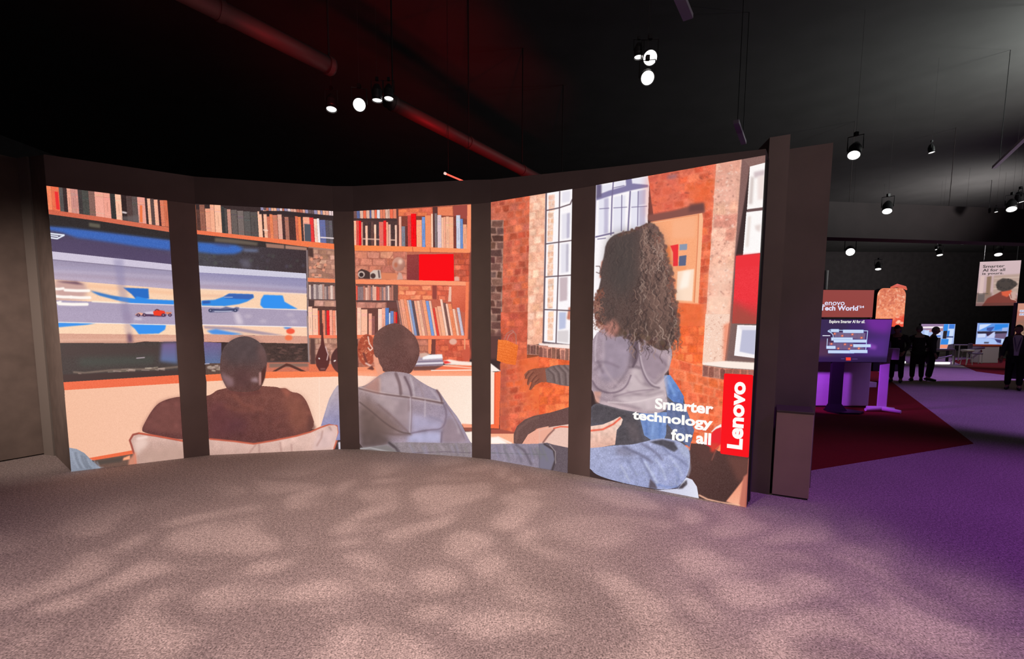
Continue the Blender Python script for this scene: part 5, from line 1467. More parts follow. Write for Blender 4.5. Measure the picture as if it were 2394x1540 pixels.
for body, l, r_, top, bot in (('Smarter', (472, 282), (1172, 338), (520, 155), (530, 288)), ('technology', (203, 425), (1166, 500), (478, 322), (1075, 542)), ('for all', (664, 660), (1142, 714), (710, 522), (1085, 712))):
    u0, u1 = uv1(_Z(l))[0], uv1(_Z(r_))[0]
    v1, v0 = uv1(_Z(top))[1], uv1(_Z(bot))[1]
    standing_text(body, u0, u1, v0, v1, -0.014, WHITE_LIT, root, 0.036)
q = panel_uv(A_, B_, _H((1393, 430), (1612, 430), (1583, 1055), (1360, 1025)))
lu0, lu1 = (q[0][0] + q[3][0]) / 2, w - 0.001
lv0, lv1 = (q[2][1] + q[3][1]) / 2, (q[0][1] + q[1][1]) / 2
rr = 0.012
corner = []
for cx_, cz_, a0 in ((lu1 - rr, lv0 + rr, -90), (lu1 - rr, lv1 - rr, 0), (lu0 + rr, lv1 - rr, 90), (lu0 + rr, lv0 + rr, 180)):
    for s in range(4):
        t = math.radians(a0 + 30 * s)
        corner.append((cx_ + rr * math.cos(t), cz_ + rr * math.sin(t)))
plate = flat_mesh('logo_plate', [corner], 1, 1, -0.014, RED_LIT, root)
plate['label'] = 'red logo plate'
tu0, tu1 = uv1(_H((1413, 962)))[0], uv1(_H((1530, 985)))[0]
tv0, tv1 = uv1(_H((1470, 988)))[1], uv1(_H((1515, 488)))[1]
standing_text('Lenovo', tu0, tu1, tv0, tv1, -0.0155, WHITE_LIT, plate, 0.04, turn=True)

POST_LABELS = ['dark post between the racing panel and the seated man panel', 'dark post between the seated man panel and the bookcase panel',
               'dark post between the bookcase panel and the brick corner panel', 'dark post between the brick corner panel and the nearest panel']
for i in range(4):
    A_, B_ = G[2 * i + 1], G[2 * i + 2]
    w = (B_ - A_).length
    ang = math.atan2(B_.y - A_.y, B_.x - A_.x)
    o = link('divider_post', box((0, 0, 0), (w, 0.11, LEDH), None, 0.002), M_frame)
    o.location = (A_.x, A_.y, 0)
    o.rotation_euler = (0, 0, ang)
    tag(o, POST_LABELS[i], 'post', 'dark posts dividing the video wall')

# fascia band above the panels and the wall they stand against
tops = [3.31, 3.31, 3.31, 3.30, 3.30, 3.27, 3.25, 3.18, 3.16, 3.05]
bm = bmesh.new()
fr, bk = [], []
for i, p in enumerate(G):
    a = G[max(i - 1, 0)]
    b = G[min(i + 1, 9)]
    d = (b - a).normalized()
    n = Vector((-d.y, d.x))
    fr.append((p.x, p.y))
    bk.append((p.x + n.x * 0.16, p.y + n.y * 0.16))
vf0 = [bm.verts.new((x, y, LEDH + 0.001)) for x, y in fr]
vf1 = [bm.verts.new((x, y, t)) for (x, y), t in zip(fr, tops)]
vb0 = [bm.verts.new((x, y, LEDH + 0.001)) for x, y in bk]
vb1 = [bm.verts.new((x, y, t)) for (x, y), t in zip(bk, tops)]
for i in range(9):
    bm.faces.new((vf0[i], vf0[i + 1], vf1[i + 1], vf1[i]))
    bm.faces.new((vb0[i + 1], vb0[i], vb1[i], vb1[i + 1]))
    bm.faces.new((vf1[i], vf1[i + 1], vb1[i + 1], vb1[i]))
    bm.faces.new((vf0[i + 1], vf0[i], vb0[i], vb0[i + 1]))
bm.faces.new((vf0[0], vf1[0], vb1[0], vb0[0]))
bm.faces.new((vf0[9], vb0[9], vb1[9], vf1[9]))
structure('trim_1', bm, M_fascia)

bm = bmesh.new()
lo_ = [(p.x + (b2[0] - p.x) * 1.05, p.y + (b2[1] - p.y) * 1.05) for p, b2 in zip(G, bk)]
for (x0, y0), (x1, y1), t in zip(lo_, lo_[1:], tops):
    d = Vector((x1 - x0, y1 - y0)).normalized()
    nx, ny = -d.y * 0.08, d.x * 0.08
    add_prism(bm, [(x0, y0), (x1, y1), (x1 + nx, y1 + ny), (x0 + nx, y0 + ny)], 0, min(t, 3.2) - 0.12)
structure('wall_behind_panels', bm, M_black)

# dark side wall left of the panels: drape wall, trim strip, return to the panels
bm = bmesh.new()
pl = [(-9.6, -1.9), (-5.92, 5.37), (-5.74, 5.72)]
for (x0, y0), (x1, y1) in zip(pl, pl[1:]):
    d = Vector((x1 - x0, y1 - y0)).normalized()
    add_prism(bm, [(x0, y0), (x1, y1), (x1 - d.y * .1, y1 + d.x * .1), (x0 - d.y * .1, y0 + d.x * .1)], 0.015, 3.50)
structure('wall_side', bm, M_drape)
bm = bmesh.new()
x0, y0, x1, y1 = -5.735, 5.70, -5.565, 5.645
add_prism(bm, [(x0, y0), (x1, y1), (x1 + .02, y1 + .07), (x0 + .02, y0 + .07)], 0, 3.50)
structure('trim_2', bm, mat('trim_grey', (0.22, 0.19, 0.17), 0.6))
bm = bmesh.new()
add_prism(bm, [(-5.55, 5.655), (-4.80, 5.045), (-4.74, 5.12), (-5.48, 5.73)], 0, 3.50)
for v in bm.verts:
    if v.co.z > 1 and v.co.x > -5:
        v.co.z = 3.31
structure('wall_return', bm, M_drape)

# pillar at the right-hand end of the wall, with the box plinth in front of it
bm = bmesh.new()
add_prism(bm, [(2.20, 4.30), (2.32, 4.49), (2.40, 5.2), (2.2, 5.0)], 0, 3.02)
add_prism(bm, [(2.325, 4.49), (2.47, 4.415), (2.655, 4.765), (2.975, 4.60), (3.18, 5.0), (2.45, 5.3)], 0, 3.30)
structure('pillar_end', bm, M_frame)
bx = empty('box_plinth', (2.48, 4.392, 0), math.atan2(-0.142, 0.262))
tag(bx, 'low brown box standing against the dark pillar beside the nearest video panel', 'box')
Mbox = mat('brown_box', (0.52, 0.35, 0.31), 0.55, 0.06, 4)
link('body', box((0, 0, 0.014), (0.298, 0.37, 0.80), None, 0.004), Mbox, bx)
link('top', box((-0.002, -0.002, 0.801), (0.300, 0.372, 0.822), None, 0.004), mat('brown_box_top', (0.10, 0.075, 0.07), 0.4), bx)
link('plinth_base', box((0.008, 0.008, 0), (0.29, 0.36, 0.014)), M_black, bx)

# ------------------------------------------------------------------ carpets laid on the floor
M_red = carpet_mat('carpet_red', (0.19, 0.02, 0.014), 0.25, 160)


def rug(pts, label):
    bm = bmesh.new()
    add_prism(bm, pts, 0.0005, 0.008)
    o = link('carpet', bm, M_red)
    tag(o, label, 'carpet', 'dark red carpets')
    return o


rug([(3.25, 5.15), (6.43, 6.49), (10.67, 13.0), (15.6, 20.6), (11, 22.5), (6.4, 14), (3.6, 8)], 'dark red carpet with a pointed corner in front of the purple kiosk')
st = [atz(x, y, 0) for x, y in ((2222, 842), (2282, 868), (2345, 876), (2420, 872), (2440, 845), (2330, 836))]
rug([(p.x, p.y) for p in st], 'dark red carpet under the far booth with the orange topped counter')

# ------------------------------------------------------------------ ceiling: ducts, baffles, tube, beams
M_duct = mat('duct_grey', (0.06, 0.042, 0.042), 0.55, 0.08, 2)


def duct(p0, p1, r, label):
    e = empty('ceiling_duct', p0)
    tag(e, label, 'duct', 'red lit round ducts')
    d = p1 - p0
    link('pipe', tube([Vector((0, 0, 0)), d * .33, d * .66, d], r, 28), M_duct, e, True)
    n = max(2, int(d.length / 1.8))
    for k in range(n + 1):
        c = d * (k / n * 0.96 + 0.02)
        dn = d.normalized()
        link('collar', tube([c - dn * .03, c + dn * .03], r + 0.012, 28), M_duct, e)
        link('hanger', tube([c + Vector((0, 0, r)), Vector((c.x, c.y, CEIL - p0.z))], 0.012, 8), M_metal, e)
    return e


a0, a1 = atz(470, 2, 5.0), atz(778, 158, 5.0)
b0, b1 = atz(905, 234, 5.0), atz(1272, 424, 5.0)
dd = (a1 - a0).normalized()
duct(a0 - dd * 1.2, a1, 0.105, 'long round duct lit red overhead, ending short of the spotlight cluster')
duct(b0, b1 + (b1 - b0).normalized() * 1.0, 0.105, 'round duct lit bright red, running down behind the middle of the video wall')

t0, t1 = atz(1042, 406, 4.2), atz(1101, 431, 4.2)
e = empty('tube_lamp', t0)
tag(e, 'thin red glowing tube lamp hanging behind the video wall', 'lamp')
d = t1 - t0
link('tube', tube([Vector((0, 0, 0)), d], 0.014, 10), emat('red_tube', (255, 92, 74), 1.5), e)
link('end_cap', tube([-d.normalized() * 0.03, Vector((0, 0, 0))], 0.022, 10), emat('tube_end', (255, 210, 200), 1.0), e)
for c in (d * .1, d * .9):
    link('hanger', tube([c, c + Vector((0, 0, CEIL - t0.z))], 0.004, 6), M_metal, e)

M_baffle = mat('pale_baffle', (0.62, 0.58, 0.66), 0.6)


def baffle(p0, p1, wid, label):
    e = empty('ceiling_baffle', p0)
    tag(e, label, 'baffle', 'pale ceiling strips')
    d = p1 - p0
    n = Vector((-d.y, d.x, 0)).normalized() * wid / 2
    bm = bmesh.new()
    add_prism(bm, [(-n.x, -n.y), (d.x - n.x, d.y - n.y), (d.x + n.x, d.y + n.y), (n.x, n.y)], -0.03, 0.03)
    link('strip', bm, M_baffle, e)
    for c in (d * .15, d * .85):
        link('hanger', tube([c + Vector((0, 0, 0.03)), c + Vector((0, 0, CEIL - p0.z))], 0.006, 6), M_metal, e)


baffle(atz(1575, -40, 5.8), atz(1609, 41, 5.8), 0.13, 'pale strip at the top edge right of the two bright spotlights')
baffle(atz(1721, 284, 5.2), atz(1739, 334, 5.2), 0.09, 'pale strip above the corner of the nearest video panel')
baffle(atz(2324, 391, 5.2), atz(2420, 300, 5.2), 0.07, 'pale strip at the right edge above the far hall')

M_beam = mat('beam_dark', (0.035, 0.024, 0.026), 0.8, 0.15, 2)
p, q_ = at(1925, 553, 14), at(2500, 505, 15.0)
bm = bmesh.new()
add_prism(bm, [(p.x - 1.2, p.y - .1), (q_.x, q_.y), (q_.x, q_.y + .5), (p.x - 1.2, p.y + .4)], p.z, p.z + 1.0)
for t in (.1, .5, .9):
    c = p.lerp(q_, t)
    add_prism(bm, [(c.x - .006, c.y + .1), (c.x + .006, c.y + .1), (c.x + .006, c.y + .112), (c.x - .006, c.y + .112)], p.z + 1.0, CEIL)
structure('ceiling_beam', bm, M_beam)
# ------------------------------------------------------------------ spotlights
M_can = mat('spotlight_black', (0.02, 0.02, 0.022), 0.4)
M_lens = emat('lens_lit', (255, 250, 246), 3.0)


def spotlight(px, Y, r, direction, label, z=None, lit=6.0):
    c = at(px[0], px[1], Y)
    e = empty('spotlight', c)
    tag(e, label, 'spotlight', 'spotlights hanging from the hall ceiling')
    dv = Vector(direction).normalized()
    R = dv.to_track_quat('Z', 'Y').to_matrix().to_4x4()
    L_ = r * 3.2
    bm = add_lathe(bmesh.new(), [(r * 1.12, 0.01), (r * 1.12, -0.0), (r * 1.02, -0.004), (r * 1.02, -0.03), (r * 1.12, -0.04), (r * 1.12, -L_ * .6), (r * .8, -L_ * .85), (r * .5, -L_), (0, -L_)], 24, R)
    link('housing', bm, M_can, e, False)
    bm = add_lathe(bmesh.new(), [(r, -0.002), (r * .7, 0.004), (0, 0.006)], 24, R)
    link('lens', bm, M_lens, e, True)
    ctr = -dv * L_ * .45
    side = dv.cross(Vector((0, 0, 1)))
    if side.length < 0.05:
        side = Vector((1, 0, 0))
    side.normalize()
    s = side * r * 1.25
    up = Vector((0, 0, r * 2.6))
    link('yoke', tube([ctr + s, ctr + s + up, ctr - s + up, ctr - s], r * .1, 6), M_metal, e)
    top = ctr + up
    link('clamp', box(tuple(top + Vector((-r * .3, -r * .3, 0))), tuple(top + Vector((r * .3, r * .3, r * .7)))), M_metal, e)
    link('drop_rod', tube([top + Vector((0, 0, r * .7)), Vector((top.x, top.y, CEIL - c.z))], max(.0015, r * .02), 6), M_black, e)
    return e


TO_CAM = (-0.15, -1, -0.55)
DOWN = (0.02, -0.14, -1)
spotlight((775, 255), 7.0, 0.066, (0.05, -0.2, -1), 'lowest spotlight of the cluster, flat disc left of the brightest one')
spotlight((840, 245), 7.0, 0.082, (0.3, -1, -0.55), 'glaring round spotlight facing us in the cluster between the red ducts')
spotlight((882, 234), 7.2, 0.066, (0, 0, -1), 'flat lit spotlight just right of the glaring round one')
spotlight((909, 230), 7.3, 0.062, (0, -0.1, -1), 'spotlight touching the end of the lower red duct')
spotlight((1493, 133), 6.2, 0.05, (0, -0.05, -1), 'small dim spotlight beside the upper of the two bright discs')
spotlight((1520, 135), 6.0, 0.078, (-.2, -1, -0.6), 'upper of the two bright round spotlights')
spotlight((1514, 182), 5.4, 0.067, (-.2, -1, -0.6), 'lower of the two bright round spotlights')
spotlight((1996, 363), 9.4, 0.10, (-.5, -.5, -1), 'bright oval spotlight right of the dark pillar top')
spotlight((2178, 356), 11.0, 0.055, (.1, -.1, -1), 'small thin spotlight level with the bright oval one')
spotlight((2074, 494), 12.5, 0.10, (-.4, -.5, -1), 'bright spotlight on the face of the dark ceiling beam')
spotlight((1988, 589), 17.5, 0.135, (-.6, -1, -.6), 'bright spotlight under the dark ceiling beam near the pillar')
spotlight((2053, 629), 20.0, 0.10, (-.2, -.3, -1), 'small spotlight above the glowing orange arch')
spotlight((2253, 566), 18.0, 0.11, (-.3, -.5, -1), 'slanted spotlight left of and above the hanging banner')
spotlight((2197, 596), 19.0, 0.09, (-.1, -.3, -1), 'lower spotlight of the close pair left of the banner')
spotlight((2190, 583), 19.6, 0.05, (-.1, -.3, -1), 'tiny spotlight of the close pair left of the banner')
spotlight((2334, 595), 18.5, 0.11, (-.3, -.4, -1), 'spotlight just above the hanging banner')
spotlight((2365, 489), 13.5, 0.105, (-.4, -.5, -1), 'brightest spotlight at the right edge of the hall')
spotlight((2386, 472), 13.8, 0.09, (.2, -.1, -1), 'spotlight at the very right edge above the brightest one')
spotlight((2329, 495), 14.5, 0.04, (0, -.2, -1), 'tiny spotlight left of the brightest one at right edge')

# ------------------------------------------------------------------ kiosk display, plinth, stands
tr = at(2086, 746, 8.9)
tl = at(1888, 746, 8.95)
kw = (tr - tl).length
kh = 0.80
ang = math.atan2(tr.y - tl.y, tr.x - tl.x)
kt = empty('kiosk_display', (tl.x, tl.y, 0), ang)
tag(kt, 'large landscape display with purple map screen on a black flared stand', 'display')
tilt = Matrix.Translation((0, 0, tl.z)) @ Matrix.Rotation(math.radians(4), 4, 'X') @ Matrix.Translation((0, 0, -kh))
cv = Canvas(60, 475, 936, 936, 1.0, (64, 42, 98))
T = lambda *p: [(x + .146 * (y - 475), y) for x, y in p]
cv.poly(T((60, 475), (500, 475), (400, 935), (60, 935)), (60, 44, 84), blur=30)
cv.poly(T((640, 475), (940, 475), (900, 640), (700, 600)), (112, 46, 150), blur=40)
cv.poly(T((130, 700), (320, 680), (300, 880), (120, 900)), (78, 50, 70), blur=30)
cv.poly(T((600, 700), (900, 650), (860, 900), (640, 850)), (84, 46, 128), blur=40)
cv.poly(T((140, 880), (940, 880), (930, 940), (140, 940)), (46, 30, 70), blur=15)
cv.poly(T((690, 730), (770, 760), (760, 800), (690, 790)), (130, 70, 170), blur=12)
cv.poly(T((330, 610), (660, 620), (650, 690), (330, 670)), (118, 98, 134), blur=3)
cv.poly(T((270, 725), (520, 730), (650, 790), (640, 805), (270, 800)), (112, 92, 130), blur=3)
for x in (370, 440, 500, 570, 620):
    cv.line(T((x, 600), (x - 4, 680)), 2, (88, 76, 108))
    cv.line(T((x - 20, 720), (x - 26, 810)), 2, (84, 72, 104))
for p in (((300, 610), (268, 600), (285, 590), (560, 595), (680, 598), (655, 800)), ((268, 605), (300, 620), (318, 640), (322, 690)), ((258, 685), (248, 790))):
    cv.line(T(*p), 8, (190, 214, 246), blur=1)
for x0, y0, x1, y1 in ((300, 582, 380, 610), (425, 588, 635, 618), (300, 672, 520, 702), (325, 694, 665, 722), (528, 744, 706, 772), (246, 764, 338, 792), (262, 812, 530, 840), (490, 806, 670, 836)):
    cv.poly(T((x0 - 3, y0 - 3), (x1 + 3, y0 - 3), (x1 + 3, y1 + 3), (x0 - 3, y1 + 3)), (140, 176, 236), blur=2)
    cv.poly(T((x0, y0), (x1, y0), (x1, y1), (x0, y1)), (206, 222, 248), blur=2)
    cv.line(T((x0 + 14, (y0 + y1) / 2), (x1 - 14, (y0 + y1) / 2)), 4, (170, 192, 230), blur=1)
for x, y in ((336, 630), (414, 652), (520, 636), (614, 672), (298, 740), (440, 744), (504, 755), (368, 790), (482, 792), (583, 788)):
    cv.ell(*T((x, y))[0], 13, 11, (240, 110, 74), blur=4)
    cv.ell(*T((x, y))[0], 4, 4, (255, 214, 196), blur=1)
cv.line(T((212, 651), (285, 651)), 9, (232, 236, 250), blur=1)
cv.poly(T((444, 886), (496, 886), (496, 921), (444, 921)), (248, 66, 44), blur=2)
for p in (((395, 902), (430, 902)), ((512, 904), (565, 904))):
    cv.line(T(*p), 4, (120, 96, 160), blur=1)
b = box((-0.012, 0.004, -0.014), (kw + 0.012, 0.07, kh + 0.012), None, 0.006)
bmesh.ops.transform(b, matrix=tilt, verts=b.verts)
link('bezel', b, M_metal, kt)
o = flat_mesh('screen', [[(0, 0), (kw, 0), (kw, kh), (0, kh)]], kw, kh, 0.0, image_material('kiosk_picture', cv.a), kt)
o.data.transform(tilt)


def kx(x, y):
    return ((x + .146 * (y - 475)) - 60) / 876 * kw, (935 - y) / 460 * kh


u0, v1 = kx(287, 482)
u1, v0 = kx(650, 524)
o = standing_text('Explore Smarter AI for all.', u0, u1, v0, v1, -0.003, WHITE_LIT, kt, 0.02)
o.data.transform(tilt)
M_can_k = mat('kiosk_black', (0.006, 0.006, 0.007), 0.7)
mid = kw * 0.43
bm = bmesh.new()
add_prism(bm, [(mid - .11, .06), (mid + .11, .06), (mid + .11, .12), (mid - .11, .12)], 0.03, tl.z - 0.15)
link('column', bm, M_can_k, kt)
bm = bmesh.new()
pf = [(mid - .16, 0.05), (mid - .10, -.22), (mid + .25, -.24), (mid + .46, -.05), (mid + .30, .26), (mid - .1, .26)]
add_prism(bm, pf, 0.008, 0.04)
link('base', bm, M_metal, kt)
bm = bmesh.new()
lo_ = [bm.verts.new(p) for p in ((mid - .15, -.02, .04), (mid + .17, -.02, .04), (mid + .17, .16, .04), (mid - .15, .16, .04))]
hi_ = [bm.verts.new(p) for p in ((mid - .11, .055, .16), (mid + .11, .055, .16), (mid + .11, .125, .16), (mid - .11, .125, .16))]
for k in range(4):
    bm.faces.new((lo_[k], lo_[(k + 1) % 4], hi_[(k + 1) % 4], hi_[k]))
link('flare', bm, M_metal, kt)

pl0, pl1 = at(1890, 955, 9.55), at(2030, 955, 9.5)
e = empty('plinth', (pl0.x, pl0.y, 0), math.atan2(pl1.y - pl0.y, pl1.x - pl0.x))
tag(e, 'white cabinet plinth glowing under purple light behind the kiosk display stand', 'plinth')
pw = (pl1 - pl0).length
link('body', box((0, 0, 0.03), (pw, 0.4, 1.02), None, 0.02), M_white, e)
link('top', box((-0.01, -0.01, 1.022), (pw + 0.01, 0.41, 1.05), None, 0.008), M_white, e)
link('plinth_base', box((0.03, 0.03, 0.008), (pw - .03, 0.37, 0.03)), M_black, e)

p = at(2060, 960, 9.05)
e = empty('display_stand', (p.x, p.y, 0.01), -0.5)
tag(e, 'slim white stand with splayed foot right of the purple lit plinth', 'stand')
link('post', box((-0.075, -0.025, 0.05), (0.075, 0.025, 1.0), None, 0.01), M_white, e)
link('foot', tube([(-.27, -.16, .035), (0, 0, .06), (.27, -.16, .035)], [.03, .045, .03], 10), M_white, e)
link('foot', tube([(-.2, .18, .035), (0, 0, .06), (.22, .18, .035)], [.03, .045, .03], 10), M_white, e)
link('head_plate', box((-0.2, -0.03, 1.0), (0.2, 0.03, 1.22), None, 0.01), M_white, e)

# red sign on two poles, 13 m away
s0, s1 = at(1893, 742, 13.0), at(2040, 742, 13.0)
zt = at(2041, 677, 13.0).z
sg = empty('sign_board', (s0.x, s0.y, 0), math.atan2(s1.y - s0.y, s1.x - s0.x))
tag(sg, 'rust red sign board with white lettering standing on two pale poles', 'sign')
sw, sh = (s1 - s0).length, zt - s0.z
b = box((0, 0.0, s0.z), (sw, 0.06, zt), None, 0.004)
link('frame', b, M_metal, sg)
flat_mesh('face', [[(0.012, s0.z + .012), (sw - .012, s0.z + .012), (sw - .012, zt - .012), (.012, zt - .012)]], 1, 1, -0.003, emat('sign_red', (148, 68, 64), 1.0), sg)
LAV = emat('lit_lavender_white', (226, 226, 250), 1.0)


def sx(px_):
    return (px_ - 1893) / 147 * sw


standing_text('Lenovo', sx(1917), sx(1972), s0.z + sh * .44, s0.z + sh * .62, -0.006, LAV, sg, 0.01)
standing_text('Tech World', sx(1916), sx(2004), s0.z + sh * .25, s0.z + sh * .43, -0.006, LAV, sg, 0.03)
standing_text("'24", sx(2005), sx(2018), s0.z + sh * .35, s0.z + sh * .43, -0.006, LAV, sg, 0.03)
for xx, zz in ((sx(1931), at(1931, 631, 13).z), (sx(2039), zt)):
    link('pole', tube([(xx, 0.10, 0.03), (xx, 0.10, zz)], 0.045, 12), M_white, sg, True)
    link('base', box((xx - .18, -.12, 0.008), (xx + .18, .34, 0.15), None, 0.01), M_white, sg)

# glowing orange arch, 18 m away
c0, c1 = at(2050, 700, 18), at(2117, 700, 18)
ar = empty('arch_screen', (c0.x, c0.y, 0.009), math.atan2(c1.y - c0.y, c1.x - c0.x))
tag(ar, 'glowing orange rock-textured screen with a rounded top beyond the kiosk', 'screen')
aw = (c1 - c0).length
zb, zt = at(2085, 764, 18).z, at(2085, 674, 18).z
ah = zt - zb
cv = Canvas(0, 0, 100, 140, 4.0, (226, 128, 94))
rng = random.Random(4)
cv.poly([(0, 70), (100, 60), (100, 140), (0, 140)], (246, 150, 108), blur=20)
for k in range(420):
    x, y = rng.uniform(0, 100), rng.uniform(0, 140)
    cv.ell(x, y, rng.uniform(1.5, 6), rng.uniform(1, 4), rng.choice(((255, 186, 150), (206, 110, 84), (240, 146, 112), (255, 206, 176), (190, 92, 70))), rng.uniform(0, 3), blur=rng.uniform(.3, 1.2), alpha=.5 if y < 80 else .3)
cv.poly([(55, 118), (100, 96), (100, 140), (40, 140)], (226, 66, 46), blur=5, alpha=.8)
for k in range(14):
    cv.ell(rng.uniform(55, 98), rng.uniform(104, 138), rng.uniform(3, 8), rng.uniform(2, 5), rng.choice(((255, 200, 172), (236, 90, 60))), blur=1, alpha=.8)
am = image_material('arch_picture', cv.a, 1.0)
ol = [(0, zb), (aw, zb)]
for t in range(0, 91, 15):
    a = math.radians(t)
    ol.append((aw - .22 + .22 * math.cos(a), zt - .3 + .3 * math.sin(a)))
for t in range(90, 181, 15):
    a = math.radians(t)
    ol.append((.22 + .22 * math.cos(a), zt - .3 + .3 * math.sin(a)))
flat_mesh('screen', [ol], aw, ah, -0.004, am, ar, 0, zb)
bm = bmesh.new()
lo_ = [bm.verts.new((x, 0, z)) for x, z in ol]
hi_ = [bm.verts.new((x, .25, z)) for x, z in ol]
bm.faces.new(lo_)
bm.faces.new(hi_[::-1])
for k in range(len(ol)):
    bm.faces.new((lo_[k], lo_[(k + 1) % len(ol)], hi_[(k + 1) % len(ol)], hi_[k]))
link('housing', bm, M_metal, ar)
link('pedestal', box((0.05, 0.0, 0), (aw - .05, 0.3, zb - .002), None, .01), M_metal, ar)
link('crown', tube([(aw * .42, -.05, zt + .02), (aw * .62, -.06, zt + .09), (aw * .9, -.05, zt + .02), (aw * .98, -.04, zt - .06)], [.03, .07, .06, .02], 8), emat('crown_orange', (214, 100, 78), 1.0), ar, True)

# ------------------------------------------------------------------ far booths
def video_booth(px0, px1, py0, py1, Y, painter, s, label):
    a, b_ = at(px0, py1, Y), at(px1, py1, Y)
    e = empty('video_screen', (a.x, a.y, 0), math.atan2(b_.y - a.y, b_.x - a.x))
    tag(e, label, 'screen', 'blue screens of the far booths')
    w = (b_ - a).length
    z0, z1 = a.z, at(px0, py0, Y).z
    flat_mesh('screen', [[(0, z0), (w, z0), (w, z1), (0, z1)]], w, z1 - z0, -0.004, image_material('booth_picture', painter.a, s), e, 0, z0)
    link('frame', box((-.03, 0, z0 - .03), (w + .03, .1, z1 + .03), None, .01), M_metal, e)
    for xx in (w * .12, w * .88):
        link('leg', box((xx - .05, .02, .009), (xx + .05, .09, z0 - .032)), M_metal, e)


cv = Canvas(560, 340, 1340, 920, 0.5, (170, 190, 236))
for q, c in ((((560, 340), (1080, 340), (1080, 470), (560, 480)), (150, 124, 160)), (((600, 400), (1060, 395), (1060, 435), (600, 440)), (250, 240, 244)), (((680, 470), (1080, 440), (1060, 520), (700, 530)), (176, 130, 140)),
             (((640, 490), (760, 480), (720, 640), (660, 640)), (196, 216, 250)), (((880, 520), (1060, 500), (1060, 660), (880, 660)), (176, 196, 240)), (((930, 540), (1020, 535), (1020, 600), (930, 600)), (220, 220, 240)),
             (((900, 610), (1020, 605), (1020, 635), (900, 640)), (70, 110, 200)), (((1080, 345), (1180, 345), (1170, 500), (1075, 500)), (52, 140, 232)), (((1200, 345), (1330, 345), (1320, 450), (1200, 450)), (66, 126, 220)),
             (((1080, 500), (1170, 495), (1160, 680), (1075, 680)), (40, 34, 40)), (((1190, 450), (1320, 450), (1290, 830), (1200, 830)), (206, 222, 248)), (((1170, 500), (1225, 490), (1215, 640), (1170, 640)), (60, 130, 224)),
             (((1050, 690), (1220, 690), (1210, 820), (1040, 820)), (52, 136, 226)), (((1040, 820), (1220, 820), (1200, 910), (1030, 910)), (240, 150, 120)), (((1160, 625), (1320, 625), (1320, 655), (1160, 655)), (70, 80, 130)), (((1220, 820), (1340, 800), (1340, 920), (1200, 920)), (60, 50, 66)),
             (((560, 640), (1030, 660), (1030, 920), (560, 920)), (38, 32, 38))):
    cv.poly(q, c, blur=5)
video_booth(2149, 2228, 757, 815, 24.0, cv, 1.0, 'far blue screen showing a shop interior, behind the two standing people')
cv = Canvas(300, 265, 880, 680, 0.6, (150, 170, 226))
for q, c in ((((330, 270), (880, 270), (870, 410), (330, 410)), (96, 150, 230)), (((340, 290), (560, 280), (460, 340), (340, 400)), (206, 220, 250)), (((620, 290), (860, 280), (860, 340), (620, 400)), (48, 134, 228)), (((480, 350), (620, 330), (560, 420), (480, 400)), (66, 86, 160)),
             (((760, 350), (870, 340), (860, 410), (760, 410)), (160, 180, 230)), (((310, 420), (860, 415), (850, 470), (320, 460)), (48, 42, 60)), (((320, 470), (470, 460), (470, 530), (320, 540)), (206, 216, 246)), (((480, 440), (600, 430), (560, 520), (490, 500)), (60, 44, 70)), (((610, 430), (640, 430), (630, 540), (470, 545)), (196, 204, 240)),
             (((650, 460), (850, 450), (840, 560), (640, 540)), (112, 92, 124)), (((310, 545), (560, 550), (700, 590), (690, 660), (300, 665)), (170, 196, 244)), (((455, 615), (545, 615), (540, 645), (455, 645)), (80, 80, 100)), (((640, 560), (800, 580), (770, 640), (690, 620)), (60, 60, 110)), (((765, 560), (810, 555), (790, 640), (765, 640)), (200, 220, 250))):
    cv.poly(q, c, blur=5)
video_booth(2280, 2354, 755, 807, 24.5, cv, 1.0, 'far blue screen showing a curved roof, behind the orange topped counter')

p0, p1 = at(2291, 838, 23.0), at(2334, 838, 23.0)
e = empty('counter', (p0.x, p0.y, 0), math.atan2(p1.y - p0.y, p1.x - p0.x))
tag(e, 'white booth counter with a bright orange top on the far carpet', 'counter')
cw = (p1 - p0).length
ct = at(2300, 806, 23).z
link('body', box((0, 0, 0.009), (cw, .5, ct - .06), None, .01), mat('counter_white', (.62, .58, .6), .5), e)
link('top', box((-.06, -.06, ct - .058), (cw + .06, .56, ct + .02), None, .01), mat('counter_orange', (.85, .16, .05), .4), e)

# railing, stools, chair, light bars
M_grey = mat('grey_metal', (.42, .42, .42), .4, metal=.3)


def stool(px_, py_, Y, s, label):
    c = at(px_, py_, Y)
    e = empty('stool', (c.x, c.y, 0))
    tag(e, label, 'stool')
    h = .72
    bm = add_lathe(bmesh.new(), [(0, h - .1), (.2 * s, h - .1), (.24 * s, h - .06), (.23 * s, h - .01), (.1, h), (0, h)], 16)
    link('seat', bm, mat('stool_cream', (.55, .52, .46), .6), e, True)
    for k in range(4):
        a = math.pi / 4 + k * math.pi / 2
        link('leg', tube([(.14 * math.cos(a), .14 * math.sin(a), h - .1), (.2 * math.cos(a), .2 * math.sin(a), 0.009)], .014, 6), M_grey, e)
    bm = bmesh.new()
    ring = [(.175 * math.cos(2 * math.pi * k / 16), .175 * math.sin(2 * math.pi * k / 16), .28) for k in range(17)]
    link('foot_ring', tube(ring, .009, 6), M_grey, e)


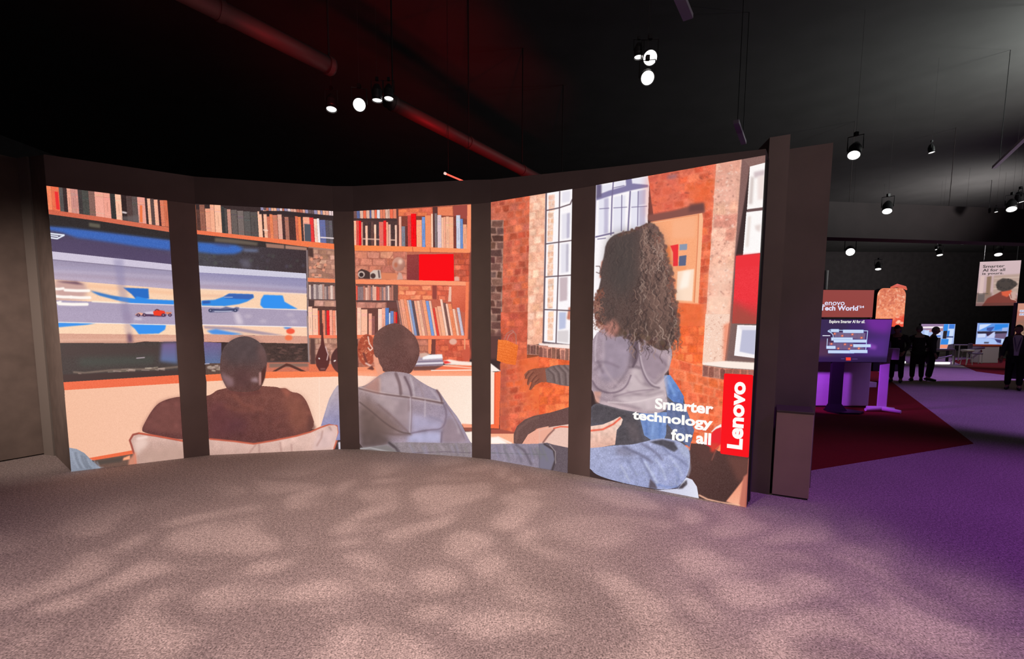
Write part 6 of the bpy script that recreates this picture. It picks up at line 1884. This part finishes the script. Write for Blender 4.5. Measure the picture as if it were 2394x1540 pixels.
stool(2260, 839, 21.6, 1.0, 'round cream stool before the railing between the far blue screens')
p = at(2279, 838, 22.6)
e = empty('chair', (p.x, p.y, 0), .5)
tag(e, 'dark chair with purple lit back beside the orange topped counter', 'chair')
Mch = mat('chair_dark', (.10, .08, .12), .5)
link('seat', box((-.22, -.22, .45), (.22, .22, .5), None, .02), Mch, e)
link('backrest', box((-.22, .18, .5), (.22, .24, .95), None, .02), Mch, e)
link('armrest', tube([(-.2, .2, .68), (.1, .05, .7), (.62, -.1, .74)], [.03, .03, .05], 8), Mch, e)
for sx_ in (-1, 1):
    for sy in (-1, 1):
        link('leg', tube([(sx_ * .19, sy * .19, .45), (sx_ * .2, sy * .2, .009)], .016, 6), M_grey, e)

p0, p1 = at(2226, 838, 24.2), at(2274, 838, 24.2)
e = empty('railing', (p0.x, p0.y, 0.009), math.atan2(p1.y - p0.y, p1.x - p0.x))
tag(e, 'grey metal railing between the two far blue screens', 'railing')
rw = (p1 - p0).length
rt = at(2240, 806, 24.6).z
link('top_rail', tube([(0, 0, rt), (rw, 0, rt)], .03, 8), M_grey, e)
for xx in (.03, rw * .3, rw - .03):
    link('post', tube([(xx, 0, 0), (xx, 0, rt)], .028, 8), M_grey, e)

p0, p1 = at(2176, 845, 22.0), at(2222, 845, 22.0)
e = empty('light_box_frame', (p0.x, p0.y, 0), math.atan2(p1.y - p0.y, p1.x - p0.x))
tag(e, 'low grey frame over a bright floor light bar right of the standing people', 'light')
fw_ = (p1 - p0).length
ft = at(2200, 817, 22).z
ML = emat('floor_bar_lit', (255, 250, 250), 3.0)
link('light_bar', box((0, 0, 0.01), (fw_, .06, .10), None, .02), ML, e)
link('top_rail', tube([(.1, 0, ft), (fw_ + .14, 0, ft)], .035, 8), M_grey, e)
link('post', tube([(fw_ + .14, 0, 0), (fw_ + .14, 0, ft)], .05, 8), M_grey, e)
link('post', tube([(.1, .1, 0), (.1, .1, ft)], .04, 8), M_grey, e)
link('brace', tube([(.15, 0, .22), (fw_ + .1, 0, .42)], .03, 8), M_grey, e)
p = at(2112, 841, 22.5)
e = empty('floor_lamp_bar', (p.x, p.y, 0))
tag(e, 'small bright floor light left of the standing people', 'light')
link('light_bar', box((-.13, 0, 0.01), (.13, .06, .10), None, .02), ML, e)
link('upright', tube([(-.2, .05, 0), (-.16, .05, .62)], .02, 8), M_grey, e)
link('shelf', box((-.18, 0, .62), (.14, .1, .68), None, .01), M_white, e)

# ------------------------------------------------------------------ banner and the screen at the right edge
b0, b1 = at(2281, 715, 19.5), at(2376, 717, 19.0)
e = empty('hanging_banner', (b0.x, b0.y, b0.z), math.atan2(b1.y - b0.y, b1.x - b0.x))
tag(e, 'white hanging banner with dark lettering over a picture of someone from behind', 'banner')
bw = (b1 - b0).length
bh = at(2288, 612, 19.5).z - b0.z
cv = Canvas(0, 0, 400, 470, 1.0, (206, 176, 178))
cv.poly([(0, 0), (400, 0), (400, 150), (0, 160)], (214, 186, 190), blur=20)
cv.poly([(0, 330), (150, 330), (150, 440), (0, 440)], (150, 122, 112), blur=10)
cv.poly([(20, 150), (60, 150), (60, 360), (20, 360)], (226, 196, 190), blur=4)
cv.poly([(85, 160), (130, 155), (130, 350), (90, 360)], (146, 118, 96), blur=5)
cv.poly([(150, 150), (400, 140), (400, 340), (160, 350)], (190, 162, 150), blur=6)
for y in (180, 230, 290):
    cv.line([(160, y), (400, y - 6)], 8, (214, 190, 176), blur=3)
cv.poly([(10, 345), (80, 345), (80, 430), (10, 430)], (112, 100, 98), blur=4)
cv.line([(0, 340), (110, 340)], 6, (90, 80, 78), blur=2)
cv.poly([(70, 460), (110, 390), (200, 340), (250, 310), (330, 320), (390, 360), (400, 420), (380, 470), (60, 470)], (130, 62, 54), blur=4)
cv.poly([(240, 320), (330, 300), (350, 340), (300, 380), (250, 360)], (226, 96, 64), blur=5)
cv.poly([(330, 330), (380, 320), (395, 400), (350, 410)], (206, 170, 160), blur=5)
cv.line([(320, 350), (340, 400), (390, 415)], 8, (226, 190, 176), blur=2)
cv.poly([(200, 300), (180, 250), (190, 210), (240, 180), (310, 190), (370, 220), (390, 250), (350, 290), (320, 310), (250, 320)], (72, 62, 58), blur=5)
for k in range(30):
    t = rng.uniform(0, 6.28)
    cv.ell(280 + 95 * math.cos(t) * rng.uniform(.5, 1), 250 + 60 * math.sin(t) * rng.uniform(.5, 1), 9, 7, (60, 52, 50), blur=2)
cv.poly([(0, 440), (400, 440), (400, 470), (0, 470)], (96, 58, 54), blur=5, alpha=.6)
link('panel', box((0, 0.004, 0), (bw, .04, bh), None, .003), M_white, e)
flat_mesh('print', [[(0, 0), (bw, 0), (bw, bh), (0, bh)]], bw, bh, 0.0, image_material('glowing_banner_print', cv.a, 0.9), e)  # print glows by itself, standing in for light on the banner
MD = mat('dark_lettering', (.05, .04, .04), .7)
for k, (s, f) in enumerate((('Smarter', .56), ('AI for all', .58), ('is yours.', .55))):
    standing_text(s, bw * .085, bw * (.085 + f * .95), bh * (.86 - .085 * k), bh * (.925 - .085 * k), -0.004, MD, e, 0.02)
for xx in (bw * .1, bw * .9):
    link('cable', tube([(xx, .02, bh), (xx, .02, CEIL - b0.z)], .008, 6), M_metal, e)

b0, b1 = at(2369, 812, 15.5), at(2440, 814, 15.3)
e = empty('totem_screen', (b0.x, b0.y, 0), math.atan2(b1.y - b0.y, b1.x - b0.x))
tag(e, 'pink and brown upright screen cut by the right edge behind the person', 'screen')
bw = (b1 - b0).length
z0, z1 = b0.z, at(2370, 709, 15.5).z
cv = Canvas(0, 0, 260, 400, 1.0, (190, 116, 100))
cv.poly([(0, 0), (260, 0), (260, 60), (0, 70)], (214, 150, 130), blur=8)
cv.poly([(8, 150), (260, 140), (260, 400), (0, 400)], (150, 116, 100), blur=30)
for k in range(120):
    cv.ell(rng.uniform(0, 260), rng.uniform(170, 390), rng.uniform(6, 16), rng.uniform(5, 12), rng.choice(((206, 166, 140), (108, 92, 72), (176, 120, 96), (84, 80, 62))), rng.uniform(0, 3), blur=3, alpha=.6)
for y in (58, 88):
    cv.poly([(20, y), (240, y), (240, y + 22), (20, y + 22)], (236, 236, 250), blur=3)
    for x in range(30, 230, 24):
        cv.line([(x, y + 12), (x + 10, y + 10)], 8, (150, 160, 214), blur=2)
flat_mesh('screen', [[(0, z0), (bw, z0), (bw, z1), (0, z1)]], bw, z1 - z0, -0.004, image_material('totem_picture', cv.a, .9), e, 0, z0)
link('housing', box((-.03, 0, 0.0), (bw + .03, .14, z1 + .03), None, .01), M_metal, e)

# ------------------------------------------------------------------ people
def skin_mesh(verts, edges, radii, root, sub=1):
    me = bpy.data.meshes.new('figure')
    me.from_pydata([tuple(v) for v in verts], edges, [])
    o = bpy.data.objects.new('figure', me)
    C.objects.link(o)
    md = o.modifiers.new('skin', 'SKIN')
    md.use_smooth_shade = True
    sv = me.skin_vertices[0].data
    for i, r in enumerate(radii):
        sv[i].radius = (r, r) if not hasattr(r, '__len__') else r
        sv[i].use_root = (i == root)
    if sub:
        ss = o.modifiers.new('sub', 'SUBSURF')
        ss.levels = ss.render_levels = sub
    bpy.context.view_layer.update()
    dg = bpy.context.evaluated_depsgraph_get()
    out = bpy.data.meshes.new_from_object(o.evaluated_get(dg))
    bpy.data.objects.remove(o)
    bpy.data.meshes.remove(me)
    return out


def head_bm(bm, c, rotm, s=1.0):
    """skull with brow, nose, chin, ears; c = centre, facing local -y"""
    r = bmesh.ops.create_uvsphere(bm, u_segments=20, v_segments=16, radius=1.0)
    for v in r['verts']:
        x, y, z = v.co
        jaw = max(0.0, -z)
        X = x * (0.076 - 0.022 * jaw)
        Yv = y * 0.096 - (0.012 * jaw if y < 0 else -0.0)
        Z = z * 0.118
        if y < -0.6:
            nose = max(0, 1 - abs(x) / 0.28) * max(0, 1 - abs(z + 0.08) / 0.34)
            Yv -= 0.030 * nose
            eye = max(0, 1 - abs(abs(x) - 0.38) / 0.2) * max(0, 1 - abs(z - 0.08) / 0.18)
            Yv += 0.010 * eye
            mouth = max(0, 1 - abs(x) / 0.35) * max(0, 1 - abs(z + 0.48) / 0.1)
            Yv -= 0.006 * mouth
        if abs(x) > 0.86 and abs(z + 0.02) < 0.32 and abs(y) < 0.4:
            X *= 1.16
        v.co = Vector((X, Yv, Z)) * s
    bmesh.ops.transform(bm, matrix=Matrix.Translation(c) @ rotm, verts=r['verts'])
    return bm


def hand_bm(bm, w, d, s=1.0):
    """palm, four unequal curled fingers and a thumb, leaving wrist w in direction d"""
    d = d.normalized()
    side = d.cross(Vector((0, 1, 0.2))).normalized()
    nrm = side.cross(d).normalized()
    add_tube(bm, [w - d * .02, w + d * .03 * s, w + d * .075 * s, w + d * .095 * s], [.024 * s, .034 * s, .036 * s, .028 * s], 8)
    for k, (off, ln) in enumerate(((-.028, .062), (-.010, .075), (.009, .072), (.027, .056))):
        b_ = w + d * .085 * s + side * off * s
        add_tube(bm, [b_, b_ + d * ln * .45 * s + nrm * .004, b_ + d * ln * .8 * s + nrm * .016, b_ + d * ln * s + nrm * .03], [.0095 * s, .009 * s, .008 * s, .006 * s], 6)
    b_ = w + d * .03 * s - side * .032 * s
    add_tube(bm, [b_, b_ - side * .025 * s + d * .025 * s, b_ - side * .03 * s + d * .055 * s], [.012 * s, .010 * s, .007 * s], 6)


def figure(loc, rz, height, label, skin, hair, jacket, trouser, lean=0.0, arms=None, headturn=0.0, nod=0.0, step=0.0, hat=None, shirt=None, longcoat=False, lanyard=False):
    e = empty('person', loc, rz)
    tag(e, label, 'person')
    s = height / 1.76
    RL = Matrix.Rotation(lean, 4, 'X')
    piv = Vector((0, 0, .95))

    def U(x, y, z):
        return (piv + (RL @ (Vector((x, y, z)) - piv))) * s
    hips = [Vector((0, 0, .95)) * s, U(0, .0, 1.12), U(0, .005, 1.30), U(0, .01, 1.44), U(0, 0, 1.52), U(0, -.02, 1.585)]
    V, Ed, R = [], [], []

    def addv(p, r, prev=None):
        V.append(p)
        R.append(r)
        if prev is not None:
            Ed.append((prev, len(V) - 1))
        return len(V) - 1
    rad = [(.165, .115), (.145, .10), (.165, .11), (.13, .085), (.055, .055), (.05, .05)]
    ids = []
    for p, r in zip(hips, rad):
        ids.append(addv(p, (r[0] * s, r[1] * s), ids[-1] if ids else None))
    wr, arm_chains, leg_chains = [], [], []
    for sd in (-1, 1):
        sh = U(sd * .19, .01, 1.40)
        if arms and arms.get(sd):
            el, wv = [U(*q) for q in arms[sd]]
        else:
            el, wv = U(sd * .25, .04, 1.13), U(sd * .27, -.06, .89)
        a = addv(sh, .062 * s, ids[3])
        b_ = addv(el, .047 * s, a)
        c = addv(wv, .031 * s, b_)
        wr.append((wv, wv - el))
        arm_chains.append((sh, el, wv))
        hp = Vector((sd * .095, 0, .88)) * s
        kn = Vector((sd * .11, -.02 - sd * step * .25, .49)) * s
        an = Vector((sd * .115, .03 - sd * step * .5, .08)) * s
        to = an + Vector((sd * .02, -.17, -.045)) * s
        a = addv(hp, .098 * s, ids[0])
        b_ = addv(kn, .065 * s, a)
        c = addv(an, .045 * s, b_)
        addv(to, .035 * s, c)
        leg_chains.append((hp, kn, an, to))
    me = skin_mesh(V, Ed, R, 0)
    bm = bmesh.new()
    bm.from_mesh(me)
    hc = U(0, -.03, 1.655)
    RH = RL @ Matrix.Rotation(headturn, 4, 'Z') @ Matrix.Rotation(nod, 4, 'X')
    head_bm(bm, hc, RH, s)
    for wv, d in wr:
        hand_bm(bm, wv, d, s)
    bm.to_mesh(me)
    bm.free()
    linkme('body', me, skin, e, True)
    # hair: shell over the back and top of the skull
    bm = bmesh.new()
    r = bmesh.ops.create_uvsphere(bm, u_segments=18, v_segments=12, radius=1.0)
    for v in r['verts']:
        x, y, z = v.co
        k = 1.09 + .03 * math.sin(9 * x) * math.cos(8 * z)
        v.co = Vector((x * .078 * k, y * .098 * k + .008, z * .114 * k + .012)) * s
    dl = [v for v in bm.verts if (v.co.z < -.06 * s) or (v.co.y < -.035 * s and v.co.z < .055 * s)]
    bmesh.ops.delete(bm, geom=dl, context='VERTS')
    bmesh.ops.solidify(bm, geom=bm.faces[:], thickness=.006 * s)
    bmesh.ops.transform(bm, matrix=Matrix.Translation(hc) @ RH, verts=bm.verts)
    link('hat' if hat else 'hair', bm, hat or hair, e, True)
    # jacket
    V, Ed, R = [], [], []
    ids = []
    hem = Vector((0, .01, .52 if longcoat else .80)) * s
    for p, r in ((hem, (.20, .15)), (hips[0], (.185, .135)), (hips[1], (.17, .125)), (hips[2], (.185, .13)), (hips[3], (.135, .10)), (hips[4], (.07, .068))):
        ids.append(addv(p, (r[0] * s, r[1] * s), ids[-1] if ids else None))
    for sh, el, wv in arm_chains:
        a = addv(sh, .078 * s, ids[4])
        b_ = addv(el, .062 * s, a)
        addv(wv - (wv - el).normalized() * .02, .046 * s, b_)
    linkme('jacket', skin_mesh(V, Ed, R, 1), jacket, e, True)
    V, Ed, R = [], [], []
    top = addv(hips[0] - Vector((0, 0, .01)), (.172 * s, .125 * s))
    for hp, kn, an, to in leg_chains:
        a = addv(hp, .11 * s, top)
        b_ = addv(kn, .082 * s, a)
        addv(an + Vector((0, 0, .03)), .068 * s, b_)
    linkme('trousers', skin_mesh(V, Ed, R, 0), trouser, e, True)
    for hp, kn, an, to in leg_chains:
        f = Vector((an.x, an.y, 0))
        d = (Vector((to.x, to.y, 0)) - f).normalized()
        bm = add_tube(bmesh.new(), [f - d * .07 * s + Vector((0, 0, .045 * s)), f + Vector((0, 0, .06 * s)), f + d * .1 * s + Vector((0, 0, .045 * s)), f + d * .19 * s + Vector((0, 0, .032 * s))], [.032 * s, .05 * s, .044 * s, .026 * s], 10)
        for v in bm.verts:
            v.co.z = max(v.co.z, 0.0)
        link('shoe', bm, M_shoe, e, True)
    if shirt:
        bm = bmesh.new()
        vv = [bm.verts.new(U(x, y, z)) for x, y, z in ((-.075, -.088, 1.50), (.075, -.088, 1.50), (.095, -.128, 1.42), (.08, -.150, 1.30), (.055, -.150, 1.12), (.045, -.15, .98), (-.045, -.15, .98), (-.055, -.150, 1.12), (-.08, -.150, 1.30), (-.095, -.128, 1.42))]
        bm.faces.new(vv)
        bmesh.ops.triangulate(bm, faces=bm.faces[:])
        bmesh.ops.solidify(bm, geom=bm.faces[:], thickness=.012)
        link('shirt', bm, shirt, e)
    if lanyard:
        link('lanyard', tube([U(-.075, -.085, 1.5), U(-.03, -.165, 1.25), U(0, -.172, 1.05), U(.03, -.165, 1.25), U(.075, -.085, 1.5)], .008, 6), mat('lanyard_purple', (.12, .06, .25), .6), e)
        link('badge', box(tuple(U(-.045, -.18, .95)), tuple(U(.045, -.172, 1.06))), mat('badge_white', (.6, .55, .65), .5), e)
    return e


M_shoe = mat('shoe_black', (.012, .012, .012), .5)
SK1 = mat('skin_medium', (.38, .20, .14), .55, 0.05, 20)
SK2 = mat('skin_light', (.52, .32, .26), .55, 0.05, 20)
HR = mat('hair_dark', (.02, .016, .014), .6)
GR = mat('hair_grey', (.20, .19, .18), .7)
COAT = mat('coat_black', (.022, .02, .022), .85, .2, 12)
COAT2 = mat('coat_charcoal', (.05, .042, .055), .85, .2, 12)
TRO = mat('trousers_black', (.010, .010, .011), .85)
SHIRT = mat('shirt_white', (.66, .60, .66), .7)

p = atz(2367, 911, 0)
figure((p.x, p.y, 0), math.atan2(-p.x, p.y) * -1 + math.radians(-94), 1.70, 'person in dark jacket, white shirt and lanyard walking at the right edge', SK1, HR, COAT2, TRO, step=.12, shirt=SHIRT, lanyard=True, headturn=-.2)
p = atz(2141, 891, 0)
figure((p.x, p.y, 0), math.radians(150), 1.70, 'person in long black coat with bowed grey head in front of the far blue screen', SK2, GR, COAT, TRO, lean=.12, nod=.35, longcoat=True, arms={-1: ((-.26, -.02, 1.14), (-.15, -.26, 1.08)), 1: ((.26, -.02, 1.14), (.12, -.26, 1.10))})
p = atz(2171, 890, 0)
figure((p.x, p.y, 0), math.radians(60), 1.66, 'person in charcoal jacket standing close behind the one in the long black coat', SK2, GR, COAT2, TRO, lean=.06, nod=.1, longcoat=True)
p = atz(2093, 894, 0)
figure((p.x, p.y, 0.009), math.radians(-50), 1.74, 'person in black leaning over right beside the purple kiosk display', SK1, HR, COAT, TRO, lean=.35, nod=.2, longcoat=True, arms={-1: ((-.28, -.05, 1.16), (-.22, -.30, 1.02)), 1: ((.28, -.05, 1.16), (.20, -.32, 1.04))})
